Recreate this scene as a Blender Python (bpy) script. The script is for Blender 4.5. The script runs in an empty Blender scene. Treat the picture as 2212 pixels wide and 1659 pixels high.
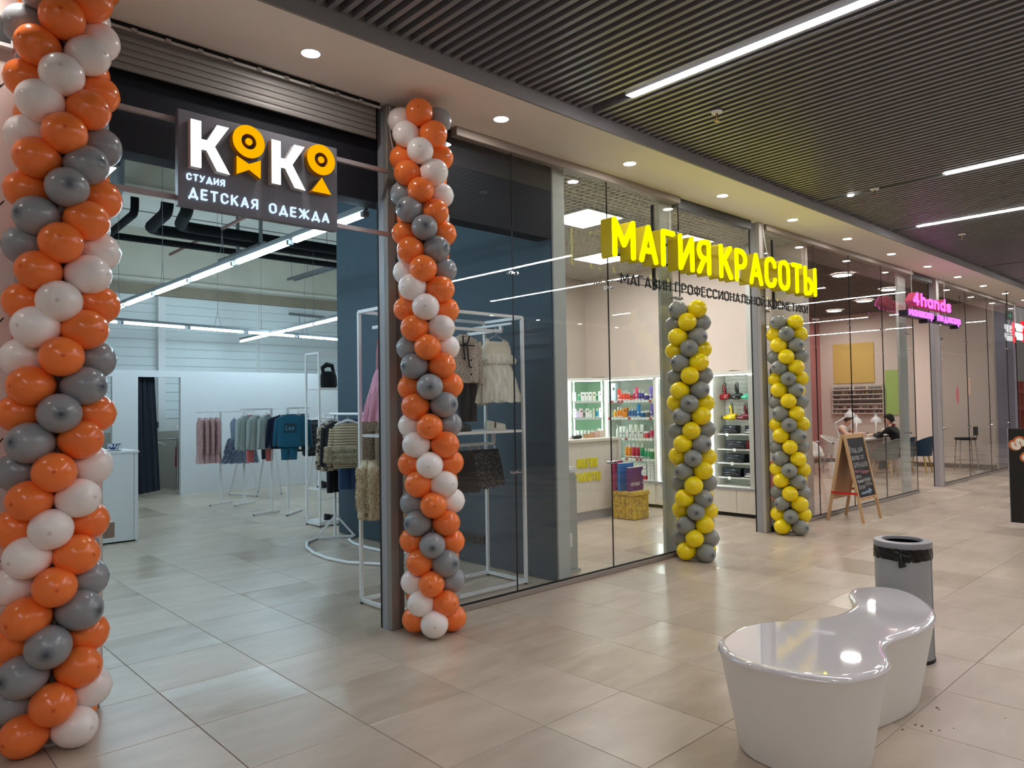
import bpy, bmesh, math, random
from mathutils import Vector, Matrix, Euler, Quaternion
from mathutils.noise import noise as mnoise
random.seed(7)
PI = math.pi
SC = bpy.context.scene
COL = SC.collection

def lin(c):
    c = c / 255.0
    return c / 12.92 if c <= 0.04045 else ((c + 0.055) / 1.055) ** 2.4
def S(r, g, b): return (lin(r), lin(g), lin(b), 1.0)

# ---------------------------------------------------------------- camera, world, exposure
CAM_H = 1.546
YAW, PITCH, ROLL, FPX = 0.821112668, 0.0301714012, -0.0160082979, 1581.32
fwd = Vector((math.cos(YAW) * math.cos(PITCH), math.sin(YAW) * math.cos(PITCH), math.sin(PITCH)))
rt = fwd.cross(Vector((0, 0, 1))).normalized(); up = rt.cross(fwd)
c_, s_ = math.cos(ROLL), math.sin(ROLL)
rt2 = c_ * rt + s_ * up; up2 = -s_ * rt + c_ * up
cam_d = bpy.data.cameras.new('camera'); cam = bpy.data.objects.new('camera', cam_d); COL.objects.link(cam)
cam.matrix_world = Matrix(((rt2.x, up2.x, -fwd.x, 0), (rt2.y, up2.y, -fwd.y, 0), (rt2.z, up2.z, -fwd.z, CAM_H), (0, 0, 0, 1)))
cam_d.sensor_fit = 'HORIZONTAL'; cam_d.sensor_width = 36.0; cam_d.lens = FPX / 2212 * 36.0
cam_d.clip_start = 0.05; cam_d.clip_end = 200
SC.camera = cam
w = bpy.data.worlds.new('world'); SC.world = w; w.use_nodes = True
w.node_tree.nodes['Background'].inputs[0].default_value = (1.0, 0.95, 0.9, 1)
w.node_tree.nodes['Background'].inputs[1].default_value = 0.18
SC.view_settings.view_transform = 'Standard'; SC.view_settings.look = 'None'
SC.view_settings.gamma = 1.0; SC.view_settings.use_curve_mapping = False
SC.view_settings.exposure = 0.0
try:
    SC.cycles.max_bounces = 10; SC.cycles.diffuse_bounces = 5; SC.cycles.glossy_bounces = 5
    SC.cycles.transparent_max_bounces = 16; SC.cycles.transmission_bounces = 6
    SC.cycles.use_denoising = True; SC.cycles.caustics_reflective = False; SC.cycles.caustics_refractive = False
    SC.cycles.sample_clamp_indirect = 6.0
except Exception:
    pass
# strengths of the place's lamps and the added ones (W/m2 per sr of each glowing face)
E_DOWN = 200.0; E_STRIP = 62.0; E_TUBE = 44.0; E_PANEL = 24.0; E_SHELF = 14.0; E_ROUND = 140.0
WARM = (1.0, 0.80, 0.66, 1); NEUT = (1.0, 0.945, 0.88, 1); COOL = (0.63, 0.86, 1.0, 1)

# ---------------------------------------------------------------- materials
MATS = {}
def pm(name, col, rough=0.5, metal=0.0, spec=0.5, vary=0.06, scale=6.0, bump=0.0, bscale=60.0, coat=0.0, emit=None, es=0.0, sub=0.0, alpha=1.0, rnd=0.0, stretch=None, sheen=0.0):
    if name in MATS: return MATS[name]
    m = bpy.data.materials.new(name); m.use_nodes = True
    nt = m.node_tree; N = nt.nodes; L = nt.links
    b = N['Principled BSDF']
    b.inputs['Roughness'].default_value = rough; b.inputs['Metallic'].default_value = metal
    b.inputs['Specular IOR Level'].default_value = spec; b.inputs['Coat Weight'].default_value = coat
    b.inputs['Coat Roughness'].default_value = 0.04
    b.inputs['Alpha'].default_value = alpha
    if sheen: b.inputs['Sheen Weight'].default_value = sheen
    if sub:
        b.inputs['Subsurface Weight'].default_value = sub; b.inputs['Subsurface Radius'].default_value = (0.03, 0.015, 0.01)
    tc = N.new('ShaderNodeTexCoord'); mp = N.new('ShaderNodeMapping'); nz = N.new('ShaderNodeTexNoise')
    if stretch: mp.inputs['Scale'].default_value = stretch
    L.new(tc.outputs['Object'], mp.inputs['Vector']); L.new(mp.outputs['Vector'], nz.inputs['Vector'])
    nz.inputs['Scale'].default_value = scale; nz.inputs['Detail'].default_value = 4
    mr = N.new('ShaderNodeMapRange'); mr.inputs['To Min'].default_value = 1 - vary; mr.inputs['To Max'].default_value = 1 + vary
    L.new(nz.outputs['Fac'], mr.inputs['Value'])
    hs = N.new('ShaderNodeHueSaturation'); hs.inputs['Color'].default_value = col
    if rnd:
        oi = N.new('ShaderNodeObjectInfo'); m2 = N.new('ShaderNodeMapRange'); m2.inputs['To Min'].default_value = 1 - rnd; m2.inputs['To Max'].default_value = 1 + rnd
        mu = N.new('ShaderNodeMath'); mu.operation = 'MULTIPLY'
        L.new(oi.outputs['Random'], m2.inputs['Value']); L.new(m2.outputs['Result'], mu.inputs[0]); L.new(mr.outputs['Result'], mu.inputs[1])
        L.new(mu.outputs[0], hs.inputs['Value'])
    else:
        L.new(mr.outputs['Result'], hs.inputs['Value'])
    L.new(hs.outputs['Color'], b.inputs['Base Color'])
    if bump:
        n2 = N.new('ShaderNodeTexNoise'); n2.inputs['Scale'].default_value = bscale; n2.inputs['Detail'].default_value = 3
        L.new(mp.outputs['Vector'], n2.inputs['Vector'])
        bp = N.new('ShaderNodeBump'); bp.inputs['Strength'].default_value = bump; bp.inputs['Distance'].default_value = 0.01
        L.new(n2.outputs['Fac'], bp.inputs['Height']); L.new(bp.outputs['Normal'], b.inputs['Normal'])
    if emit:
        b.inputs['Emission Color'].default_value = emit; b.inputs['Emission Strength'].default_value = es
    MATS[name] = m
    return m

def glow(name, col, strength):
    if name in MATS: return MATS[name]
    m = bpy.data.materials.new(name); m.use_nodes = True
    nt = m.node_tree; nt.nodes.clear()
    e = nt.nodes.new('ShaderNodeEmission'); o = nt.nodes.new('ShaderNodeOutputMaterial')
    e.inputs[0].default_value = col; e.inputs[1].default_value = strength
    nt.links.new(e.outputs[0], o.inputs[0]); MATS[name] = m
    return m

def glassmat(name, tint=(0.965, 0.978, 0.975, 1), boost=1.6, rough=0.0, wave=0.0):
    if name in MATS: return MATS[name]
    m = bpy.data.materials.new(name); m.use_nodes = True
    nt = m.node_tree; N = nt.nodes; L = nt.links; N.clear()
    o = N.new('ShaderNodeOutputMaterial'); mx = N.new('ShaderNodeMixShader'); t = N.new('ShaderNodeBsdfTransparent'); g = N.new('ShaderNodeBsdfGlossy')
    fr = N.new('ShaderNodeFresnel'); fr.inputs['IOR'].default_value = 1.5
    ge = N.new('ShaderNodeNewGeometry'); inv = N.new('ShaderNodeMath'); inv.operation = 'SUBTRACT'; inv.inputs[0].default_value = 1.0
    L.new(ge.outputs['Backfacing'], inv.inputs[1])
    mu = N.new('ShaderNodeMath'); mu.operation = 'MULTIPLY'; L.new(fr.outputs[0], mu.inputs[0]); L.new(inv.outputs[0], mu.inputs[1])
    m2 = N.new('ShaderNodeMath'); m2.operation = 'MULTIPLY'; m2.inputs[1].default_value = boost; m2.use_clamp = True
    L.new(mu.outputs[0], m2.inputs[0]); L.new(m2.outputs[0], mx.inputs[0])
    t.inputs[0].default_value = tint; g.inputs['Roughness'].default_value = rough
    if wave:
        tc = N.new('ShaderNodeTexCoord'); nz = N.new('ShaderNodeTexNoise'); nz.inputs['Scale'].default_value = 1.3
        bp = N.new('ShaderNodeBump'); bp.inputs['Strength'].default_value = wave; bp.inputs['Distance'].default_value = 0.02
        L.new(tc.outputs['Object'], nz.inputs['Vector']); L.new(nz.outputs['Fac'], bp.inputs['Height']); L.new(bp.outputs['Normal'], g.inputs['Normal'])
    L.new(t.outputs[0], mx.inputs[1]); L.new(g.outputs[0], mx.inputs[2]); L.new(mx.outputs[0], o.inputs[0])
    MATS[name] = m
    return m

# ---------------------------------------------------------------- mesh helpers
ROOTLOC = {}
class MB:
    def __init__(self): self.v = []; self.f = []
    def add(self, vs, fs):
        n = len(self.v); self.v += [tuple(p) for p in vs]; self.f += [tuple(i + n for i in q) for q in fs]; return self
    def box(self, x0, x1, y0, y1, z0, z1):
        return self.add([(x0, y0, z0), (x1, y0, z0), (x1, y1, z0), (x0, y1, z0), (x0, y0, z1), (x1, y0, z1), (x1, y1, z1), (x0, y1, z1)],
                        [(3, 2, 1, 0), (4, 5, 6, 7), (0, 1, 5, 4), (1, 2, 6, 5), (2, 3, 7, 6), (3, 0, 4, 7)])
    def frame(self, o, ux, uy, uz):
        o, ux, uy, uz = map(Vector, (o, ux, uy, uz)); p = []
        for c in (0, 1):
            for a, b in ((0, 0), (1, 0), (1, 1), (0, 1)): p.append(o + ux * a + uy * b + uz * c)
        return self.add(p, [(3, 2, 1, 0), (4, 5, 6, 7), (0, 1, 5, 4), (1, 2, 6, 5), (2, 3, 7, 6), (3, 0, 4, 7)])
    def bar(self, p, q, w, h=None):
        p, q = Vector(p), Vector(q); h = h or w; d = (q - p)
        a = Vector((0, 0, 1)) if abs(d.normalized().z) < 0.95 else Vector((1, 0, 0))
        u = d.cross(a).normalized(); v = u.cross(d).normalized()
        return self.frame(p - u * w / 2 - v * h / 2, u * w, v * h, d)
    def tube(self, path, r, n=8, closed=False, caps=True):
        P = [Vector(p) for p in path]; m = len(P); vs = []
        rr = r if isinstance(r, (list, tuple)) else [r] * m
        prev = None
        for i in range(m):
            if closed: d = P[(i + 1) % m] - P[i - 1]
            else: d = P[min(i + 1, m - 1)] - P[max(i - 1, 0)]
            if d.length < 1e-9: d = Vector((0, 0, 1))
            d.normalize()
            if prev is None:
                a = Vector((0, 0, 1)) if abs(d.z) < 0.9 else Vector((1, 0, 0))
                u = d.cross(a).normalized()
            else:
                u = (prev - d * prev.dot(d))
                if u.length < 1e-6: u = d.orthogonal()
                u.normalize()
            prev = u; v = d.cross(u)
            for k in range(n):
                t = 2 * PI * k / n; vs.append(P[i] + (u * math.cos(t) + v * math.sin(t)) * rr[i])
        fs = []
        for i in range(m if closed else m - 1):
            for k in range(n):
                a = i * n + k; b = i * n + (k + 1) % n; c = ((i + 1) % m) * n + (k + 1) % n; d = ((i + 1) % m) * n + k
                fs.append((a, b, c, d))
        if caps and not closed:
            fs.append(tuple(reversed(range(n)))); fs.append(tuple((m - 1) * n + k for k in range(n)))
        return self.add(vs, fs)
    def lathe(self, prof, n=16, o=(0, 0, 0), sx=1.0, sy=1.0, cap=True):
        vs = []; fs = []; m = len(prof)
        for r, z in prof:
            for k in range(n):
                t = 2 * PI * k / n; vs.append((o[0] + r * sx * math.cos(t), o[1] + r * sy * math.sin(t), o[2] + z))
        for i in range(m - 1):
            for k in range(n):
                fs.append((i * n + k, i * n + (k + 1) % n, (i + 1) * n + (k + 1) % n, (i + 1) * n + k))
        if cap:
            fs.append(tuple(reversed(range(n)))); fs.append(tuple((m - 1) * n + k for k in range(n)))
        return self.add(vs, fs)
    def cyl(self, p, q, r, n=12): return self.tube([p, q], r, n)
    def prism(self, poly, o, ux, uy, dv):
        o, ux, uy, dv = map(Vector, (o, ux, uy, dv)); n = len(poly)
        a = [o + ux * x + uy * y for x, y in poly]; b = [p + dv for p in a]
        return self.add(a + b, [tuple(range(n)), tuple(reversed(range(n, 2 * n)))] + [((i + 1) % n, i, n + i, n + (i + 1) % n) for i in range(n)])
    def grid(self, fn, nu, nv, cu=False):
        vs = [fn(i / (nu if cu else nu - 1), j / (nv - 1)) for j in range(nv) for i in range(nu)]
        fs = []
        for j in range(nv - 1):
            for i in range(nu if cu else nu - 1):
                k = (i + 1) % nu; fs.append((j * nu + i, j * nu + k, (j + 1) * nu + k, (j + 1) * nu + i))
        return self.add(vs, fs)
    def rings(self, rings, cap=True):
        n = len(rings[0]); vs = [p for r in rings for p in r]; fs = []
        for j in range(len(rings) - 1):
            for k in range(n): fs.append((j * n + k, j * n + (k + 1) % n, (j + 1) * n + (k + 1) % n, (j + 1) * n + k))
        if cap: fs.append(tuple(reversed(range(n)))); fs.append(tuple((len(rings) - 1) * n + k for k in range(n)))
        return self.add(vs, fs)
    def sphere(self, c, r, n=12, m=8, s=(1, 1, 1)):
        prof = [(math.sin(PI * j / m), -math.cos(PI * j / m)) for j in range(m + 1)]
        rings = [[(c[0] + r * s[0] * a * math.cos(2 * PI * k / n), c[1] + r * s[1] * a * math.sin(2 * PI * k / n), c[2] + r * s[2] * b) for k in range(n)] for a, b in prof]
        return self.rings(rings, cap=False)
    def mesh(self, name, mat, off=(0, 0, 0), bevel=0.0, smooth=False, seg=1):
        me = bpy.data.meshes.new(name); ox, oy, oz = off
        me.from_pydata([(x - ox, y - oy, z - oz) for x, y, z in self.v], [], self.f)
        bm = bmesh.new(); bm.from_mesh(me)
        if smooth: bmesh.ops.remove_doubles(bm, verts=bm.verts, dist=1e-5)
        bmesh.ops.recalc_face_normals(bm, faces=bm.faces)
        if bevel:
            bmesh.ops.bevel(bm, geom=[e for e in bm.edges if e.is_manifold and e.calc_face_angle(0) > 0.6], offset=bevel, segments=seg, affect='EDGES', clamp_overlap=True)
        bm.to_mesh(me); bm.free()
        me.materials.append(mat)
        if smooth:
            me.polygons.foreach_set('use_smooth', [True] * len(me.polygons))
            try: me.set_sharp_from_angle(angle=math.radians(40))
            except Exception: pass
        me.update()
        return me
    def build(self, name, mat, parent=None, bevel=0.0, smooth=False, origin=None, label=None, seg=1, structure=False):
        off = (0, 0, 0)
        if parent is not None: off = ROOTLOC.get(parent.name, (0, 0, 0))
        elif origin is not None: off = origin
        ob = bpy.data.objects.new(name, self.mesh(name, mat, off, bevel, smooth, seg)); COL.objects.link(ob)
        if parent is not None: ob.parent = parent
        else: ob.location = off
        ROOTLOC[ob.name] = off
        if label: ob['label'] = label
        if structure: ob['kind'] = 'structure'
        return ob

def thing(name, label, cat, loc=(0, 0, 0), group=None):
    o = bpy.data.objects.new(name, None); COL.objects.link(o); o.empty_display_size = 0.1
    o.location = loc; o['label'] = label; o['category'] = cat
    if group: o['group'] = group
    ROOTLOC[o.name] = tuple(loc)
    return o
def tag(o, label, cat, group=None):
    o['label'] = label; o['category'] = cat
    if group: o['group'] = group
    return o
def setting(name, loc=(0, 0, 0)):
    o = bpy.data.objects.new(name, None); COL.objects.link(o); o.location = loc; o['kind'] = 'structure'; ROOTLOC[o.name] = tuple(loc)
    return o
def copy_tree(o, loc, rotz=0.0, parent=None):
    c = o.copy(); COL.objects.link(c)
    if parent is None: c.location = loc; c.rotation_euler = (0, 0, rotz)
    else: c.parent = parent
    for ch in o.children: copy_tree(ch, None, 0, c)
    return c
def inst(name, me, parent, loc, rot=None, scale=None, label=None):
    o = bpy.data.objects.new(name, me); COL.objects.link(o); o.parent = parent
    if rot is not None:
        o.rotation_mode = 'QUATERNION'; o.rotation_quaternion = rot
    o.location = loc
    if scale: o.scale = scale
    if label: o['label'] = label
    return o
def spin(o, deg): o.rotation_euler = (0, 0, math.radians(deg)); return o
def lerp(a, b, t): return a + (b - a) * t
def N3(x, y, z): return mnoise(Vector((x, y, z)))

# ---------------------------------------------------------------- stroke lettering
def arc(cx, cy, rx, ry, a0, a1, n=8):
    return [(cx + rx * math.cos(math.radians(a0 + (a1 - a0) * i / n)), cy + ry * math.sin(math.radians(a0 + (a1 - a0) * i / n))) for i in range(n + 1)]
def oval(w, h0=0.0, h1=1.0):
    r = min(w / 2, (h1 - h0) / 2)
    return arc(w / 2, h1 - r, w / 2, r, 0, 180, 8) + arc(w / 2, h0 + r, w / 2, r, 180, 360, 8) + [(w, h1 - r)]
def bowl(w, y0, y1, rev=False):
    r = (y1 - y0) / 2
    p = [(0, y1), (w - min(r, w), y1)] + arc(w - min(r, w), (y0 + y1) / 2, min(r, w), r, 90, -90, 8) + [(0, y0)]
    return [(w - x, y) for x, y in p] if rev else p
G_ = {
 'А': (.6, [[(0, 0), (.3, 1), (.6, 0)], [(.1, .3), (.5, .3)]]), 'Б': (.5, [[(.45, 1), (0, 1), (0, 0)], bowl(.5, 0, .55)]),
 'В': (.5, [[(0, 0), (0, 1)], bowl(.44, .52, 1), bowl(.5, 0, .52)]), 'Г': (.45, [[(0, 0), (0, 1), (.45, 1)]]),
 'Д': (.68, [[(.08, 0.08), (.34, 1), (.6, .08)], [(0, -.12), (0, .08), (.68, .08), (.68, -.12)]]),
 'Е': (.45, [[(.45, 1), (0, 1), (0, 0), (.45, 0)], [(0, .52), (.4, .52)]]),
 'Ж': (.9, [[(.45, 0), (.45, 1)], [(0, 1), (.4, .5), (0, 0)], [(.9, 1), (.5, .5), (.9, 0)]]),
 'З': (.45, [[(0, 1), (.2, 1)] + arc(.2, .77, .23, .23, 90, -90, 6) + [(.1, .54)], [(.1, .54), (.2, .54)] + arc(.2, .27, .25, .27, 90, -90, 6) + [(0, 0)]]),
 'И': (.55, [[(0, 1), (0, 0), (.55, 1), (.55, 0)]]), 'Й': (.55, [[(0, 1), (0, 0), (.55, 1), (.55, 0)], [(.15, 1.2), (.27, 1.13), (.4, 1.2)]]),
 'К': (.52, [[(0, 0), (0, 1)], [(.5, 1), (.03, .42)], [(.17, .58), (.52, 0)]]),
 'Л': (.58, [[(0, 0), (.1, .1), (.15, 1), (.58, 1), (.58, 0)]]), 'М': (.72, [[(0, 0), (0, 1), (.36, .33), (.72, 1), (.72, 0)]]),
 'Н': (.52, [[(0, 0), (0, 1)], [(.52, 0), (.52, 1)], [(0, .5), (.52, .5)]]), 'О': (.56, [oval(.56)]),
 'П': (.52, [[(0, 0), (0, 1), (.52, 1), (.52, 0)]]), 'Р': (.5, [[(0, 0), (0, 1)], bowl(.5, .44, 1)]),
 'С': (.54, [arc(.27, .73, .27, .27, 5, 180, 8) + arc(.27, .27, .27, .27, 180, 355, 8)]),
 'Т': (.54, [[(0, 1), (.54, 1)], [(.27, 1), (.27, 0)]]), 'У': (.54, [[(0, 1), (.28, .38)], [(.54, 1), (.2, .08), (.1, 0), (.02, 0)]]),
 'Ф': (.7, [[(.35, -.05), (.35, 1.05)], [(x, y) for x, y in oval(.7, .2, .85)]]), 'Ы': (.72, [[(0, 1), (0, 0)], bowl(.46, 0, .56), [(.72, 0), (.72, 1)]]),
 'Ь': (.48, [[(0, 1), (0, 0)], bowl(.48, 0, .56)]), 'Я': (.5, [[(.5, 0), (.5, 1)], bowl(.5, .44, 1, True), [(.26, .44), (0, 0)]]),
 'Ч': (.5, [[(0, 1), (0, .62)] + arc(.2, .62, .2, .2, 180, 270, 4) + [(.5, .42)], [(.5, 1), (.5, 0)]]),
 '4': (.55, [[(.42, 0), (.42, 1), (0, .28), (.55, .28)]]),
 'h': (.48, [[(0, 0), (0, 1)], [(0, .4)] + arc(.24, .42, .24, .26, 180, 0, 6) + [(.48, 0)]]),
 'a': (.48, [oval(.48, 0, .66), [(.48, .66), (.48, 0)]]), 'n': (.46, [[(0, 0), (0, .66)], [(0, .4)] + arc(.23, .42, .23, .24, 180, 0, 6) + [(.46, 0)]]),
 'd': (.48, [oval(.48, 0, .66), [(.48, 1), (.48, 0)]]),
 's': (.42, [arc(.21, .5, .21, .16, 20, 200, 6) + [(.1, .36), (.32, .3)] + arc(.21, .16, .21, .16, 20, -160, 6)]),
 't': (.3, [[(.13, .95), (.13, .12), (.2, 0), (.3, 0)], [(0, .66), (.3, .66)]]), 'r': (.3, [[(0, 0), (0, .66)], [(0, .4), (.1, .62), (.3, .66)]]),
 'S': (.5, [arc(.25, .75, .25, .25, 20, 220, 8) + [(.25, .5)] + arc(.25, .25, .25, .25, 40, -160, 8)]),
 'e': (.46, [[(0, .35), (.46, .35)] + arc(.23, .33, .23, .33, 0, 320, 10)]), 'l': (.1, [[(.05, 0), (.05, 1)]]), 'i': (.1, [[(.05, 0), (.05, .62)], [(.05, .85), (.05, .9)]]),
 'o': (.46, [oval(.46, 0, .66)]), 'g': (.46, [oval(.46, 0, .66), [(.46, .66), (.46, -.2), (.3, -.32), (.05, -.25)]]),
 'x': (.44, [[(0, 0), (.44, .66)], [(0, .66), (.44, 0)]]), 'v': (.44, [[(0, .66), (.22, 0), (.44, .66)]]), 'u': (.44, [[(0, .66), (0, .2)] + arc(.22, .22, .22, .22, 180, 360, 6) + [(.44, .66)], [(.44, .66), (.44, 0)]]),
 'L': (.42, [[(0, 1), (0, 0), (.42, 0)]]), 'M': (.72, [[(0, 0), (0, 1), (.36, .33), (.72, 1), (.72, 0)]]), 'Y': (.56, [[(0, 1), (.28, .45), (.56, 1)], [(.28, .45), (.28, 0)]]),
 'P': (.5, [[(0, 0), (0, 1)], bowl(.5, .44, 1)]), 'O': (.56, [oval(.56)]), 'I': (.08, [[(.04, 0), (.04, 1)]]), 'N': (.54, [[(0, 0), (0, 1), (.54, 0), (.54, 1)]]), 'T': (.54, [[(0, 1), (.54, 1)], [(.27, 1), (.27, 0)]]),
 'E': (.45, [[(.45, 1), (0, 1), (0, 0), (.45, 0)], [(0, .52), (.4, .52)]]), 'F': (.45, [[(.45, 1), (0, 1), (0, 0)], [(0, .5), (.38, .5)]]), 'A': (.6, [[(0, 0), (.3, 1), (.6, 0)], [(.1, .3), (.5, .3)]]),
 'C': (.54, [arc(.27, .73, .27, .27, 5, 180, 8) + arc(.27, .27, .27, .27, 180, 355, 8)]), 'D': (.54, [[(0, 0), (0, 1)], [(0, 1), (.2, 1)] + arc(.2, .5, .34, .5, 90, -90, 8) + [(0, 0)]]),
 'G': (.56, [arc(.28, .73, .28, .27, 10, 180, 8) + arc(.28, .27, .28, .27, 180, 360, 8) + [(.56, .45), (.34, .45)]]),
 'Z': (.5, [[(0, 1), (.5, 1), (0, 0), (.5, 0)]]), 'R': (.5, [[(0, 0), (0, 1)], bowl(.5, .44, 1), [(.24, .44), (.5, 0)]]), 'K': (.52, [[(0, 0), (0, 1)], [(.5, 1), (.03, .42)], [(.17, .58), (.52, 0)]]),
 'м': (.6, [[(0, 0), (0, .66), (.3, .2), (.6, .66), (.6, 0)]]), 'а': (.48, [oval(.48, 0, .66), [(.48, .66), (.48, 0)]]), 'н': (.44, [[(0, 0), (0, .66)], [(.44, 0), (.44, .66)], [(0, .35), (.44, .35)]]),
 'и': (.44, [[(0, .66), (0, 0), (.44, .66), (.44, 0)]]), 'к': (.42, [[(0, 0), (0, .66)], [(.42, .66), (.03, .3)], [(.15, .4), (.42, 0)]]),
 'ю': (.68, [[(0, 0), (0, .66)], [(0, .33), (.25, .33)], [(x + .25, y) for x, y in oval(.43, 0, .66)]]), 'р': (.46, [[(0, -.3), (0, .66)], oval(.46, 0, .66)]),
 'п': (.44, [[(0, 0), (0, .66), (.44, .66), (.44, 0)]]), 'е': (.46, [[(0, .35), (.46, .35)] + arc(.23, .33, .23, .33, 0, 320, 10)]),
 'д': (.52, [[(.08, .06), (.26, .66), (.44, .06)], [(0, -.16), (0, .06), (.52, .06), (.52, -.16)]]), 'х': (.44, [[(0, 0), (.44, .66)], [(0, .66), (.44, 0)]]), 'о': (.46, [oval(.46, 0, .66)]),
 'л': (.46, [[(0, 0), (.1, .1), (.14, .66), (.46, .66), (.46, 0)]]), 'я': (.44, [[(.44, 0), (.44, .66)], bowl(.44, .28, .66, True), [(.24, .28), (0, 0)]]), 'в': (.42, [[(0, 0), (0, .66)], bowl(.36, .36, .66), bowl(.42, 0, .36)]),
 'с': (.44, [arc(.22, .33, .22, .33, 40, 320, 10)]), 'т': (.44, [[(0, .66), (.44, .66)], [(.22, .66), (.22, 0)]]), 'у': (.44, [[(0, .66), (.22, .1)], [(.44, .66), (.12, -.3)]]),
 '-': (.3, [[(0, .4), (.3, .4)]]), '.': (.1, [[(.03, 0), (.07, 0)]]),
}
def stroke_mb(mb, lines, o, ux, uy, nv, sx, sy, t, depth, rounded, x0):
    """each stroke becomes a solid bar; round joins and ends"""
    o = Vector(o); ux = Vector(ux); uy = Vector(uy); nv = Vector(nv); cnt = [0]; eps = min(4e-5, depth * .03)
    def put(poly):                                      # no two pieces share a plane
        cnt[0] += 1; e = eps * cnt[0]; mb.prism(poly, o - nv * e, ux, uy, nv * (depth + 2 * e))
    for pl in lines:
        q = [Vector((x0 + x * sx, y * sy)) for x, y in pl]
        for i in range(len(q) - 1):
            d = q[i + 1] - q[i]
            if d.length < 1e-6: continue
            d.normalize(); n = Vector((-d.y, d.x)) * t / 2
            a, b = q[i].copy(), q[i + 1].copy()
            poly = [a + n, a - n, b - n, b + n]
            put([(p.x, p.y) for p in poly])
        for i in range(len(q)):
            end = i in (0, len(q) - 1)
            if end and not rounded: continue
            m = 12 if end else 10
            put([(q[i].x + t / 2 * math.cos(-2 * PI * k / m), q[i].y + t / 2 * math.sin(-2 * PI * k / m)) for k in range(m)])
def write(text, o, ux, uy, nv, h, t, depth, mat, parent, width=None, gap=0.16, space=0.4, rounded=True, wx=1.0, name='letter', joined=False):
    """letters of cap height h; baseline starts at o; stroke width t; total width can be forced"""
    hh = h - t; tot = 0.0; cells = []
    for ch in text:
        if ch == ' ': tot += space * hh; continue
        wd, ls = G_[ch]; cells.append((tot, ls)); tot += wd * hh * wx + t + gap * hh
    tot -= gap * hh
    k = (width / tot) if width else 1.0
    out = []; J = MB()
    for x, ls in cells:
        mb = J if joined else MB()
        stroke_mb(mb, ls, Vector(o) + Vector(uy) * (t / 2), ux, uy, nv, hh * wx * k, hh, t, depth, rounded, x * k + t / 2)
        if not joined: out.append(mb.build(name, mat, parent))
    if joined: out.append(J.build(name, mat, parent))
    return out
ordn = ['first', 'second', 'third', 'fourth', 'fifth', 'sixth', 'seventh', 'eighth', 'ninth', 'tenth', 'eleventh', 'twelfth', 'thirteenth', 'fourteenth', 'fifteenth', 'sixteenth', 'seventeenth', 'eighteenth', 'nineteenth', 'twentieth']
# ================================================================= SETTING
def tile_mat():
    m = bpy.data.materials.new('floor tile'); m.use_nodes = True; nt = m.node_tree; N = nt.nodes; L = nt.links; b = N['Principled BSDF']
    ge = N.new('ShaderNodeNewGeometry'); oi = N.new('ShaderNodeObjectInfo')
    mp = N.new('ShaderNodeMapping'); mp.inputs['Scale'].default_value = (1.0, 2.6, 1)
    L.new(ge.outputs['Position'], mp.inputs['Vector'])
    n1 = N.new('ShaderNodeTexNoise'); n1.inputs['Scale'].default_value = 2.0; n1.inputs['Detail'].default_value = 6; n1.inputs['Roughness'].default_value = 0.55; n1.inputs['Distortion'].default_value = 0.3
    L.new(mp.outputs[0], n1.inputs['Vector'])
    cr = N.new('ShaderNodeValToRGB'); e = cr.color_ramp.elements
    e[0].position = 0.3; e[0].color = S(177, 160, 143); e[1].position = 0.72; e[1].color = S(198, 182, 165)
    L.new(n1.outputs['Fac'], cr.inputs[0])
    wn = N.new('ShaderNodeTexWhiteNoise'); wn.noise_dimensions = '2D'
    sn = N.new('ShaderNodeVectorMath'); sn.operation = 'SNAP'; sn.inputs[1].default_value = (0.6, 0.6, 0.6)
    ad = N.new('ShaderNodeVectorMath'); ad.inputs[1].default_value = (-0.137, -0.137, 0)
    L.new(ge.outputs['Position'], ad.inputs[0]); L.new(ad.outputs[0], sn.inputs[0]); L.new(sn.outputs[0], wn.inputs[0])
    hs = N.new('ShaderNodeHueSaturation'); mr = N.new('ShaderNodeMapRange'); mr.inputs['To Min'].default_value = 0.90; mr.inputs['To Max'].default_value = 1.07
    L.new(wn.outputs[0], mr.inputs[0]); L.new(mr.outputs[0], hs.inputs['Value']); L.new(cr.outputs[0], hs.inputs['Color'])
    L.new(hs.outputs[0], b.inputs['Base Color'])
    # the polish differs from tile to tile
    s2 = N.new('ShaderNodeVectorMath'); s2.inputs[1].default_value = (31.7, 11.3, 0); L.new(sn.outputs[0], s2.inputs[0]); w2 = N.new('ShaderNodeTexWhiteNoise'); w2.noise_dimensions = '2D'; L.new(s2.outputs[0], w2.inputs[0])
    cr2 = N.new('ShaderNodeValToRGB'); el = cr2.color_ramp.elements; el[0].position = .0; el[0].color = (.20, .20, .20, 1); el[1].position = .22; el[1].color = (.30, .30, .30, 1); k2 = el.new(1.0); k2.color = (.36, .36, .36, 1); cr2.color_ramp.interpolation = 'CONSTANT'
    L.new(w2.outputs[0], cr2.inputs[0]); L.new(cr2.outputs[0], b.inputs['Roughness'])
    b.inputs['Specular IOR Level'].default_value = 0.5
    return m
M_TILE = tile_mat()
M_GROUT = pm('grout', S(105, 96, 88), 0.9)
M_PLASTER = pm('soffit plaster', S(236, 231, 225), 0.9, vary=0.03, scale=3)
M_FASCIA = pm('fascia grey', S(138, 135, 136), 0.6, vary=0.02)
M_SLAT = pm('ceiling slat', S(122, 124, 130), 0.34, 0.0, 0.6, vary=0.03)
M_BLACK = pm('plenum black', S(14, 14, 15), 0.9, vary=0.1)
M_GLASS = glassmat('shop glass')
M_GLASS2 = glassmat('shop glass wavy', (0.965, 0.972, 0.962, 1), 1.7, wave=0.012)
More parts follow.
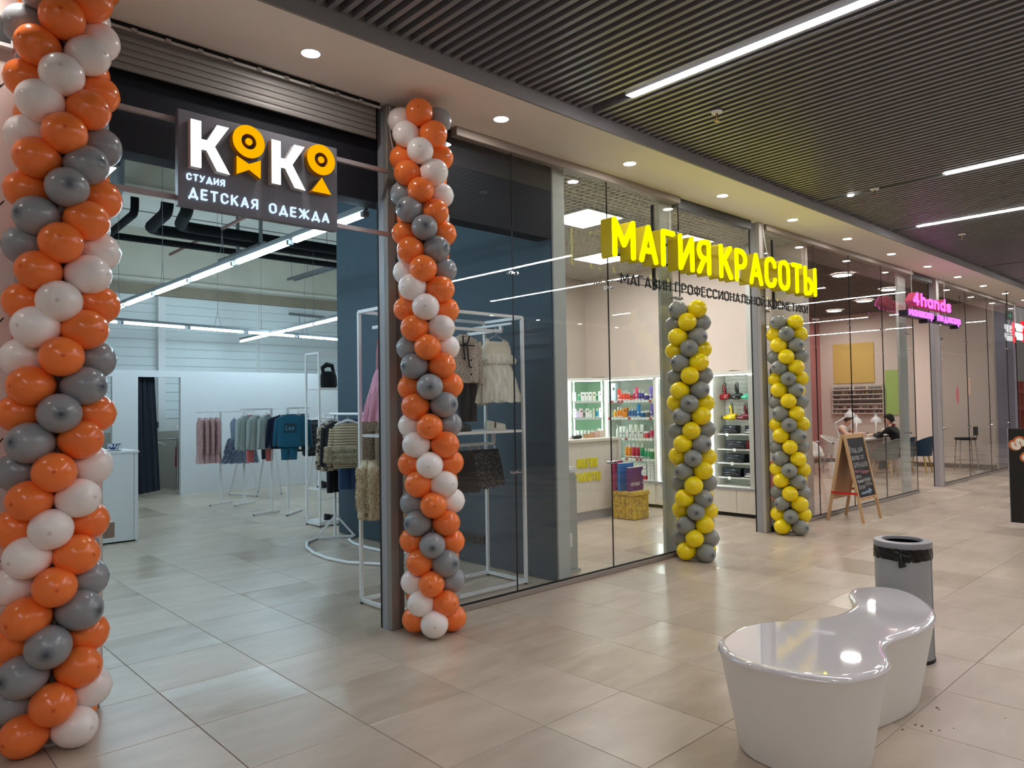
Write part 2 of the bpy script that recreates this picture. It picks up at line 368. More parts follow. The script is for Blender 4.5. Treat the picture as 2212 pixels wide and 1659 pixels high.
M_STEEL = pm('bronze grey steel', S(150, 140, 132), 0.45, 0.0, vary=0.03)
M_ALU = pm('grey aluminium', S(160, 162, 170), 0.4, 0.1, vary=0.03)
M_CHROME = pm('chrome', S(200, 200, 205), 0.12, 1.0)
M_RUBBER = pm('black rubber', S(16, 16, 17), 0.6)
M_WHITEP = pm('white wall paint', S(226, 226, 222), 0.85, vary=0.02, scale=4)
M_GREYCOL = pm('pale grey column paint', S(190, 194, 190), 0.8, vary=0.02)
M_PINKW = pm('pale pink film', S(232, 212, 206), 0.45, vary=0.05, scale=3, bump=0.05, bscale=8)
M_WHITE = pm('white enamel', S(232, 232, 232), 0.35, vary=0.02)
M_NAVY = pm('dark navy paint', S(10, 16, 30), 0.75, vary=0.05)
M_BLUE = pm('slate blue paint', S(56, 75, 88), 0.7, vary=0.04, scale=3)
M_CONC = pm('raw concrete', S(192, 188, 174), 0.95, vary=0.16, scale=1.6, bump=0.2, bscale=12)
M_PANEL = pm('white sandwich panel', S(222, 228, 228), 0.45, vary=0.03, scale=3)
GL = 4.36

# ---- floor: 600 mm tiles on a dark grout bed, the 300 that show largest as single parts
floor = setting('floor')
MB().box(-4, 46, -8, 17, -0.12, -0.004).build('grout_bed', M_GROUT, floor)
tm = MB(); h = 0.2988; c = 0.0022
tm.add([(-h, -h, -c), (h, -h, -c), (h, h, -c), (-h, h, -c), (-h + c, -h + c, 0), (h - c, -h + c, 0), (h - c, h - c, 0), (-h + c, h - c, 0)],
       [(4, 5, 6, 7), (0, 1, 5, 4), (1, 2, 6, 5), (2, 3, 7, 6), (3, 0, 4, 7)])
TILE = tm.mesh('floor_tile', M_TILE)
cells = []
for i in range(-4, 48):
    for j in range(-9, 27):
        x = 0.137 + 0.6 * i + 0.3; y = 0.137 + 0.6 * j + 0.3
        v = Vector((x, y, -CAM_H)); zf = v.dot(fwd); zr = v.dot(rt2) / max(zf, .01); zu = v.dot(up2) / max(zf, .01)
        vis = zf > 0.3 and abs(zr) < 0.78 and -0.62 < zu < 0.1
        if y > 4.5 and x > 4.75 and y < 8.3 and x < 9.3: pass
        elif y > 4.4 and x > 5 and not (y < 8.3): vis = False
        if y > 14.3 and not (3.9 < x < 5.2): vis = False
        if y > 4.5 and x < 0.9: vis = False
        cells.append((0 if vis else 1, v.length_squared, x, y))
cells.sort(); rest = MB()
for n_, (a_, d_, x, y) in enumerate(cells):
    if n_ < 300: inst('floor_tile', TILE, floor, (x, y, 0))
    elif x < 30 and y < 16.6:
        rest.add([(p[0] + x, p[1] + y, p[2]) for p in tm.v], tm.f)
o = rest.build('floor_tiles', M_TILE, floor); o['kind'] = 'stuff'

# ---- mall ceiling: plaster soffit, fascia, linear slats running across the mall
ceiling = setting('ceiling')
MB().box(-4, 46, 3.66, 4.42, 3.70, 3.78).build('soffit_board', M_PLASTER, ceiling)
MB().box(-4, 46, 3.64, 3.66, 3.698, 3.96).build('fascia_board', M_FASCIA, ceiling)
MB().box(-4, 46, -3.9, -3.88, 3.698, 3.96).build('fascia_board', M_FASCIA, ceiling)
MB().box(-4, 46, -4.6, -3.9, 3.70, 3.78).build('soffit_board', M_PLASTER, ceiling)
MB().box(-4, 46, -3.9, 3.66, 4.02, 4.1).build('plenum_board', M_BLACK, ceiling)
SLAT = MB().box(-0.017, 0.017, -3.86, 3.64, 0, 0.10).mesh('slat', M_SLAT)
LEDX = [(4.25, 3.27, -3.0), (8.12, 2.35, -3.0), (10.32, 3.32, -3.0), (14.4, 2.4, -3.0), (16.4, 3.2, -3.0), (20.5, 2.6, -3), (24.5, 2.6, -3), (1.1, -1.2, -3.4), (-1.8, 1.5, -3.4)]
sl = []; k = -20
while True:
    x = 1.952 + 0.0812 * k; k += 1
    if x > 34: break
    if any(abs(x - l[0]) < 0.045 for l in LEDX): continue
    sl.append(x)
sl = [x for x in sl if x > 1.4][:300] + [x for x in sl if x <= 1.4] + [x for x in sl if x > 1.4][300:]
rest = MB()
for i, x in enumerate(sl):
    if i < 300: inst('slat', SLAT, ceiling, (x, 0, 3.793))
    else: rest.box(x - 0.015, x + 0.015, -3.86, 3.64, 3.793, 3.893)
o = rest.build('slats', M_SLAT, ceiling); o['kind'] = 'stuff'

# ---- mall lamps
M_LED = glow('led strip glow', (0.97, 0.97, 1.0, 1), E_STRIP)
lab = ['nearest white led strip, crossing the top of the slat ceiling', 'second white led strip, its tip at the right edge of the slat ceiling', 'third white led strip, just below the second on the slat ceiling',
       'faraway white led strip above the pink nail salon sign', 'faraway white led strip beyond the pink sign, deeper in the slat ceiling']
for i, (x, y1, y0) in enumerate(LEDX):
    t = thing('led_strip', lab[i] if i < 5 else 'white led strip between the slats outside the photo, %s one' % ordn[i - 5], 'ceiling light', (x, (y0 + y1) / 2, 3.79), 'led strips in the slat ceiling')
    MB().box(x - 0.034, x + 0.034, y0, y1, 3.795, 3.87).build('housing', M_WHITE, t)
    MB().box(x - 0.030, x + 0.030, y0 + .02, y1 - .02, 3.788, 3.796).build('diffuser', M_LED, t)
M_DL = glow('downlight glow', NEUT, E_DOWN)
dlm = MB().lathe([(0.0, 0), (0.052, 0.0)], 20, cap=False).mesh('diffuser', M_DL)
drm = MB().lathe([(0.053, 0.004), (0.056, -0.004), (0.066, -0.004), (0.068, 0.004)], 20, cap=False).mesh('trim_ring', M_WHITE, smooth=True)
for side in (0, 1):
    for i in range(-2, 15):
        x = 2.108 + 1.556 * i; y = (4.005 + 0.004 * i) if side == 0 else -4.25  # opposite row is unseen, set where it lights that wall
        vis = side == 0 and i >= 0
        t = thing('downlight', ('round recessed downlight, %s from the left along the plaster soffit' % ordn[i]) if vis else ('round recessed downlight on the %s soffit, %s from the left, unseen, kept for its light' % (('near', 'opposite')[side], ordn[i + 2])), 'ceiling light', (x, y, 3.70), 'downlights along the soffit')
        a = inst('diffuser', dlm, t, (0, 0, -0.003)); inst('trim_ring', drm, t, (0, 0, 0))

def sprinkler(x, y, z, label):
    t = thing('sprinkler', label, 'sprinkler', (x, y, z), 'ceiling sprinklers')
    MB().lathe([(0.0, 0), (0.045, -0.004), (0.04, -0.016), (0.014, -0.02)], 14, (x, y, z)).build('escutcheon', M_WHITE, t, smooth=True)
    mb = MB().cyl((x, y, z - .015), (x, y, z - .05), .010, 8)
    mb.bar((x - .014, y, z - .05), (x - .014, y, z - .075), .005); mb.bar((x + .014, y, z - .05), (x + .014, y, z - .075), .005); mb.bar((x - .016, y, z - .05), (x + .016, y, z - .05), .007)
    mb.lathe([(0.0, 0), (0.02, 0), (0.02, .004)], 10, (x, y, z - .08)).build('head', pm('brass', S(150, 120, 90), .35, .8), t)
sprinkler(4.972, 2.98, 3.79, 'sprinkler nearest the long led strip on the slat ceiling')
sprinkler(8.08, 2.99, 3.79, 'sprinkler in the middle of the slat ceiling, second along')
sprinkler(11.24, 3.05, 3.79, 'far sprinkler on the slat ceiling, third along')
o = MB().lathe([(0, -.012), (.03, -.012), (.036, 0)], 14, (8.13, 3.26, 3.79)).build('spot_light', glow('tiny lamp', NEUT, 10), origin=(8.13, 3.26, 3.79)); tag(o, 'tiny round white spot light glowing between the slats beside a sprinkler', 'ceiling light')

# ---- walls that close the place
def wall(name, *b, mat=None):
    return MB().box(*b).build(name, mat or M_WHITEP, structure=True)
wl = setting('wall_left', (0, 4.4, 0))
MB().box(-4, 1.05, 4.32, 4.62, 0.07, 3.70).build('board', M_PINKW, wl)
MB().box(-4, 1.045, 4.335, 4.60, 0.0, 0.07).build('plinth', pm('raw wood', S(150, 120, 95), .8, vary=.2, stretch=(1, 8, 8)), wl)
MB().box(1.05, 1.066, 4.36, 4.60, 0.03, 3.47).build('edge_strip', M_GREYCOL, wl)
M_INK = pm('black print', S(20, 18, 22), .6)
for z in (3.155, 2.565, 1.985, 1.395, 0.81):
    write('ЛИУ', (0.475, 4.3195, z), (1, 0, 0), (0, 0, 1), (0, -1, 0), .035, .006, .0006, M_INK, wl, width=.15, name='letter', joined=True)
MB().box(-4, 46, -4.75, -4.6, 0, 3.70).build('wall_right', pm('opposite wall', S(136, 130, 124), .8), structure=True)
MB().box(-4.2, -4, -5, 17, 0, 5.3).build('wall_behind', M_WHITEP, structure=True)
MB().box(45, 45.2, -5, 17, 0, 5.3).build('wall_far', M_WHITEP, structure=True)
# partition between the clothes shop and the beauty shop
wp = setting('wall_partition', (4.77, 6, 0))
MB().box(4.67, 4.82, 4.45, 8.2, 0, 5.2).build('core', M_GREYCOL, wp)
MB().box(4.65, 4.67, 4.47, 8.2, 0.012, 5.2).build('painted_board', M_BLUE, wp)
# beauty shop walls
MB().box(4.88, 9.45, 8.28, 8.5, 0, 5.2).build('wall_back', pm('beauty back wall', S(196, 186, 176), .85, vary=.02), structure=True)
MB().box(9.45, 9.62, 4.45, 8.5, 0, 5.2).build('wall_divider', pm('beige wall', S(214, 200, 190), .85, vary=.02), structure=True)
# nail salon walls
MB().box(9.62, 18.5, 8.3, 8.5, 0, 3.75).build('wall_back', pm('dusty pink wall', S(186, 120, 118), .85, vary=.03), structure=True)
MB().box(18.5, 18.66, 4.5, 8.5, 0, 3.75).build('wall_right', pm('salon cream wall', S(226, 212, 202), .8, vary=.02), structure=True)
MB().box(18.66, 30, 8.3, 8.5, 0, 3.75).build('wall_back', pm('lilac white wall', S(206, 204, 226), .8), structure=True)
MB().box(18.485, 18.5, 4.5, 8.3, 0, 0.10).build('baseboard_right', pm('brown baseboard', S(104, 90, 80), .6), structure=True)
MB().box(9.62, 18.5, 8.285, 8.3, 0, 0.10).build('baseboard_back', pm('brown baseboard', S(104, 90, 80), .6), structure=True)
# clothes shop walls
for n_, b in (('wall_fitting', (-1, 3.0, 14.2, 14.3, 0, 2.30)), ('wall_fitting', (3.62, 4.04, 14.2, 14.3, 0, 2.30)), ('wall_fitting', (4.775, 10, 14.2, 14.3, 0, 2.30)),
              ('wall_fitting', (3.0, 3.62, 14.2, 14.3, 2.18, 2.30)), ('wall_fitting', (4.04, 4.775, 14.2, 14.3, 2.18, 2.30))):
    wall(n_, *b, mat=pm('fitting room paint', S(206, 208, 210), .85, vary=.02))
wb = setting('wall_back', (4, 15.8, 0))
MB().box(-4, 12, 15.86, 16.0, 0, 5.3).build('core', M_WHITEP, wb)
pmz = MB().box(-2.0, 2.0, -0.02, 0.0, 0.004, 0.176)
PANM = pmz.mesh('wall_panel', M_PANEL, bevel=0.006)
for r in range(14):
    for x in (0.9, 4.95, 9.0): inst('wall_panel', PANM, wb, (x - 4 + (0.02), 0.06, 1.40 + 0.18 * r))
MB().box(4.86, 5.0, 15.74, 15.84, 1.15, 3.9).build('steel_post', M_WHITE, wb)
MB().box(-1, 10, 15.62, 15.86, 0, 1.15).build('plasterboard', pm('plasterboard', S(178, 176, 166), .9, vary=.06, scale=2), wb)
MB().box(-4, 12, 15.80, 15.86, 3.92, 4.14).build('mortar_band', pm('brown mortar', S(150, 138, 120), .95, vary=.25, scale=3), wb)
MB().box(9.9, 10, 8.5, 16, 0, 5.3).build('wall_right', M_WHITEP, structure=True)
MB().box(-1.1, -1, 4.62, 16, 0, 5.3).build('wall_left', M_WHITEP, structure=True)
MB().box(0.95, 1.05, 4.62, 5.0, 0, 3.7).build('wall_left', M_GREYCOL, structure=True)
# clothes shop slab and beams
cs = setting('ceiling', (3, 10, 5.2))
MB().box(-4, 12, 4.62, 16, 5.2, 5.35).build('slab', pm('pale slab', S(224, 224, 218), .95, vary=.07, scale=1.5), cs)
for y0, y1, z0 in ((15.5, 15.86, 4.14), (9.7, 10.0, 4.28)):
    MB().box(-1, 9.9, y0, y1, z0 + .07, 5.2).build('concrete_beam', M_CONC, cs)
    MB().box(-1, 9.9, y0 - .05, y1, z0, z0 + .07).build('beam_flange', pm('pale concrete', S(196, 192, 180), .95, vary=.1), cs, bevel=.01)
for y in (11.4, 12.8, 14.2):
    MB().box(-1, 9.9, y, y + .02, 5.185, 5.2).build('slab_joint', pm('slab joint', S(120, 118, 110), .9), cs)
# dark bulkhead over the clothes shop entrance
MB().box(-1, 4.65, 4.46, 4.62, 3.02, 3.60).build('trim_bulkhead', M_NAVY, structure=True)
MB().box(-1, 4.65, 4.46, 4.52, 3.60, 5.2).build('wall_bulkhead', M_NAVY, structure=True)
MB().box(1.0, 30, 4.42, 4.46, 3.70, 5.2).build('wall_bulkhead', M_NAVY, structure=True)

# ---- shop front: shutter, posts, rails, panes
def window(n, label=None): return setting('window_%d' % n, (0, GL, 0))
M_SHUT = pm('grey shutter', S(128, 124, 122), .55, .2, vary=.04)
shutter = setting('trim_1', (2, GL, 3.5))
SHS = MB()
prof = [(0, 0), (-.006, .004), (-.009, .02), (-.006, .036), (0, .04)]
SHS.rings([[(x, y + (0 if s == 0 else .004), z) for (y, z) in prof for s in (0,)] + [(x, .006, .04), (x, .006, 0)] for x in (0, 1.73)])
SHM = SHS.mesh('shutter_slat', M_SHUT)
for i in range(6): inst('shutter_slat', SHM, shutter, (1.07 - 2, 4.36 - GL + .02, 3.445 + .0405 * i - 3.5))
MB().box(1.05, 2.82, 4.34, 4.352, 3.655, 3.67).build('light_track', pm('clear track', S(180, 178, 176), .3), shutter)
MB().box(1.05, 2.82, 4.35, 4.358, 3.672, 3.698).build('slot', M_BLACK, shutter)
for i in range(9): MB().box(1.2 + .18 * i, 1.23 + .18 * i, 4.332, 4.342, 3.655, 3.675).build('clip', M_CHROME, shutter)
def post(n, x0, x1, y0=4.33, y1=4.45):
    p = setting('trim_%d' % n, (x0, y0, 0))
    w_ = x1 - x0
    MB().box(x0 - .004, x0 + .012, y1, y1 + .014, 0, 3.70).build('rubber_seal', M_RUBBER, p)
    MB().box(x0, x0 + w_ * .30, y0 + .05, y1, 0, 3.70).build('guide_channel', M_ALU, p)
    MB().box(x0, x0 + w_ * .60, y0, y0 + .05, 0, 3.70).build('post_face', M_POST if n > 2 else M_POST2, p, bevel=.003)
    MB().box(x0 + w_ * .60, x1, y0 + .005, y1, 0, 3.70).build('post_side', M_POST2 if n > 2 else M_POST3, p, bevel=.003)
    return p
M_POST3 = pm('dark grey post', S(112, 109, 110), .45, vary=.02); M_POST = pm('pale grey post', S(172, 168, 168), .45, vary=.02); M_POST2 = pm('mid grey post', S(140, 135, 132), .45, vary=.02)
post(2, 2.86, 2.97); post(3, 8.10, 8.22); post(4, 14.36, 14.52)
cw = MB().tube([(2.885, 4.325, 3.69), (2.88, 4.32, 3.5), (2.92, 4.318, 3.3), (2.90, 4.318, 3.24)], .003, 6).build('cable', M_WHITE, origin=(2.88, 4.32, 3.5)); tag(cw, 'thin white cable hanging down the grey post beside the shutter', 'cable')
cw = MB().tube([(8.19, 4.325, 3.69), (8.20, 4.32, 3.55), (8.22, 4.31, 3.40), (8.26, 4.3, 3.28), (8.3, 4.22, 3.2)], .004, 6).build('cable', M_WHITE, origin=(8.2, 4.32, 3.5)); tag(cw, 'white cable curling down behind the tall yellow letters', 'cable')

def sill(n, x0, x1):
    s_ = setting('trim_%d' % n, (x0, GL, 0))
    MB().box(x0, x1, 4.332, 4.39, 0.0, 0.042).build('sill', M_STEEL, s_, bevel=.003)
    MB().box(x0, x1, 4.348, 4.372, 0.042, 0.052).build('gasket', M_RUBBER, s_)
sill(5, 2.97, 6.47); sill(6, 8.24, 13.24); sill(7, 14.5, 19.8)
def rail(n, x0, x1):
    MB().box(x0, x1, 4.325, 4.40, 3.63, 3.70).build('trim_%d' % n, M_STEEL, structure=True, bevel=.003)
rail(8, 3.49, 6.47); rail(9, 8.28, 13.24); rail(10, 14.5, 19.8)
MB().box(6.47, 7.98, 4.36, 4.44, 3.60, 3.70).build('trim_11', pm('dark steel', S(62, 64, 66), .5, .3), structure=True)
MB().box(13.24, 14.26, 4.36, 4.44, 3.60, 3.70).build('trim_12', pm('dark steel', S(62, 64, 66), .5, .3), structure=True)
CLAMPS = {}
def clamp_mb(x, z, two=True):
    mb = MB()
    for dx in ((-.032, .032) if two else (.0,)):
        mb.cyl((x + dx, 4.338, z), (x + dx, 4.382, z), .013, 10); mb.cyl((x + dx, 4.328, z), (x + dx, 4.338, z), .009, 8)
    mb.box(x - .045, x + .045, 4.344, 4.352, z - .007, z + .007)
    return mb
def pane(n, x0, x1, z0=.05, z1=3.64, mat=None, clamps=True, joint=True):
    w_ = window(n)
    MB().box(x0 + .002, x1 - .002, 4.356, 4.366, z0, z1).build('pane', mat or M_GLASS, w_)
    if joint: MB().box(x1 - .002, x1 + .002, 4.354, 4.368, z0, z1).build('pane_edge', M_RUBBER, w_)
    if clamps:
        for z in (1.01, 2.636): clamp_mb(x1, z).build('glass_clamp', M_CHROME, w_)
    return w_
pane(1, 2.97, 4.085, clamps=True); pane(2, 4.085, 5.305); pane(3, 5.305, 6.47, clamps=False)
pane(4, 8.26, 9.6); pane(5, 9.6, 10.71, mat=M_GLASS2); pane(6, 10.71, 11.91, mat=M_GLASS2); pane(7, 11.91, 13.24, mat=M_GLASS2, clamps=False)
pane(8, 14.54, 16.1, mat=M_GLASS2); pane(9, 16.1, 17.54, mat=M_GLASS2); pane(10, 17.54, 19.0, mat=M_GLASS2); pane(11, 19.0, 19.8, mat=M_GLASS2, clamps=False)
for i, (x, z) in enumerate(((6.36, 2.633), (6.36, 1.01), (8.22, 2.64), (8.20, 1.02), (12.88, 2.633), (12.82, 1.0), (14.5, 2.63), (14.5, 1.02))):
    mb = MB(); mb.cyl((x, 4.33, z), (x + .12, 4.34, z), .013, 10); mb.cyl((x, 4.34, z), (x, 4.40, z), .014, 10); mb.cyl((x + .1, 4.326, z), (x + .1, 4.39, z), .018, 12)
    d = mb.build('door_handle' if False else 'trim_%d' % (13 + i), M_CHROME, structure=True)
MB().box(2.965, 3.1, 4.315, 4.395, 0.0, 0.06).build('trim_21', M_RUBBER, structure=True)
MB().box(8.23, 8.40, 4.315, 4.395, 0.0, 0.06).build('trim_22', M_RUBBER, structure=True)
MB().box(8.258, 8.263, 4.352, 4.370, 0.05, 3.7).build('trim_23', M_RUBBER, structure=True)
MB().box(14.53, 14.536, 4.352, 4.37, 0.05, 3.7).build('trim_24', M_RUBBER, structure=True)
# columns standing just behind the glass
for n_, (x0, x1, y0, y1) in enumerate(((6.25, 6.46, 4.44, 4.475), (12.96, 13.3, 4.48, 4.52), (9.02, 9.16, 4.9, 5.04))):
    MB().box(x0, x1, y0, y1, 0, 3.7).build('trim_%d' % (25 + n_), M_GREYCOL, structure=True)
# ================================================================= BALLOON COLUMNS
def balloon_mat(name, col, tip):
    m = bpy.data.materials.new(name); m.use_nodes = True; nt = m.node_tree; N = nt.nodes; L = nt.links; b = N['Principled BSDF']
    tc = N.new('ShaderNodeTexCoord'); sx = N.new('ShaderNodeSeparateXYZ'); L.new(tc.outputs['Object'], sx.inputs[0])
    # latex is thicker at the nipple: a small darker tip
    cb = N.new('ShaderNodeVectorMath'); cb.operation = 'DISTANCE'; cb.inputs[1].default_value = (0, 0, 0.118); L.new(tc.outputs['Object'], cb.inputs[0])
    cr = N.new('ShaderNodeValToRGB'); e = cr.color_ramp.elements; e[0].position = 0.004; e[0].color = tip[0]; e[1].position = 0.045 if len(tip) > 1 else 0.014; e[1].color = col
    if len(tip) > 1:
        k = cr.color_ramp.elements.new(0.02); k.color = tip[1]
    L.new(cb.outputs['Value'], cr.inputs[0])
    oi = N.new('ShaderNodeObjectInfo'); mr = N.new('ShaderNodeMapRange'); mr.inputs['To Min'].default_value = .93; mr.inputs['To Max'].default_value = 1.06; L.new(oi.outputs['Random'], mr.inputs[0])
    hs = N.new('ShaderNodeHueSaturation'); L.new(mr.outputs[0], hs.inputs['Value']); L.new(cr.outputs[0], hs.inputs['Color']); L.new(hs.outputs[0], b.inputs['Base Color'])
    b.inputs['Roughness'].default_value = .22; b.inputs['Specular IOR Level'].default_value = .5
    b.inputs['Subsurface Weight'].default_value = .25; b.inputs['Subsurface Radius'].default_value = (.05, .03, .02)
    return m
BC = {'O': S(252, 130, 60), 'W': S(247, 240, 238), 'G': S(148, 152, 157), 'Y': S(246, 220, 10), 'E': S(140, 143, 140)}
BT = {'O': (S(215, 88, 34),), 'W': (S(214, 202, 200),), 'G': (S(62, 72, 84), S(110, 118, 126)), 'Y': (S(225, 192, 10),), 'E': (S(62, 66, 72), S(112, 116, 118))}
BNAME = {'O': 'orange balloon', 'W': 'white balloon', 'G': 'grey balloon', 'Y': 'yellow balloon', 'E': 'grey balloon'}
BMESH = {}
def balloon_profile():
    pr = []
    for i in range(15):
        t = PI * i / 14; z = -math.cos(t); r = math.sin(t) ** 0.92
        r *= (1.0 + 0.06 * z) if z > -0.2 else (0.99 + 0.10 * (z + .2))
        pr.append((max(r, 0.0) * 0.101, z * 0.113 + (0.004 if i == 14 else 0)))
    return [(0.006, -0.128), (0.012, -0.118)] + pr[1:]
for k in BC:
    BMESH[k] = MB().lathe(balloon_profile(), 22).mesh('balloon', balloon_mat('latex ' + k, BC[k], BT[k]), smooth=True)
def balloon_column(cx, cy, layers, pitch, strands, step, label, lean=(0, 0), phase=0, first=0, seed=1, rr=.125, size=.9):
    t = thing('balloon_column', label, 'balloons', (cx, cy, 0), None)
    rnd = random.Random(seed)
    face = math.atan2(-cy, -cx)                       # towards where the photographer stands
    H_ = layers * pitch
    MB().lathe([(.06, 0), (.06, .012), (.02, .02)], 16, (cx, cy, 0)).build('base_plate', M_WHITE, t)
    MB().tube([(cx, cy, .012), (cx + lean[0] * .5, cy + lean[1] * .5, H_ * .5), (cx + lean[0], cy + lean[1], H_)], .012, 8).build('pole', M_WHITE, t)
    for n in range(layers):
        z = 0.092 + n * pitch
        lx = lean[0] * z / H_ + .012 * math.sin(z * 2.1 + seed); ly = lean[1] * z / H_ + .012 * math.cos(z * 1.7 + seed)
        for s, ck in enumerate(strands):
            d = (2 * s + step * n + first) % 8         # 0 front, 2 right, 4 back, 6 left as seen from the mall
            if (d + n + phase) % 2: d = (d + 1) % 8
            a = face + math.radians(45 * d + rnd.uniform(-5, 5))
            r = rr + rnd.uniform(-.006, .006)
            out = Vector((math.cos(a), math.sin(a), rnd.uniform(-.10, .10))).normalized()
            q = out.to_track_quat('Z', 'Y')
            sc = size * rnd.uniform(.97, 1.04)
            # squeezed a little between the layers above and below
            yax = q @ Vector((0, 1, 0)); xax = q @ Vector((1, 0, 0))
            if abs(yax.z) > abs(xax.z): scl = (1.0 * sc, .985 * sc, 1.0 * sc)
            else: scl = (.985 * sc, 1.0 * sc, 1.0 * sc)
            inst('balloon', BMESH[ck], t, (lx + out.x * r, ly + out.y * r, z + rnd.uniform(-.008, .008)), q, scl, BNAME[ck])
    return t
# strands listed from the front one round to the right (counter-clockwise from above is to the viewer's right)
balloon_column(0.775, 4.062, 28, .1322, 'OWOG', 1, 'orange, white and grey balloon column at the left photo edge', (.05, -.02), 1, 7, 3, .138, .945)
balloon_column(3.058, 4.090, 27, .1332, 'WOGO', -1, 'orange, white and grey balloon column by the grey shutter post', (-.06, .03), 0, 0, 5, .122, .90)
balloon_column(6.275, 4.120, 19, .1322, 'EYEY', 1, 'yellow and grey balloon column under the yellow sign, left of the doorway', (-.03, .0), 1, 1, 8, .126, .89)
balloon_column(8.256, 4.085, 19, .1322, 'EYEY', -1, 'yellow and grey balloon column right of the beauty shop doorway', (-.02, .01), 1, 1, 11, .128, .87)

# ================================================================= SIGNS
XU, ZU, NF = (1, 0, 0), (0, 0, 1), (0, 1, 0)
M_SIGNB = pm('charcoal sign board', S(112, 112, 122), .55, vary=.03)
M_WLIT = glow('white lit face', (0.93, 0.96, 1.0, 1), 2.2)
M_BLIT = glow('bluish lit face', (0.66, 0.82, 1.0, 1), 1.15)
M_OLIT = glow('amber lit face', (1.0, 0.47, 0.0, 1), 1.0)
M_WSIDE = pm('pale letter side', S(196, 192, 186), .6)
M_OSIDE = pm('amber letter side', S(196, 130, 10), .6)
kk = thing('shop_sign', 'charcoal clothes shop sign board with white and amber letters, hung in the doorway', 'sign', (1.9, 4.27, 2.7))
MB().box(1.410, 2.405, 4.225, 4.275, 2.700, 3.245).build('board', M_SIGNB, kk, bevel=.002)
for z in (3.20, 2.757):
    o = MB().box(1.05, 2.84, 4.28, 4.305, z - .014, z + .014).build('sign_rail', pm('brushed rail', S(170, 160, 160), .4, .4), origin=(1.9, 4.29, z))
    tag(o, ('upper' if z > 3 else 'lower') + ' thin metal rail holding the charcoal clothes shop sign', 'rail', 'rails of the charcoal sign')
def raised(poly, y0, y1, face, side, parent, name='letter'):
    pass
def K_shape(x0, z0, w_, h_, parent):
    t = .27 * w_
    poly = [(0, 0), (t, 0), (t, .40 * h_), (.40 * w_, .40 * h_), (.68 * w_, 0), (1.02 * w_, -.02 * h_), (.62 * w_, .52 * h_), (1.0 * w_, 1.0 * h_), (.68 * w_, 1.0 * h_), (.42 * w_, .62 * h_), (t, .62 * h_), (t, h_), (0, h_)]
    poly = [(x, y) for x, y in poly]
    lt = MB().prism(poly, (x0, 4.178, z0), XU, ZU, (0, .047, 0)).build('letter', M_WSIDE, parent)
    MB().prism([(x, y) for x, y in poly], (x0, 4.1765, z0), XU, ZU, (0, .0015, 0)).build('lit_face', M_WLIT, lt)
K_shape(1.462, 2.917, .216, .268, kk); K_shape(1.936, 2.914, .216, .268, kk)
def disc_letter(cx, cz, R_, parent):
    def ring(r0, r1, y0, y1, mat, par, name):
        n = 32; rings = []
        mb = MB(); vs = []
        for (r, y) in ((r0, y0), (r1, y0), (r1, y1), (r0, y1)):
            vs += [(cx + r * math.cos(2 * PI * k / n), y, cz + r * math.sin(2 * PI * k / n)) for k in range(n)]
        fs = []
        for a in range(4):
            b = (a + 1) % 4
            for k in range(n): fs.append((a * n + k, a * n + (k + 1) % n, b * n + (k + 1) % n, b * n + k))
        mb.add(vs, fs); return mb.build(name, mat, par)
    lt = ring(R_ * .47, R_, 4.178, 4.225, M_OSIDE, parent, 'letter'); ring(R_ * .47, R_, 4.176, 4.178, M_OLIT, lt, 'lit_face')
    d = MB().cyl((cx, 4.18, cz), (cx, 4.225, cz), R_ * .22, 20).build('pupil_dot', M_OSIDE, parent)
    MB().cyl((cx, 4.176, cz), (cx, 4.18, cz), R_ * .22, 20).build('lit_face', M_OLIT, d)
disc_letter(1.796, 3.133, .097, kk); disc_letter(2.266, 3.128, .097, kk)
for poly, nm in (([(1.722, 3.034), (1.796, 3.0), (1.868, 3.036), (1.866, 2.925), (1.796, 2.965), (1.721, 2.925)], 'bow_tie'), ([(2.269, 3.015), (2.335, 2.916), (2.200, 2.916)], 'triangle')):
    a = MB().prism(poly, (0, 4.178, 0), XU, ZU, (0, .047, 0)).build(nm, M_OSIDE, kk)
    MB().prism(poly, (0, 4.1765, 0), XU, ZU, (0, .0015, 0)).build('lit_face', M_OLIT, a)
write('СТУДИЯ', (1.453, 4.215, 2.849), XU, ZU, NF, .040, .0072, .010, M_BLIT, kk, width=.218)
write('ДЕТСКАЯ', (1.464, 4.213, 2.748), XU, ZU, NF, .062, .0094, .012, M_BLIT, kk, width=.405, gap=.24)
write('ОДЕЖДА', (1.938, 4.213, 2.742), XU, ZU, NF, .062, .0094, .012, M_BLIT, kk, width=.405, gap=.24)

# tall yellow box letters
M_YLIT = glow('yellow lit face', (1.0, 0.95, 0.0, 1), 3.2)
M_YSIDE = pm('yellow letter side', S(176, 158, 12), .55, emit=(1.0, .80, 0, 1), es=.05)
mg = thing('shop_sign', 'long sign of tall glowing yellow box letters over the beauty shop front', 'sign', (7.05, 4.2, 2.9))
wid = 4.03; x0 = 5.08
for fin, (ya, dp, mat) in enumerate(((4.118, .13, M_YSIDE), (4.100, .018, M_YLIT))):
    write('МАГИЯ КРАСОТЫ', (x0, ya, 2.862), XU, ZU, NF, .362, .050 if fin else .048, dp, mat, mg, width=wid, gap=.17, space=.30, name='letter_face' if fin else 'letter_side')
for z in (2.93, 3.13): MB().box(x0 + .1, x0 + wid, 4.246, 4.262, z - .01, z + .01).build('rail', M_RUBBER, mg)
for x in (5.9, 8.3): MB().box(x - .01, x + .01, 4.255, 4.285, 2.66, 3.5).build('hanger_bar', M_RUBBER, mg)
sb = thing('shop_sign', 'thin black letters on two rails beneath the tall yellow sign', 'sign', (7.0, 4.2, 2.65))
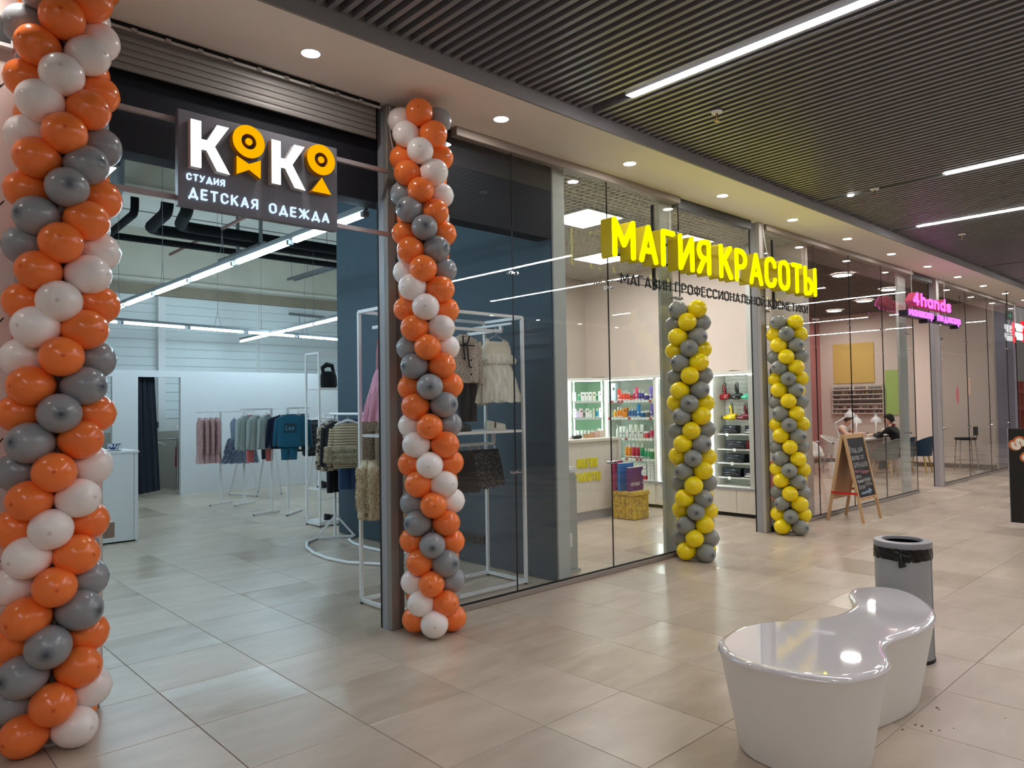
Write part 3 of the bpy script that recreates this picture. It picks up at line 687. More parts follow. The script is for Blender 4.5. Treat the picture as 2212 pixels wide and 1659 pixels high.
write('МАГАЗИН ПРОФЕССИОНАЛЬНОЙ КОСМЕТИКИ', (5.29, 4.19, 2.648), XU, ZU, NF, .108, .0105, .010, M_RUBBER, sb, width=3.75, gap=.17, space=.34, rounded=False)
for z in (2.672, 2.735): MB().box(5.25, 9.05, 4.203, 4.21, z - .004, z + .004).build('rail', pm('grey rail', S(90, 90, 92), .5, .4), sb)

# pink sign of the nail salon
M_PLIT = glow('pink lit face', (1.0, 0.10, 0.62, 1), 2.6)
M_VLIT = glow('violet lit face', (0.62, 0.12, 1.0, 1), 2.4)
M_PSIDE = pm('rose letter side', S(190, 70, 90), .5, emit=(1, .1, .35, 1), es=.15)
fh = thing('shop_sign', 'glowing pink numeral and letters over violet words, nail salon sign', 'sign', (13.4, 4.1, 2.9))
for ya, dp, mat, nm in ((4.075, .12, M_PSIDE, 'letter_side'), (4.06, .015, M_PLIT, 'letter_face')):
    write('4hands', (12.42, ya, 3.035), XU, ZU, NF, .215, .045, dp, mat, fh, width=1.83, gap=.22, wx=1.3, name=nm)
for x in (12.7, 14.3): MB().box(x - .005, x + .005, 4.18, 4.19, 2.9, 3.70).build('hanger_bar', M_GREYCOL, fh)
MB().box(12.12, 13.25, 4.06, 4.19, 2.845, 2.935).build('backing_box', pm('dark violet box', S(30, 14, 40), .5), fh)
MB().box(13.42, 14.72, 4.06, 4.19, 2.835, 2.93).build('backing_box', pm('dark violet box', S(30, 14, 40), .5), fh)
for x in (13.0, 14.55): MB().box(x, x + .09, 4.06, 4.19, 2.79, 2.85).build('backing_box', pm('dark violet box', S(30, 14, 40), .5), fh)
write('маникюр', (12.17, 4.045, 2.852), XU, ZU, NF, .145, .022, .015, M_VLIT, fh, width=1.10, gap=.22, wx=1.2, name='letter_face')
write('педикюр', (13.48, 4.045, 2.852), XU, ZU, NF, .145, .022, .015, M_VLIT, fh, width=1.20, gap=.22, wx=1.2, name='letter_face')
# white and red sign further on
ch = thing('shop_sign', 'white lit letters beside a red disc, half hidden at the right edge', 'sign', (19.1, 4.25, 3.1))
M_RLIT = glow('red lit face', (1.0, 0.015, 0.03, 1), 1.6)
M_WLIT2 = glow('white lit face far', (1, 1, 1, 1), 1.5)
for tx, z in (('ЧИО', 3.045), ('ЧИО', 2.85)):
    write(tx, (19.35, 4.24, z), XU, ZU, NF, .17, .028, .03, M_WLIT2, ch, width=.54, name='letter_face')
for x in (19.5, 20.0): MB().box(x - .005, x + .005, 4.29, 4.30, 2.96, 3.70).build('hanger_bar', M_GREYCOL, ch)
MB().box(19.35, 20.7, 4.285, 4.295, 2.96, 2.98).build('rail', M_GAL if 'M_GAL' in globals() else M_STEEL, ch)
MB().cyl((20.08, 4.25, 3.07), (20.08, 4.29, 3.07), .24, 28).build('red_disc', M_RLIT, ch)
mb = MB(); stroke_mb(mb, [[(0, 1), (.5, .45), (1, .75)], [(.5, .45), (1.05, 0)]], (19.99, 4.245, 2.97), XU, ZU, NF, .31, .21, .03, .01, True, 0); mb.build('white_mark', M_WLIT2, ch)
write('П', (20.5, 4.24, 2.85), XU, ZU, NF, .13, .026, .03, M_WLIT2, ch, width=.125, name='letter_face')
# exit sign
ex = thing('exit_sign', 'small dark green exit sign hanging from the soffit near the far glass', 'sign', (17.3, 4.0, 3.4))
MB().box(17.22, 17.62, 3.92, 3.95, 3.13, 3.30).build('housing', pm('exit housing', S(40, 52, 46), .5), ex)
mb = MB(); stroke_mb(mb, [[(0, .5), (.6, .5)], [(.4, .8), (.65, .5), (.4, .2)]], (17.30, 3.918, 3.15), XU, ZU, NF, .3, .12, .015, .002, True, 0); mb.build('arrow', glow('exit green', (.1, .6, .3, 1), .6), ex)
MB().box(17.27, 17.29, 3.93, 3.945, 3.30, 3.70).build('bracket', M_RUBBER, ex)
# dark kiosk box sign in the top-left corner
dk = thing('arrow_sign', 'small black sign box on the pink wall, cut by the top left corner', 'sign', (.5, 4.29, 3.42))
MB().box(.30, .635, 4.27, 4.32, 3.37, 3.50).build('box', M_RUBBER, dk)
MB().box(.30, .645, 4.27, 4.32, 3.352, 3.37).build('lower_rim', M_WHITE, dk); MB().box(.635, .645, 4.27, 4.32, 3.37, 3.50).build('side_rim', M_WHITE, dk)

# ================================================================= BENCH, BIN, BOARD, KIOSK
TOP = [(2.969,1.844),(3.055,1.88),(3.221,1.907),(3.381,1.884),(3.506,1.821),(3.6,1.749),(3.698,1.686),(3.821,1.655),(3.956,1.656),(4.075,1.681),(4.16,1.728),(4.276,1.796),(4.376,1.816),(4.492,1.781),(4.556,1.703),(4.561,1.605),(4.475,1.489),(4.322,1.38),(4.187,1.313),(4.07,1.28),(3.923,1.269),(3.777,1.281),(3.658,1.307),(3.567,1.32),(3.477,1.307),(3.39,1.266),(3.302,1.219),(3.246,1.198),(3.157,1.19),(3.055,1.21),(2.952,1.256),(2.898,1.322),(2.855,1.425),(2.833,1.543),(2.841,1.65),(2.885,1.755)]
def smooth_loop(P, it=1):
    P = [Vector(p) for p in P]
    n = len(P); out = []
    for i in range(n):                                  # Catmull-Rom, three points per span
        p0, p1, p2, p3 = P[i - 1], P[i], P[(i + 1) % n], P[(i + 2) % n]
        for t in (0, 1 / 3, 2 / 3):
            out.append(.5 * ((2 * p1) + (p2 - p0) * t + (2 * p0 - 5 * p1 + 4 * p2 - p3) * t * t + (3 * p1 - p0 - 3 * p2 + p3) * t ** 3))
    for _ in range(it): out = [(out[i - 1] + out[i] * 2 + out[(i + 1) % len(out)]) / 4 for i in range(len(out))]
    return out
LP = smooth_loop(TOP, 3)
def inset(P, d):
    n = len(P); r = []
    for i in range(n):
        tn = (P[(i + 1) % n] - P[i - 1]).normalized(); r.append(P[i] + Vector((tn.y, -tn.x)) * d)
    return r
def bench():
    t = thing('bench', 'glossy white peanut-shaped mall bench on the tiled floor', 'bench', (3.7, 1.55, 0))
    M_B = pm('bench lacquer', S(228, 222, 223), .03, spec=.7, vary=.01, coat=1.0)
    ring = []
    for z, d in ((0.004, .085), (.02, .08), (.2, .048), (.38, .014), (.412, .006), (.428, -.002), (.44, .002), (.448, .012), (.45, .024), (.4502, .034)):
        ring.append([(p.x, p.y, z) for p in inset(LP, d)])
    n = len(LP)
    body = MB(); body.rings(ring[:6], cap=True).build('body', pm('bench side', S(236, 234, 230), .34, vary=.015), t, smooth=True)
    top = MB(); top.rings(ring[5:], cap=True)
    top.build('seat', M_B, t, smooth=True)
bench()
def litter_bin():
    t = thing('litter_bin', 'grey cylindrical litter bin with a black liner standing behind the white bench', 'bin', (4.755, 1.664, 0))
    o = (4.755, 1.664, 0)
    MB().lathe([(.158, 0), (.158, .02)], 40, o).build('foot_ring', M_RUBBER, t, smooth=True)
    MB().lathe([(.155, .02), (.155, .60)], 40, o, cap=False).build('body', pm('bin grey', S(158, 160, 162), .4, .0, vary=.03), t, smooth=True)
    rg = []
    for j in range(7):
        z = .597 + .075 * j / 6; rg.append([(o[0] + (.157 + .004 * math.sin(k * 1.7 + j) * (j < 6) + .002 * math.sin(k * .7 + 2 * j)) * math.cos(2 * PI * k / 60), o[1] + (.157 + .004 * math.sin(k * 1.7 + j) * (j < 6)) * math.sin(2 * PI * k / 60), z + (.012 * N3(k * .13, j, 3.1) if j == 0 else 0)) for k in range(60)])
    MB().rings(rg, cap=False).build('liner', pm('black film', S(14, 14, 15), .25, vary=.1), t, smooth=True)
    kx, ky = o[0] - .147, o[1] - .045
    mb = MB(); mb.tube([(kx, ky, .66), (kx - .012, ky, .64), (kx - .014, ky, .615), (kx - .012, ky - .004, .585), (kx - .01, ky - .008, .57)], [.008, .014, .012, .02, .024], 8); mb.tube([(kx, ky + .05, .645), (kx - .014, ky + .02, .652), (kx - .014, ky, .645), (kx - .008, ky - .05, .63)], [.004, .007, .012, .005], 8)
    mb.build('knot', pm('black film', S(14, 14, 15), .25, vary=.1), t, smooth=True)
    MB().lathe([(.158, .668), (.16, .69), (.156, .70), (.112, .704), (.108, .69), (.108, .60)], 40, o, cap=False).build('rim_lid', pm('bin lid grey', S(140, 140, 144), .35, .0), t, smooth=True)
    MB().lathe([(0, .45), (.107, .45), (.107, .688)], 32, o, cap=False).build('inner_bag', pm('black film', S(14, 14, 15), .25, vary=.1), t, smooth=True)
    MB().box(o[0] - .001, o[0] + .001, o[1] - .1562, o[1] - .1545, .03, .6).build('seam', M_RUBBER, t)
litter_bin()
def a_board():
    t = thing('chalkboard', 'wooden folding a-board with handwritten chalkboard beside the yellow balloon column', 'sign', (9.84, 4.02, 0))
    M_W = pm('pale pine', S(202, 164, 122), .55, vary=.12, scale=5, stretch=(6, 6, .8)); M_K = pm('chalk slate', S(26, 26, 28), .6, vary=.1)
    def leaf(y0, y1, front):
        sg = 1 if front else -1
        def P(x, s): return Vector((x, lerp(y0, y1, s), lerp(0.0, 1.10, s)))
        d = (P(0, 1) - P(0, 0)); n = Vector((0, -d.z, d.y)).normalized() * (1 if front else -1)
        for x in (9.545, 10.10): MB().bar(P(x, 0), P(x, 1), .036, .022).build('leg', M_W, t)
        MB().bar(P(9.55, .985), P(10.10, .985), .022, .05).build('top_rail', M_W, t)
        MB().bar(P(9.55, .26), P(10.10, .26), .022, .04).build('lower_rail', M_W, t)
        u = d.normalized(); a = P(9.565, .27); 
        MB().frame(a - n * .004, (.52, 0, 0), d * .70, n * .008).build('slate' if front else 'plywood', M_K if front else pm('plywood', S(188, 142, 98), .6, vary=.08), t)
        if front:
            ch_ = pm('chalk', S(205, 205, 200), .9, vary=.1); cp = pm('pink chalk', S(190, 120, 130), .9)
            org = a + n * .0045
            ln = [('Уход для', .585, .085, .40, ch_), ('волос от', .49, .075, .38, ch_), ('БРЕНДОВ', .39, .062, .42, ch_), ('Matrix', .325, .04, .18, cp), ('Collagene', .305, .045, .24, cp), ('Ollin', .255, .04, .16, ch_),
                  ('Constant', .195, .045, .20, ch_), ('Delight', .20, .05, .21, ch_), ('Estel', .115, .055, .20, ch_), ('TEFIA', .14, .042, .20, ch_)]
            xs = [.03, .05, .07, .05, .25, .05, .06, .28, .07, .29]
            for (tx, s, h_, wd, mt), x in zip(ln, xs):
                write(tx, org + Vector((x, 0, 0)) + u * s, (1, .0, 0), u, n, h_, .0055, .0006, mt, t, width=wd, name='chalk_writing', joined=True)
            MB().prism([(0, .012), (.25, .03), (.24, .06), (.36, .025), (.25, -.03), (.255, -.005), (0, -.01)], org + Vector((.10, 0, 0)) + u * .055, XU, u, n * .0006).build('chalk_arrow', pm('blue grey chalk', S(130, 150, 165), .9), t)
            for x in (9.66, 9.83, 10.0): MB().cyl(P(x, .26) + n * .008, P(x, .26) + n * .016, .008, 8).build('screw', pm('copper screw', S(150, 80, 50), .4, .6), t)
    leaf(3.79, 4.0, True); leaf(4.24, 4.03, False)
    M_RS = pm('red strap', S(205, 40, 38), .6)
    for x in (9.532, 10.118):
        MB().bar((x, 3.85, .36), (x, 4.18, .36), .012, .03).build('strap', M_RS, t)
a_board()
def kiosk():
    t = thing('kiosk_sign', 'black panel stand with an orange-edged slanted word, cut by the right photo edge', 'sign', (10.6, 2.3, 0))
    MB().box(10.23, 10.29, 1.1, 2.365, .08, 1.185).build('panel', pm('black laminate', S(9, 9, 10), .5, vary=.05), t)
    MB().box(10.225, 10.292, 2.365, 2.373, .08, 1.187).build('edge_strip', M_ALU, t)
    for y in (2.22, 1.2): MB().box(10.2, 10.34, y - .05, y, 0, .08).build('foot', pm('pine foot', S(190, 140, 95), .6, vary=.1), t)
    a = math.radians(-52); ux = (0, -math.cos(a), math.sin(a)); uy = (0, math.sin(a), math.cos(a))
    og = Vector((10.2295, 2.335, 1.0))
    for th, dp, mt, nm in ((.085, .002, pm('orange print', S(190, 100, 45), .5), 'letter_outline'), (.04, .004, pm('cream print', S(230, 225, 215), .5), 'letter')):
        o2 = og - Vector(ux) * th / 2 - Vector(uy) * th / 2
        write('Star', o2, ux, uy, (-1, 0, 0), .15 + th - .04, th, dp, mt, t, width=.56 + th - .04, gap=.30, name=nm)
kiosk()
# ================================================================= CLOTHES SHOP
def node_mat(name, fn):
    if name in MATS: return MATS[name]
    m = bpy.data.materials.new(name); m.use_nodes = True; fn(m.node_tree, m.node_tree.nodes, m.node_tree.links, m.node_tree.nodes['Principled BSDF']); MATS[name] = m
    return m
def ramp(N, stops, const=False):
    cr = N.new('ShaderNodeValToRGB'); el = cr.color_ramp.elements
    while len(el) < len(stops): el.new(.5)
    for e, (p, c) in zip(el, stops): e.position = p; e.color = c
    if const: cr.color_ramp.interpolation = 'CONSTANT'
    return cr
def fabric(name, col, rough=.9, vary=.10, scale=18, bump=.3, bscale=90, stretch=None): return pm('fabric ' + name, col, rough, spec=.2, vary=vary, scale=scale, bump=bump, bscale=bscale, stretch=stretch, sheen=.2)
def leopard(name, base, ring, core, scale):
    def f(nt, N, L, b):
        tc = N.new('ShaderNodeTexCoord'); nz = N.new('ShaderNodeTexNoise'); nz.inputs['Scale'].default_value = scale * .8
        mx = N.new('ShaderNodeMix'); mx.data_type = 'VECTOR'; mx.inputs[0].default_value = .06
        L.new(tc.outputs['Object'], nz.inputs[0]); L.new(tc.outputs['Object'], mx.inputs[4]); L.new(nz.outputs['Color'], mx.inputs[5])
        v = N.new('ShaderNodeTexVoronoi'); v.inputs['Scale'].default_value = scale; L.new(mx.outputs[1], v.inputs['Vector'])
        cr = ramp(N, [(0, core), (.26, ring), (.46, base)], True); L.new(v.outputs['Distance'], cr.inputs[0]); L.new(cr.outputs[0], b.inputs['Base Color']); b.inputs['Roughness'].default_value = .8
    return node_mat(name, f)
def sequin(name, col, spark, scale=140, th=.93):
    def f(nt, N, L, b):
        tc = N.new('ShaderNodeTexCoord'); v = N.new('ShaderNodeTexVoronoi'); v.inputs['Scale'].default_value = scale; L.new(tc.outputs['Object'], v.inputs['Vector'])
        sp = N.new('ShaderNodeSeparateColor'); L.new(v.outputs['Color'], sp.inputs[0])
        cr = ramp(N, [(0, col), (th, spark)], True); L.new(sp.outputs[0], cr.inputs[0]); L.new(cr.outputs[0], b.inputs['Base Color'])
        b.inputs['Metallic'].default_value = 0; b.inputs['Roughness'].default_value = .3
        bp = N.new('ShaderNodeBump'); bp.inputs['Strength'].default_value = .8; bp.inputs['Distance'].default_value = .006; L.new(sp.outputs[1], bp.inputs['Height']); L.new(bp.outputs[0], b.inputs['Normal'])
    return node_mat(name, f)
def tulle(name, col, al=.55):
    def f(nt, N, L, b):
        tc = N.new('ShaderNodeTexCoord'); mp = N.new('ShaderNodeMapping'); mp.inputs['Scale'].default_value = (40, 40, 3); nz = N.new('ShaderNodeTexNoise'); nz.inputs['Scale'].default_value = 1.0; nz.inputs['Detail'].default_value = 4
        L.new(tc.outputs['Object'], mp.inputs[0]); L.new(mp.outputs[0], nz.inputs['Vector'])
        mr = N.new('ShaderNodeMapRange'); mr.inputs['From Min'].default_value = .3; mr.inputs['From Max'].default_value = .7; mr.inputs['To Min'].default_value = al - .25; mr.inputs['To Max'].default_value = min(1, al + .3)
        L.new(nz.outputs['Fac'], mr.inputs[0]); L.new(mr.outputs[0], b.inputs['Alpha']); b.inputs['Base Color'].default_value = col; b.inputs['Roughness'].default_value = .9
    return node_mat(name, f)
def stripes(name, c1, c2, scale, axis='Z', bump=.6):
    def f(nt, N, L, b):
        tc = N.new('ShaderNodeTexCoord'); wv = N.new('ShaderNodeTexWave'); wv.bands_direction = axis; wv.inputs['Scale'].default_value = scale; wv.inputs['Distortion'].default_value = 1.2; wv.inputs['Detail'].default_value = 2
        L.new(tc.outputs['Object'], wv.inputs[0]); cr = ramp(N, [(.1, c2), (.6, c1)]); L.new(wv.outputs['Fac'], cr.inputs[0]); L.new(cr.outputs[0], b.inputs['Base Color']); b.inputs['Roughness'].default_value = .9
        bp = N.new('ShaderNodeBump'); bp.inputs['Strength'].default_value = bump; bp.inputs['Distance'].default_value = .01; L.new(wv.outputs['Fac'], bp.inputs['Height']); L.new(bp.outputs[0], b.inputs['Normal'])
    return node_mat(name, f)

def cloth(mb, prof, n=26, wr=.006, seed=0.0, fold=0.0, nf=9, cx=0.0, pw=.8, cap=True, rough=0.0):
    rings = []; m = len(prof)
    for j, (z, hw, hd) in enumerate(prof):
        t = j / (m - 1); r = []
        for k in range(n):
            a = 2 * PI * k / n; ca, sa = math.cos(a), math.sin(a)
            x = hw * math.copysign(abs(ca) ** pw, ca); y = hd * math.copysign(abs(sa) ** pw, sa)
            f = 1 + fold * t * math.sin(nf * a + seed * 3 + 1.3 * math.sin(seed + t * 2)); w_ = wr * N3(ca * 2.2 + seed, sa * 2.2, z * 9 + seed) + rough * N3(ca * 9 + seed, sa * 9, z * 45)
            r.append((cx + x * f + w_ * ca, y * f + w_ * sa * 1.2, z + (fold and t > .98) * .006 * math.sin(nf * a + seed)))
        rings.append(r)
    return mb.rings(rings, cap)
def sleeve(mb, sgn, x0, z0, x1, z1, r0, r1, seed=0.0, n=12, y1=0.0, wr=.006):
    rings = []
    for j in range(9):
        t = j / 8; x = lerp(x0, x1, t ** .8); z = lerp(z0, z1, t); r = lerp(r0, r1, t); rr = []
        for k in range(n):
            a = 2 * PI * k / n; w_ = wr * N3(math.cos(a) * 2 + seed, math.sin(a) * 2, t * 6 + sgn)
            rr.append((sgn * (x + (r + w_) * math.cos(a)), y1 * t + (r * .75 + w_) * math.sin(a), z + .3 * r * math.cos(a) * (1 - t)))
        rings.append(rr)
    return mb.rings(rings)
def fluff(mb, pts, length, count, seed, wid=.006, droop=.6):
    """short tufts standing off a surface: pts = function(u, v) -> (point, outward)"""
    r = random.Random(seed)
    for _ in range(count):
        p, nrm = pts(r.random(), r.random()); p = Vector(p); nrm = Vector(nrm).normalized()
        d = (nrm + Vector((r.uniform(-.6, .6), r.uniform(-.6, .6), -droop + r.uniform(-.4, .3)))).normalized() * length * r.uniform(.6, 1.2)
        s = nrm.cross(Vector((r.uniform(-1, 1), r.uniform(-1, 1), r.uniform(-.3, 1)))).normalized() * wid * r.uniform(.6, 1.4)
        mb.add([p - s, p + s, p + d * .6 + s * .6 + Vector((0, 0, -.001)), p + d], [(0, 1, 2), (0, 2, 3)])
    return mb
M_WIRE = pm('white wire', S(225, 225, 222), .4)
def hanger_mesh(w_, wood=False):
    mb = MB(); mb.tube([(0, 0, -.06), (0, 0, -.03)] + [(.014 * math.sin(a), 0, -.014 + .014 * -math.cos(a) + .006) for a in [i * PI / 5 for i in range(1, 9)]], .0018, 5)
    if wood:
        mb.prism([(-w_, -.115), (-w_ * .8, -.095), (-.03, -.062), (0, -.055), (.03, -.062), (w_ * .8, -.095), (w_, -.115), (w_ * .96, -.128), (w_ * .5, -.10), (0, -.082), (-w_ * .5, -.10), (-w_ * .96, -.128)], (0, -.006, 0), XU, ZU, (0, .012, 0))
    else:
        mb.tube([(0, 0, -.06), (-w_, 0, -.115), (-w_ - .01, 0, -.125), (w_ + .01, 0, -.125), (w_, 0, -.115), (0, 0, -.06)], .0022, 5)
    return mb
HW = hanger_mesh(.13).mesh('hanger', M_WIRE); HWD = hanger_mesh(.14, True).mesh('hanger', M_WHITE)
def hanger(loc, rot, label, group, wood=False, clip=False):
    o = bpy.data.objects.new('hanger', HWD if wood else HW); COL.objects.link(o); o.location = loc; o.rotation_euler = (0, 0, rot)
    tag(o, label, 'hanger', group); return o
GP = {}
def garment(kind, loc, rot, label, cat, group=None, **k):
    """hangs from loc; local x runs along the shoulders"""
    t = thing({'shirt': 'shirt', 'dress': 'dress', 'skirt': 'skirt', 'trousers': 'trousers', 'jacket': 'jacket', 'sweatshirt': 'sweatshirt', 'sweater': 'sweater'}[kind], label, cat, loc, group)
    t.rotation_euler = (0, 0, rot); ROOTLOC[t.name] = (0, 0, 0)
    mat = k['mat']; W_ = k.get('w', .17); L_ = k.get('l', .45); sd = k.get('seed', 1.0); D_ = k.get('d', .045)
    if kind in ('shirt', 'jacket', 'sweatshirt', 'sweater'):
        fl = k.get('flare', 1.0)
        prof = [(-.085, W_ * .30, .022), (-.10, W_ * .55, .03), (-.125, W_ * .95, D_ * .7), (-.17, W_, D_), (-.26, W_ * 1.0, D_ * 1.05), (-.085 - L_ * .6, W_ * lerp(1, fl, .5), D_ * 1.1), (-.085 - L_ * .85, W_ * lerp(1, fl, .85), D_ * 1.1), (-.085 - L_ * .93, W_ * fl, D_ * 1.05), (-.085 - L_, W_ * fl * .97, D_)]
        cloth(MB(), prof, seed=sd, wr=.010, fold=k.get('fold', .02), nf=7).build('body', mat, t, smooth=True)
        sm = k.get('sleeve', mat); sl = k.get('sl', L_ * .86)
        for s in (-1, 1):
            sv = sleeve(MB(), s, W_ * .86, -.15, W_ * 1.18, -.12 - sl, .050 if kind != 'shirt' else .042, .030, sd + s).build('sleeve', sm, t, smooth=True)
            cu = MB(); sleeve(cu, s, W_ * 1.17, -.12 - sl, W_ * 1.18, -.15 - sl, .026, .027, sd, wr=.001); cu.build('cuff', k.get('rib', sm), sv, smooth=True)
        mb = MB(); cloth(mb, [(-.08, W_ * .33, .034), (-.095, W_ * .36, .038)], n=18, wr=0, cap=False); mb.build('collar', k.get('rib', mat), t, smooth=True)
        if k.get('rib'):
            cloth(MB(), [(-.085 - L_ * .92, W_ * fl * .99, D_ * 1.02), (-.085 - L_ * 1.0, W_ * fl * .93, D_ * .98), (-.085 - L_ * 1.03, W_ * fl * .93, D_ * .98)], seed=sd, wr=.002).build('hem', k['rib'], t, smooth=True)
        if k.get('lace'):
            cloth(MB(), [(-.085 - L_ * .9, W_ * fl, D_), (-.085 - L_ - k['lace'], W_ * fl * 1.08, D_ * 1.2)], seed=sd, wr=.01, fold=.08, nf=11, n=44).build('underlayer', k.get('lmat', mat), t, smooth=True)
    elif kind == 'dress':
        b = k.get('bod', .22)
        cloth(MB(), [(-.115, W_ * .62, .02), (-.15, W_ * .75, .04), (-.20, W_ * .80, .05), (-.115 - b, W_ * .72, .055)], seed=sd, wr=.004).build('bodice', k.get('bmat', mat), t, smooth=True)
        for s in (-1, 1): MB().tube([(s * W_ * .45, 0, -.15), (s * W_ * .5, -.01, -.105), (s * W_ * .47, .01, -.095), (s * W_ * .45, .03, -.15)], [.014, .013, .013, .014], 6).build('strap', k.get('bmat', mat), t, smooth=True)
        fl = k.get('flare', 1.6); ly = k.get('layers', 1)
        for q in range(ly):
            z0 = -.10 - b; prof = []
            for j in range(8):
                u = j / 7; prof.append((lerp(z0, -.085 - L_ * (1 - .04 * q), u), W_ * lerp(.72, fl * (1 - .06 * q), u ** .75), lerp(.055, k.get('sd', .15) * (1 - .1 * q), u ** .8)))
            cloth(MB(), prof, n=64, seed=sd + q * 2.3, wr=.012, fold=k.get('fold', .09), nf=k.get('nf', 13) + 2 * q, pw=.95, cap=False).build('skirt_layer', mat, t, smooth=True)
        if k.get('ruffle'):
            cloth(MB(), [(-.115 - b * .55, W_ * .80, .06), (-.115 - b * .8, W_ * 1.02, .085), (-.115 - b * .98, W_ * .9, .075)], n=50, seed=sd, wr=.02, fold=.06, nf=15, cap=False).build('ruffle', mat, t, smooth=True)
            cloth(MB(), [(-.112 - b, W_ * .76, .062), (-.126 - b, W_ * .76, .062)], n=30, wr=0).build('waistband', k.get('band', mat), t, smooth=True)
    elif kind == 'skirt':
        prof = [(lerp(-.05, -.05 - L_, u), W_ * lerp(.8, k.get('flare', 1.1), u), lerp(.03, .055, u)) for u in (0, .15, .4, .7, 1)]
        cloth(MB(), prof, n=60, seed=sd, wr=.006, fold=k.get('fold', .08), nf=12, cap=False).build('pleats', mat, t, smooth=True)
        cloth(MB(), [(-.035, W_ * .8, .03), (-.065, W_ * .81, .032)], n=30, wr=0).build('waistband', k.get('band', mat), t, smooth=True)
        mb = MB(); mb.tube([(0, 0, -.015), (0, 0, 0), (.012, 0, .012), (.018, 0, 0)], .002, 5); mb.bar((-W_ * .95, 0, -.018), (W_ * .95, 0, -.018), .004)
        for s in (-.6, .6): mb.box(s * W_ - .008, s * W_ + .008, -.012, .012, -.055, -.005)
        mb.build('clip_hanger', M_CHROME, t)
    elif kind == 'trousers':
        for s in (-1, 1):
            prof = [(lerp(-.14, -.05 - L_, u), W_ * lerp(.52, k.get('flare', .46), u), lerp(.045, .035, u)) for u in (0, .3, .6, 1)]
            cloth(MB(), prof, n=18, seed=sd + s, wr=.008, cx=s * W_ * .47).build('trouser_leg', mat, t, smooth=True)
        cloth(MB(), [(-.05, W_ * .85, .03), (-.09, W_ * .9, .04), (-.17, W_ * .98, .05)], n=24, seed=sd, wr=.004).build('hip', mat, t, smooth=True)
    return t

# ---- fixtures -------------------------------------------------------------
M_TUBE = pm('white frame tube', S(230, 232, 234), .4, vary=.02)
def frame_thing(name, label, cat, o, parts, group=None, feet=()):
    t = thing(name, label, cat, o, group)
    for nm, segs in parts:
        mb = MB()
        for sgm in segs: mb.bar(sgm[0], sgm[1], sgm[2] if len(sgm) > 2 else .025)
        mb.build(nm, M_TUBE, t)
    for f in feet: MB().cyl((f[0], f[1], 0), (f[0], f[1], .014), .013, 8).build('foot', M_RUBBER, t)
    return t
# front display frame behind the first pane
DX0, DX1, DY0, DY1, DZ = 3.10, 4.43, 4.62, 5.12, 2.32
e = .0125; zb = .03
frame_thing('display_rack', 'white tubular clothes display frame standing right behind the shop glass', 'clothes rack', (3.76, 4.87, 0), [
  ('upright', [((DX0, DY0, .015), (DX0, DY0, DZ))]), ('upright', [((DX1, DY0, .015), (DX1, DY0, DZ))]), ('upright', [((DX0, DY1, .015), (DX0, DY1, DZ))]), ('upright', [((DX1, DY1, .015), (DX1, DY1, DZ))]),
  ('base_frame', [((DX0, DY0, zb), (DX1, DY0, zb)), ((DX0, DY1, zb), (DX1, DY1, zb)), ((DX0, DY0, zb), (DX0, DY1, zb)), ((DX1, DY0, zb), (DX1, DY1, zb))]),
  ('top_frame', [((DX0, DY0, DZ), (DX1, DY0, DZ)), ((DX0, DY1, DZ), (DX1, DY1, DZ)), ((DX0, DY0, DZ), (DX0, DY1, DZ)), ((DX1, DY0, DZ), (DX1, DY1, DZ))]),
  ('hanging_rail', [((3.55, 4.75, 2.20), (4.30, 4.75, 2.20)), ((4.30, 4.75, 2.20), (4.30, 4.75, 2.26)), ((4.30, 4.62, 2.26), (4.30, 5.12, 2.26), .02)]), ('hanging_rail', [((4.22, 4.70, 2.20), (4.22, 5.10, 2.20)), ((3.22, 4.70, 2.20), (3.22, 5.10, 2.20)), ((3.22, 4.90, 2.20), (3.55, 4.90, 2.20))]),
  ('lower_rail', [((3.2, 4.87, 1.22), (4.30, 4.87, 1.22)), ((4.30, 4.87, 1.22), (4.30, 4.87, 1.32)), ((3.2, 4.87, 1.22), (3.2, 4.87, 1.32))])],
  feet=((DX0, DY0), (DX1, DY0), (DX0, DY1), (DX1, DY1)))
sh = MB().box(DX0 + .013, DX1 - .013, DY0, DY1, 1.318, 1.340).build('shelf', M_WHITE, bpy.data.objects['display_rack'], bevel=.002)
# clothes on the display
M_TWEED = node_mat('tweed', lambda nt, N, L, b: None)
def _tw(nt, N, L, b):
    tc = N.new('ShaderNodeTexCoord'); v = N.new('ShaderNodeTexVoronoi'); v.inputs['Scale'].default_value = 260; L.new(tc.outputs['Object'], v.inputs['Vector']); sp = N.new('ShaderNodeSeparateColor'); L.new(v.outputs['Color'], sp.inputs[0])
    cr = ramp(N, [(0, S(70, 62, 56)), (.35, S(168, 152, 138)), (.75, S(206, 194, 180))]); L.new(sp.outputs[0], cr.inputs[0]); L.new(cr.outputs[0], b.inputs['Base Color']); b.inputs['Roughness'].default_value = .95
_tw(M_TWEED.node_tree, M_TWEED.node_tree.nodes, M_TWEED.node_tree.links, M_TWEED.node_tree.nodes['Principled BSDF'])
F_BLACK = fabric('black', S(22, 22, 25), .8); F_ROSE = fabric('dusty rose', S(150, 84, 96)); F_CREAM = fabric('cream', S(222, 214, 194))
T_PINK = tulle('pink tulle', S(222, 160, 182), .75); T_IVORY = tulle('ivory tulle', S(230, 228, 212), .9)
garment('dress', (3.20, 4.92, 2.21), 1.25, 'dusty rose party dress with pink tulle skirt, left of the grey shutter post', 'dress', 'pink tulle dresses', mat=T_PINK, bmat=F_ROSE, w=.16, l=.68, bod=.26, flare=1.25, layers=3, seed=2, sd=.17)
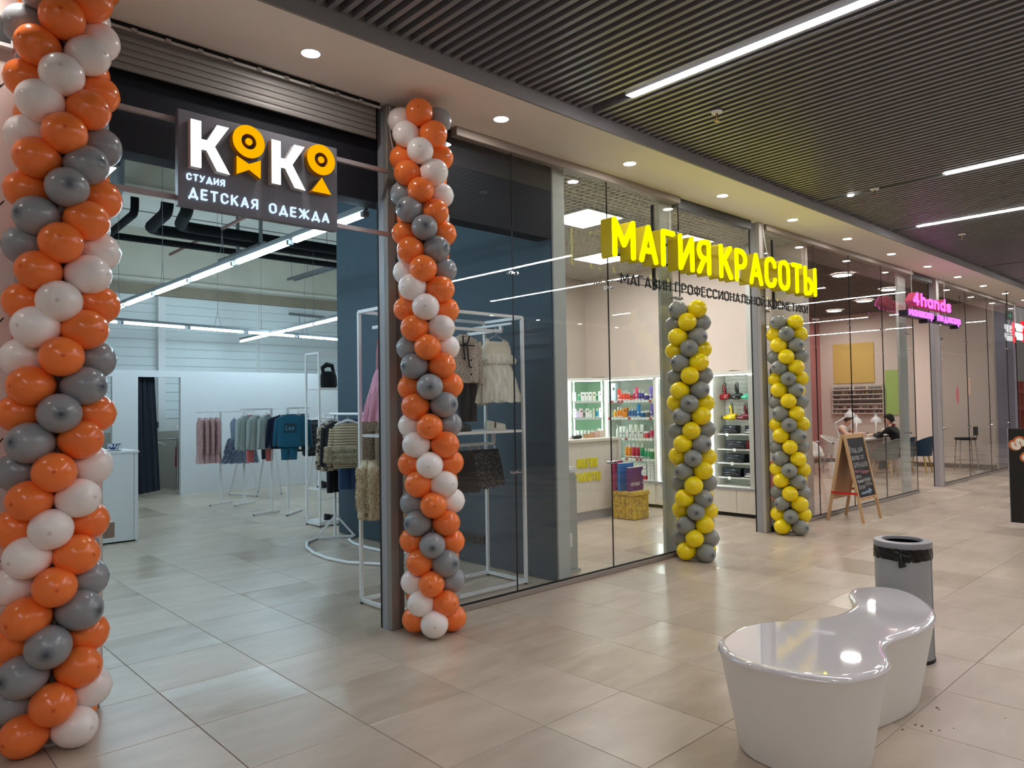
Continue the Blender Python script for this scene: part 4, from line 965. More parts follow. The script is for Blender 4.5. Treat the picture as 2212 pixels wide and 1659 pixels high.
garment('dress', (3.40, 4.92, 2.21), 1.1, 'dusty rose party dress with pink tulle skirt, right of the grey shutter post', 'dress', 'pink tulle dresses', mat=T_PINK, bmat=F_ROSE, w=.17, l=.66, bod=.26, flare=1.2, layers=3, seed=4, sd=.17)
garment('jacket', (3.90, 4.78, 2.235), -.35, 'beige tweed jacket with black ribbon bow behind the shop glass', 'jacket', mat=M_TWEED, w=.125, l=.40, seed=3, d=.06)
jk = [o for o in bpy.data.objects if o.name.startswith('jacket')][-1]
mb = MB(); mb.tube([(-.03, -.075, -.10), (-.03, -.082, -.16), (-.02, -.085, -.30)], .007, 6); mb.tube([(.03, -.075, -.10), (.0, -.085, -.17), (.02, -.085, -.36)], .007, 6); mb.sphere((-.01, -.085, -.17), .016, 8, 6); mb.tube([(-.09, -.078, -.175), (.07, -.082, -.18)], .006, 6)
mb.build('ribbon_bow', F_BLACK, jk)
for z in (-.30, -.36, -.42): MB().sphere((.035, -.082, z), .009, 8, 6).build('button', M_RUBBER, jk)
garment('trousers', (3.95, 4.80, 1.93), .1, 'black trousers hanging under the tweed jacket behind the glass', 'trousers', mat=F_BLACK, w=.10, l=.46, seed=1)
garment('dress', (4.25, 4.76, 2.225), -.12, 'ivory sleeveless tulle dress with ruffled waist, front one on the glass side', 'dress', 'ivory tulle dresses', mat=T_IVORY, bmat=F_CREAM, band=fabric('sage', S(176, 178, 156)), w=.19, l=.56, bod=.20, flare=1.22, layers=3, ruffle=True, seed=5, sd=.16)
garment('dress', (4.12, 4.98, 2.205), -.1, 'ivory sleeveless tulle dress, back one beside the tweed jacket', 'dress', 'ivory tulle dresses', mat=T_IVORY, bmat=F_CREAM, w=.15, l=.56, bod=.20, flare=1.1, layers=2, seed=7, sd=.14)
hanger((4.25, 4.76, 2.225), -.12, 'white wire hanger of the front ivory tulle dress', 'hangers of the display frame'); hanger((4.12, 4.98, 2.205), -.1, 'white wire hanger of the back ivory tulle dress', 'hangers of the display frame')
M_SEQ = sequin('black sequins', S(15, 16, 19), S(225, 225, 230), 260, .95)
for i, (x, y, r) in enumerate(((4.22, 4.87, 1.0), (4.12, 4.87, 1.05), (4.02, 4.87, 1.1), (3.93, 4.87, 1.15))):
    garment('skirt', (x, y, 1.207), -.12 - .1 * i, ['black sequin skirt nearest the glass corner on the lower display rail', 'black sequin skirt, second from the right on the lower rail', 'black sequin skirt, third from the right on the lower rail', 'plain black skirt next to the orange balloons on the lower rail'][i], 'skirt', 'skirts on the lower display rail', mat=M_SEQ if i < 3 else F_BLACK, band=F_BLACK, w=.15 - .008 * i, l=.30 + .012 * i, seed=i + 1.0, flare=1.2)
# cream fluffy jackets under the shelf
F_FLUF = fabric('cream plush', S(206, 190, 160), .95, vary=.12, scale=30)
for i, (x, r) in enumerate(((3.13, .95), (3.15, .98), (3.34, 1.0), (3.42, .9))):
    t = garment('jacket', (x, (5.10, 5.02, 4.78, 4.86)[i], 1.215), r, ['cream fluffy jacket with gold sequins, left of the grey shutter post', 'cream fluffy jacket, second from the left under the display shelf', 'cream fluffy jacket just right of the grey shutter post', 'cream fluffy jacket partly behind the orange balloons'][i], 'jacket', 'fluffy jackets under the display shelf', mat=F_FLUF, rib=fabric('cream rib', S(196, 180, 152)), w=.15, l=.44, seed=i + 2.0, d=.055, sl=.36)
    def sp(u, v, s=i):
        a = 2 * PI * u; z = -.14 - v * .32; return ((.15 * math.cos(a), .06 * math.sin(a), z), (math.cos(a), 2 * math.sin(a), 0))
    def sp2(u, v):
        a = 2 * PI * u; t_ = (v * 2) % 1; s = 1 if v < .5 else -1
        return ((s * (lerp(.13, .177, t_) + .045 * math.cos(a)), .035 * math.sin(a), lerp(-.14, -.46, t_)), (s * math.cos(a), math.sin(a), 0))
    mb = MB(); fluff(mb, sp, .024, 1500, i); fluff(mb, sp2, .022, 1400, i + 9)
    o = mb.build('plush_tufts', F_FLUF, t); o['kind'] = 'stuff'
    mb = MB(); r_ = random.Random(i)
    for _ in range(60):
        p, n = sp(r_.random(), r_.random()) if r_.random() < .5 else sp2(r_.random(), r_.random())
        p = Vector(p) + Vector(n).normalized() * .016; mb.sphere(p, .0045, 5, 4)
    o = mb.build('sequins', pm('gold sequin', S(190, 150, 90), .2, .9), t); o['kind'] = 'stuff'
# shoes on the display shelf
M_SHOE = pm('white shoe leather', S(222, 216, 200), .5); M_BR = pm('brown strap', S(88, 66, 56), .6); M_BLK = pm('black leather', S(20, 20, 22), .4)
def shoe(loc, rot, label, group=None, up=M_SHOE, st=M_BR, sole=M_SHOE, sneaker=False, lean=0):
    t = thing('shoe', label, 'shoe', loc, group); t.rotation_euler = (0, lean, rot); ROOTLOC[t.name] = (0, 0, 0)
    def foot(u): return .034 * (.75 + .35 * math.sin(PI * min(1, u * 1.05)) ** 1.0) * (1 if u < .85 else (1 - (u - .85) * 3.2))
    pts = [(-.085 + .17 * u, max(.006, foot(u))) for u in [i / 10 for i in range(11)]]
    poly = [(x, y) for x, y in pts] + [(x, -y) for x, y in reversed(pts)]
    MB().prism(poly, (0, 0, 0), (1, 0, 0), (0, 1, 0), (0, 0, .018)).build('sole', sole, t, bevel=.003)
    rings = []
    for i in range(9):
        u = i / 8; x = -.08 + .16 * u; w_ = max(.008, foot(u) * .92); hgt = (.075 if sneaker else .06) * (1 - .62 * u) + .012
        rings.append([(x + .012 * (k / 8) * (1 - u), w_ * math.cos(PI * k / 8), .016 + hgt * math.sin(PI * k / 8) ** .7) for k in range(9)])
    MB().rings(rings).build('upper', up, t, smooth=True)
    if sneaker:
        for q in range(4): MB().tube([(-.01 + .018 * q, -.022, .062 - .008 * q), (-.006 + .018 * q, 0, .074 - .010 * q), (-.01 + .018 * q, .022, .062 - .008 * q)], .0035, 6).build('lace', M_WHITE, t)
    else: MB().tube([(-.02, -.034, .02), (-.015, -.03, .055), (-.01, 0, .072), (-.015, .03, .055), (-.02, .034, .02)], .008, 6).build('strap', st, t)
    return t
shoe((4.22, 4.74, 1.341), -.5, 'white shoe with brown strap lying in front on the display shelf', 'white strap shoes'); shoe((4.27, 4.86, 1.341), .3, 'white shoe with brown strap at the back of the display shelf', 'white strap shoes', lean=-.0)
shoe((3.86, 4.74, 1.341), .2, 'black shoe on the display shelf beside the grey balloon', None, M_BLK, M_BLK, M_BLK)
# socket strip on the blue wall
t = thing('socket_strip', 'black four-gang socket strip low on the slate blue wall', 'power socket', (4.64, 5.55, .22))
MB().box(4.622, 4.65, 5.40, 5.76, .215, .30).build('frame', pm('anthracite plastic', S(34, 36, 40), .4), t, bevel=.004)
for y in (5.47, 5.56, 5.65): MB().cyl((4.615, y, .258), (4.63, y, .258), .032, 16).build('socket', pm('socket black', S(18, 18, 20), .35), t)
MB().box(4.612, 4.63, 5.69, 5.745, .225, .29).build('switch', pm('socket black', S(18, 18, 20), .35), t)

# ring rail rack with a loop lying on the floor
def ring_rack():
    t = thing('clothes_rack', 'white loop-footed clothes rack with triangle braces by the slate blue wall', 'clothes rack', (4.2, 7.0, 0))
    L1 = [(4.23, 7.98), (4.02, 7.82), (3.88, 7.55), (3.78, 7.2), (3.74, 6.85), (3.78, 6.5), (3.95, 6.2), (4.15, 6.03), (4.4, 5.95)]
    L2 = [(4.64, 7.80), (4.45, 7.62), (4.36, 7.35), (4.33, 7.0), (4.345, 6.68), (4.42, 6.48), (4.52, 6.36)]
    MB().tube([(x, y, .018) for x, y in L1], .017, 8).build('floor_loop', M_TUBE, t, smooth=True)
    MB().tube([(x, y, .018) for x, y in L2], .017, 8).build('floor_loop', M_TUBE, t, smooth=True)
    a = Vector((4.44, 7.9, .28))
    for p in ((4.23, 7.98, .02), (4.63, 7.80, .02)): MB().bar(p, a, .022).build('brace', M_TUBE, t)
    MB().bar((4.23, 7.98, .02), (4.63, 7.80, .02), .022).build('brace', M_TUBE, t)
    MB().bar((4.43, 7.9, .02), (4.43, 7.9, 1.5), .024).build('post', M_TUBE, t)
    MB().tube([(4.43, 7.9, 1.49), (4.30, 7.75, 1.49), (4.15, 7.5, 1.49), (4.06, 7.2, 1.49), (4.02, 6.8, 1.49), (4.02, 6.4, 1.49), (4.12, 6.1, 1.49), (4.3, 6.0, 1.49)], .014, 8).build('rail', M_TUBE, t, smooth=True)
    MB().bar((4.3, 6.0, .02), (4.3, 6.0, 1.5), .024).build('post', M_TUBE, t)
ring_rack()
F_BEIGE = stripes('ribbed beige knit', S(178, 162, 134), S(128, 112, 88), 11, 'Z'); F_JEAN = fabric('denim', S(44, 64, 98), .9, vary=.2, scale=9)
F_LEOT = leopard('leopard print', S(176, 158, 138), S(28, 24, 24), S(150, 130, 108), 22); F_LEOS = leopard('small leopard print', S(140, 120, 98), S(40, 32, 30), S(50, 40, 36), 110)
t = garment('sweater', (4.03, 6.90, 1.48), -.52, 'beige ribbed sweater with fur bands on a white hanger in the doorway', 'sweater', mat=F_BEIGE, w=.165, l=.46, seed=3.3, d=.06, rib=F_BEIGE)
F_FUR = fabric('striped faux fur', S(176, 164, 140), .95, vary=.25, scale=14)
for bz in (-.36, -.42, -.48):
    mb = MB(); cloth(mb, [(bz + .03, .165, .065), (bz, .19, .085), (bz - .03, .17, .068)], n=30, wr=.012, seed=bz * 30, rough=.012)
    def fp(u, v, z=bz):
        a = 2 * PI * u; return ((.18 * math.cos(a), .078 * math.sin(a), z + .03 - .05 * v), (math.cos(a), 2 * math.sin(a), .1))
    fluff(mb, fp, .028, 1300, int(bz * 100), .004, 1.0); mb.build('fur_band', F_FUR, t)
for s in (-1, 1):
    for k, bz in enumerate((-.36, -.42, -.47)):
        mb = MB(); cx_ = s * (.185 + .004 * k); cloth(mb, [(bz + .03, .046, .042), (bz, .056, .052), (bz - .03, .046, .042)], n=16, wr=.008, seed=bz * 9, cx=cx_, rough=.01)
        def fq(u, v, z=bz, c0=cx_):
            a = 2 * PI * u; return ((c0 + .052 * math.cos(a), .048 * math.sin(a), z + .03 - .05 * v), (math.cos(a), math.sin(a), .1))
        fluff(mb, fq, .024, 450, k, .004, 1.0); mb.build('sleeve_fur', F_FUR, t)
hanger((4.03, 6.90, 1.495), -.52, 'broad white plastic hanger under the beige ribbed sweater', 'broad white hangers', True)
garment('trousers', (4.17, 7.08, 1.48), -.6, 'blue wide denim trousers behind the beige ribbed sweater', 'trousers', mat=F_JEAN, w=.13, l=.76, seed=1.2, flare=.60)
garment('trousers', (4.04, 6.40, 1.48), -.6, 'small-spotted leopard trousers left of the display frame', 'trousers', mat=F_LEOS, w=.17, l=.82, seed=2.2, flare=.62)
garment('trousers', (4.14, 6.22, 1.47), -.5, 'small-spotted leopard trousers seen through the display frame', 'trousers', mat=F_LEOS, w=.17, l=.80, seed=3.9, flare=.55)
garment('sweater', (4.26, 7.66, 1.48), -.2, 'black and beige leopard sweater on a white hanger behind the beige one', 'sweater', mat=F_LEOT, w=.14, l=.56, seed=5.1, d=.06)
hanger((4.26, 7.66, 1.495), -.2, 'broad white plastic hanger of the leopard sweater', 'broad white hangers', True)
garment('trousers', (4.36, 7.82, 1.46), .3, 'black long trousers beside the leopard sweater', 'trousers', mat=F_BLACK, w=.09, l=.85, seed=1.9)
garment('sweater', (4.18, 7.42, 1.48), -.5, 'dark green black sweater squeezed between leopard sweater and jeans', 'sweater', mat=F_BLACK, w=.13, l=.5, seed=6.1, d=.05)

# tall shelf frame half hidden by the blue wall
t = frame_thing('shelf_frame', 'tall white tube shelf frame half hidden behind the slate blue wall', 'shelf', (4.95, 8.95, 0), [
  ('upright', [((4.71, 8.79, .015), (4.71, 8.79, 2.29))]), ('upright', [((5.3, 8.79, .015), (5.3, 8.79, 2.29))]), ('upright', [((4.71, 9.15, .015), (4.71, 9.15, 2.29))]), ('upright', [((5.3, 9.15, .015), (5.3, 9.15, 2.29))]),
  ('top_frame', [((4.71, 8.79, 2.29), (5.3, 8.79, 2.29)), ((4.71, 9.15, 2.29), (5.3, 9.15, 2.29)), ((4.71, 8.79, 2.29), (4.71, 9.15, 2.29))]), ('base_frame', [((4.71, 8.79, .03), (5.3, 8.79, .03)), ((4.71, 9.15, .03), (5.3, 9.15, .03)), ((4.71, 8.79, .03), (4.71, 9.15, .03))])], feet=((4.71, 8.79), (5.3, 8.79), (4.71, 9.15), (5.3, 9.15)))
for z in (1.81, 1.41, .475, .045): MB().box(4.72, 5.29, 8.79, 9.15, z, z + .02).build('shelf', M_WHITE, t)
t = thing('bag', 'black handbag with a rounded flap on the upper white shelf', 'bag', (4.92, 8.92, 1.83))
MB().rings([[(4.92 + rx * math.cos(2 * PI * k / 20), 8.92 + ry * math.sin(2 * PI * k / 20), 1.83 + z) for k in range(20)] for z, rx, ry in ((0, .10, .07), (.03, .125, .085), (.15, .12, .075), (.21, .10, .05), (.225, .08, .03))]).build('body', F_BLACK, t, smooth=True)
MB().tube([(4.84, 8.92, 2.03), (4.82, 8.90, 2.10), (4.87, 8.88, 2.14), (4.96, 8.9, 2.13), (5.0, 8.92, 2.04)], [.02, .03, .035, .03, .02], 8).build('flap', F_BLACK, t, smooth=True)
shoe((4.86, 8.90, .496), .2, 'black and white sneaker on the lower white shelf', None, M_BLK, M_BLK, M_BLK, True); shoe((4.88, 9.02, .496), .1, 'second black and white sneaker behind the first on the lower shelf', None, pm('white mesh', S(210, 212, 214), .6), M_BLK, M_BLK, True)
shoe((4.92, 8.92, .066), .2, 'black shoe on the bottom shelf beside the triangle brace', None, M_BLK, M_BLK, M_BLK)

# ---- far racks
def t_rack(name, label, A, B, arms, zt):
    """two posts, each on a floor bar, with straight arms"""
    segs = []; feet = []
    parts = []
    for (x, y, fx0, fy0, fx1, fy1) in (A, B):
        parts.append(('post', [((x, y, .02), (x, y, zt), .028)])); parts.append(('floor_bar', [((fx0, fy0, .02), (fx1, fy1, .02), .028)])); feet += [(fx0, fy0), (fx1, fy1)]
    for a, b in arms: parts.append(('arm', [(a, b, .022)]))
    return frame_thing(name, label, 'clothes rack', ((A[0] + B[0]) / 2, (A[1] + B[1]) / 2, 0), parts, feet=feet)
t_rack('clothes_rack', 'white clothes rack holding the pink shirts and the feathered dress', (4.74, 12.21, 4.535, 12.126, 4.938, 12.309), (5.0, 11.88, 4.797, 11.759, 5.211, 11.986),
       [((4.33, 12.14, 1.525), (5.0, 12.14, 1.525)), ((4.74, 12.21, 1.53), (5.0, 11.88, 1.53)), ((4.78, 11.9, 1.53), (5.2, 11.95, 1.53))], 1.54)
t_rack('clothes_rack', 'white clothes rack holding the grey sweatshirts and the teal one', (4.86, 10.55, 4.56, 10.50, 4.99, 10.60), (4.93, 10.16, 4.87, 10.08, 5.27, 10.42),
       [((4.34, 10.45, 1.56), (4.92, 10.50, 1.56)), ((4.86, 10.55, 1.565), (4.93, 10.16, 1.565)), ((4.90, 10.2, 1.57), (5.40, 10.40, 1.57))], 1.575)
frame_thing('clothes_rack', 'white A-frame clothes rack standing behind the two-post racks', 'clothes rack', (5.7, 13.0, 0), [
  ('a_frame', [((5.40, 13.50, .02), (5.62, 13.12, 1.45)), ((5.60, 12.76, .02), (5.62, 13.12, 1.45)), ((5.40, 13.5, .02), (5.60, 12.76, .02))]), ('a_frame', [((6.05, 12.73, .02), (5.95, 12.95, 1.45)), ((5.9, 13.4, .02), (5.95, 12.95, 1.45))]),
  ('rail', [((5.5, 13.13, 1.45), (6.1, 12.9, 1.45))])], feet=((5.40, 13.50), (5.60, 12.76), (6.05, 12.73), (5.9, 13.4)))
frame_thing('clothes_rack', 'white A-frame clothes rack by the back wall beside the shelf frame', 'clothes rack', (7.0, 12.8, 0), [
  ('a_frame', [((7.0, 13.3, .02), (7.1, 13.0, 1.44)), ((7.35, 12.8, .02), (7.1, 13.0, 1.44))]), ('a_frame', [((6.65, 12.9, .02), (6.7, 12.48, 1.44)), ((6.95, 12.3, .02), (6.7, 12.48, 1.44))]), ('rail', [((6.2, 11.85, 1.44), (7.2, 13.1, 1.44))])], feet=((7.0, 13.3), (7.35, 12.8)))
F_PINKS = sequin('pink sparkle', S(176, 140, 140), S(240, 220, 220), 120, .96); F_PINKS.node_tree.nodes['Principled BSDF'].inputs['Metallic'].default_value = 0; F_PINKS.node_tree.nodes['Principled BSDF'].inputs['Roughness'].default_value = .8
T_PALE = tulle('pale pink net', S(206, 170, 170), .75)
for i in range(4):
    x = 4.385 + .092 * i
    garment('shirt', (x, 12.14, 1.515), 1.35, 'pink sparkly long shirt, %s from the left on the far rack' % ordn[i], 'shirt', 'pink shirts on the far rack', mat=F_PINKS, lmat=T_PALE, w=.15, l=.60, lace=.13, seed=i + .7, d=.05)
    hanger((x, 12.14, 1.537), 1.35, 'white wire hanger, %s from the left on the pink shirt rack' % ordn[i], 'hangers of the pink shirts')
F_SLATE = fabric('blue grey knit', S(120, 134, 154)); 
t = garment('dress', (4.93, 11.86, 1.515), -.35, 'blue-grey sleeveless dress with a feathery skirt facing the doorway', 'dress', mat=F_SLATE, w=.20, l=.74, bod=.34, flare=1.25, seed=1.1, sd=.16, fold=.05)
mb = MB()
def fs(u, v):
    a = 2 * PI * u; k = lerp(.17, .26, v); return ((k * math.cos(a), lerp(.08, .16, v) * math.sin(a), -.42 - .38 * v), (math.cos(a), math.sin(a), 0))
fluff(mb, fs, .06, 2200, 5, .014, 1.1); o = mb.build('feathers', F_SLATE, t); o['kind'] = 'stuff'
F_GREYM = fabric('grey marl', S(158, 170, 168), vary=.14, scale=40)
for i in range(3):
    x = 4.42 + .16 * i
    garment('sweatshirt', (x, 10.46, 1.55), .55, 'grey marl sweatshirt, %s from the left on the middle rack' % ordn[i], 'sweatshirt', 'grey sweatshirts on the middle rack', mat=F_GREYM, w=.17, l=.48, seed=i + 3.1, rib=F_GREYM)
    hanger((x, 10.46, 1.572), .55, 'white wire hanger, %s from the left above the grey sweatshirts' % ordn[i], 'hangers of the grey sweatshirts')
    if i < 2: garment('trousers', (4.56 + .3 * i, 10.62, 1.53), .9, ['coral pink trousers behind the grey sweatshirts, left pair', 'coral pink trousers behind the teal sweatshirt, right pair'][i], 'trousers', 'coral trousers', mat=fabric('coral', S(206, 110, 112)), w=.12, l=.70, seed=i + 1.0)
F_TEAL = fabric('teal', S(28, 84, 108)); F_NAVYF = fabric('navy', S(20, 28, 50))
t = garment('sweatshirt', (4.94, 10.10, 1.56), -.42, 'teal sweatshirt with a dark lettered patch facing the doorway', 'sweatshirt', mat=F_TEAL, rib=F_TEAL, w=.185, l=.46, seed=4.2, d=.055)
MB().box(-.09, .075, -.068, -.0655, -.345, -.215).build('print_patch', pm('dark print', S(18, 44, 58), .7), t)
write('Lee', (-.07, -.068, -.315), XU, ZU, (0, -1, 0), .075, .016, .001, pm('teal print', S(40, 110, 134), .7), t, width=.125, name='letter')
MB().box(.12, .155, -.03, -.028, -.60, -.54).build('price_tag', M_WHITE, t)
garment('trousers', (4.94, 10.14, 1.12), -.42, 'teal jogging trousers hanging under the teal sweatshirt', 'trousers', mat=F_TEAL, w=.12, l=.26, seed=2.7)
garment('sweatshirt', (5.10, 10.26, 1.56), -.3, 'teal sweatshirt half hidden behind the lettered one', 'sweatshirt', mat=F_TEAL, rib=F_TEAL, w=.19, l=.50, seed=5.2)
garment('sweatshirt', (4.93, 10.30, 1.55), -.3, 'navy sweatshirt behind the teal lettered one', 'sweatshirt', mat=F_NAVYF, rib=F_NAVYF, w=.20, l=.48, seed=9.2)
hanger((4.94, 10.10, 1.58), -.42, 'white wire hanger of the teal lettered sweatshirt', 'hangers of the teal and navy sweatshirts')
for i in range(3):
    x = 5.16 + .085 * i; y = 10.30 + .035 * i
    garment('sweatshirt', (x, y, 1.56), 1.0, 'navy hooded sweatshirt, %s from the teal one' % ordn[i], 'sweatshirt', 'navy sweatshirts', mat=F_NAVYF, rib=F_NAVYF, w=.17, l=.54, seed=i + 7.1)
    hanger((x, y, 1.58), 1.0, 'white wire hanger above the navy sweatshirts, %s' % ordn[i], 'hangers of the teal and navy sweatshirts')
for i in range(2): garment('trousers', (5.62 + .25 * i, 13.1 - .1 * i, 1.44), .8, ['black trousers on the A-frame rack under the feathery dress', 'black trousers on the A-frame rack, right pair'][i], 'trousers', 'black trousers on the A-frame rack', mat=F_BLACK, w=.15, l=.74, seed=i + 2.0)
F_PUFF = stripes('quilted black', S(34, 37, 42), S(12, 13, 16), 3.2, 'Z', 1.0)
for i in range(2): garment('jacket', (6.32 + .22 * i, 12.02 + .3 * i, 1.43), .4, ['black quilted puffer jacket left of the white shelf frame', 'black quilted puffer jacket behind the first one'][i], 'jacket', 'black puffer jackets', mat=F_PUFF, w=.22, l=.62, seed=i + 4.0, d=.11)

# ---- reception counter, bowl, fitting rooms
t = thing('counter', 'white reception counter left of the doorway with a bowl on top', 'counter', (2.1, 9.9, 0))
M_CNT = pm('white counter laminate', S(222, 226, 228), .5, vary=.015)
MB().box(1.2, 2.72, 9.56, 10.2, .02, 1.06).build('body', M_CNT, t); MB().box(1.19, 2.73, 9.55, 10.21, 1.06, 1.085).build('worktop', M_CNT, t, bevel=.002); MB().box(1.25, 2.7, 9.60, 10.15, 0, .02).build('plinth', M_RUBBER, t); MB().box(2.67, 2.674, 9.555, 9.56, .02, 1.06).build('panel_joint', pm('joint grey', S(150, 156, 160), .7), t)
o = (2.50, 9.72, 1.085); t = thing('bowl', 'small blue and white bowl on a saucer on the white counter', 'bowl', o)
def _bl(nt, N, L, b):
    tc = N.new('ShaderNodeTexCoord'); v = N.new('ShaderNodeTexNoise'); v.inputs['Scale'].default_value = 26; v.inputs['Distortion'].default_value = 1.5; L.new(tc.outputs['Object'], v.inputs['Vector']); cr = ramp(N, [(0, S(40, 50, 110)), (.46, S(60, 70, 130)), (.54, S(230, 232, 238))], True); L.new(v.outputs['Fac'], cr.inputs[0]); L.new(cr.outputs[0], b.inputs['Base Color']); b.inputs['Roughness'].default_value = .2
MB().lathe([(.035, .006), (.04, .012), (.07, .05), (.082, .085), (.078, .085), (.064, .05), (.0, .02)], 24, o, cap=False).build('cup', node_mat('painted porcelain', _bl), t, smooth=True); MB().lathe([(.0, 0), (.05, 0), (.10, .014), (.098, .018), (.0, .006)], 24, o, cap=False).build('saucer', M_WHITE, t, smooth=True)
t = thing('curtain', 'dark navy floor-length curtain in the fitting room doorway', 'curtain', (4.2, 14.32, 0))
mb = MB(); mb.grid(lambda u, v: (lerp(4.06, lerp(4.36, 4.46, 1 - v), u) , 14.36 + .025 * math.sin(u * 22 + v) + .012 * math.sin(u * 47), lerp(.05 + .05 * u, 2.22, v)), 40, 12)
mb.build('cloth', pm('curtain navy', S(34, 40, 52), .9, vary=.08), t, smooth=True); MB().cyl((3.9, 14.36, 2.24), (4.85, 14.36, 2.24), .012, 8).build('curtain_rod', M_CHROME, t); MB().box(4.40, 4.43, 14.33, 14.40, 1.25, 1.36).build('tie_back', pm('curtain navy', S(34, 40, 52), .9), t)
t = thing('clothes_rail', 'chrome clothes rail inside the fitting room doorway', 'clothes rack', (4.95, 15.2, 0))
MB().cyl((4.3, 15.2, 1.0), (5.7, 15.2, 1.0), .014, 8).build('rail', M_CHROME, t); MB().cyl((5.05, 15.2, 0), (5.05, 15.2, 1.02), .02, 10).build('post', M_CHROME, t)
hanger((4.70, 15.2, 1.015), .3, 'white plastic hanger hanging empty in the fitting room doorway', 'broad white hangers', True)
t = thing('coat', 'dark red quilted coat on the fitting room rail', 'coat', (5.2, 15.25, 0)); F_RED = fabric('dark red', S(150, 26, 44))
ROOTLOC[t.name] = (0, 0, 0); t.location = (5.22, 15.25, 0)
cloth(MB(), [(.93, .08, .03), (.88, .16, .06), (.5, .17, .08), (.36, .16, .07)], seed=3, wr=.02).build('body', F_RED, t, smooth=True)
sleeve(MB(), -1, .14, .84, .17, .45, .05, .035).build('sleeve', F_RED, t, smooth=True)
mb = MB(); mb.tube([(5.15, 15.75, 1.16), (5.3, 15.72, 1.18), (5.38, 15.74, 1.22), (5.3, 15.76, 1.26), (5.2, 15.75, 1.2)], .03, 8); o = mb.build('cable_bundle', M_WHITE, origin=(5.2, 15.75, 1.15), smooth=True); tag(o, 'white tangled cable bundle on the ledge in the fitting room', 'cable')
o = MB().box(5.12, 5.4, 15.1, 15.4, 0, .34).build('storage_box', pm('clear grey plastic', S(150, 158, 160), .3), origin=(5.25, 15.25, 0), bevel=.02); tag(o, 'grey plastic storage box on the floor under the red coat', 'box')
o = MB().box(1.05, 1.14, 4.42, 4.52, .865, .95).build('bracket', pm('grey brown metal', S(140, 130, 122), .5, .3), origin=(1.1, 4.47, .87), bevel=.004); tag(o, 'small grey-brown bracket fixed to the pillar edge beside the balloons', 'bracket')

# ---- ceiling services
M_TUBEL = glow('cool tube glow', COOL, E_TUBE); M_GAL = pm('galvanised steel', S(120, 126, 130), .5, .5)
def light_line(p, q, n, label, wires=2):
    p, q = Vector(p), Vector(q); t = thing('linear_lamp', label, 'ceiling light', (p + q) / 2, 'fluorescent lines in the clothes shop'); d = (q - p) / n
    MB().bar(p + Vector((0, 0, .05)), q + Vector((0, 0, .05)), .03, .045).build('rail_housing', M_GAL, t)
    for i in range(n):
        a = p + d * (i + .035); b = p + d * (i + .965); MB().bar(a + d * .02, b - d * .02, .04, .03).build('led_tube', M_TUBEL, t)
        MB().bar(a - d * .035, a, .05, .04).build('end_cap', M_GAL, t)
    for i in range(wires):
        c = p + (q - p) * ((i + .5) / wires); mb = MB(); mb.tube([c + Vector((0, 0, .35)), c + d.normalized() * .06 + Vector((0, 0, .07))], .003, 4); mb.tube([c + Vector((0, 0, .35)), c - d.normalized() * .06 + Vector((0, 0, .07))], .003, 4); mb.tube([c + Vector((0, 0, .35)), (c.x, c.y, 5.19)], .003, 4); mb.build('hanging_wire', M_GAL, t)
light_line((2.915, 4.70, 3.0), (2.905, 12.0, 3.0), 6, 'longest fluorescent line, running from the sign back into the clothes shop', 4)
light_line((1.20, 4.64, 3.0), (1.19, 10.4, 3.0), 5, 'fluorescent line glowing at the left edge beside the orange balloons', 3)
light_line((2.3, 12.75, 3.0), (7.9, 13.74, 3.0), 5, 'fluorescent line running across in front of the white back wall', 3)
light_line((6.32, 15.2, 3.0), (5.95, 10.2, 3.0), 4, 'fluorescent line crossing the one by the white back wall', 2)
light_line((7.9, 9.4, 3.0), (7.95, 13.4, 3.0), 3, 'added unseen fluorescent line, evening the light behind the slate blue wall', 2)  # unseen line added to light the shop evenly
M_PIPE = pm('black pipe insulation', S(13, 14, 16), .85, spec=.15, vary=.2)
def pipe(nm, label, path, r, grp='black pipes under the slab', mat=None):
    P = [Vector(p) for p in path]; out = [P[0]]
    for i in range(1, len(P) - 1):
        a = (P[i - 1] - P[i]).normalized(); b = (P[i + 1] - P[i]).normalized(); k = min(r * 2.2, .25)
        for j in range(6):
            t = j / 5; out.append((P[i] + a * k) * (1 - t) ** 2 + P[i] * 2 * t * (1 - t) + (P[i] + b * k) * t * t)
    out.append(P[-1]); o = MB().tube(out, r, 12).build(nm, mat or M_PIPE, origin=P[0], smooth=True); return tag(o, label, 'pipe', grp)
pipe('pipe', 'thin black pipe, lowest of three, bending up at the left', [(9.8, 12.5, 4.3), (3.13, 12.5, 4.3), (3.06, 10.9, 4.3), (3.06, 10.9, 5.19)], .055)
pipe('pipe', 'black pipe, middle of three, with a thick elbow', [(9.8, 11.75, 4.3), (3.48, 11.70, 4.3), (3.38, 10.55, 4.3), (3.38, 10.55, 5.19)], .085)
pipe('pipe', 'black pipe, highest of three, with a thick elbow', [(9.8, 11.38, 4.32), (3.80, 11.34, 4.32), (3.58, 10.35, 4.32), (3.58, 10.35, 5.19)], .085)
pipe('pipe', 'grey bent pipe beside the left fluorescent line', [(2.2, 9.6, 4.0), (2.35, 9.0, 4.0), (2.35, 9.0, 5.19)], .07, mat=M_GAL)
pipe('pipe', 'thin red-brown sprinkler pipe under the slab', [(4.43, 13.7, 4.36), (4.40, 10.3, 4.36)], .025, mat=pm('red brown pipe', S(120, 84, 76), .6))
pipe('pipe', 'black pipe running across near the shop front, behind the grey board', [(9.8, 10.9, 4.62), (1.5, 10.9, 4.62)], .05)
t = thing('strut_hanger', 'grey steel strut hanger carrying the black pipes', 'pipe hanger', (5.0, 12.0, 4.2))
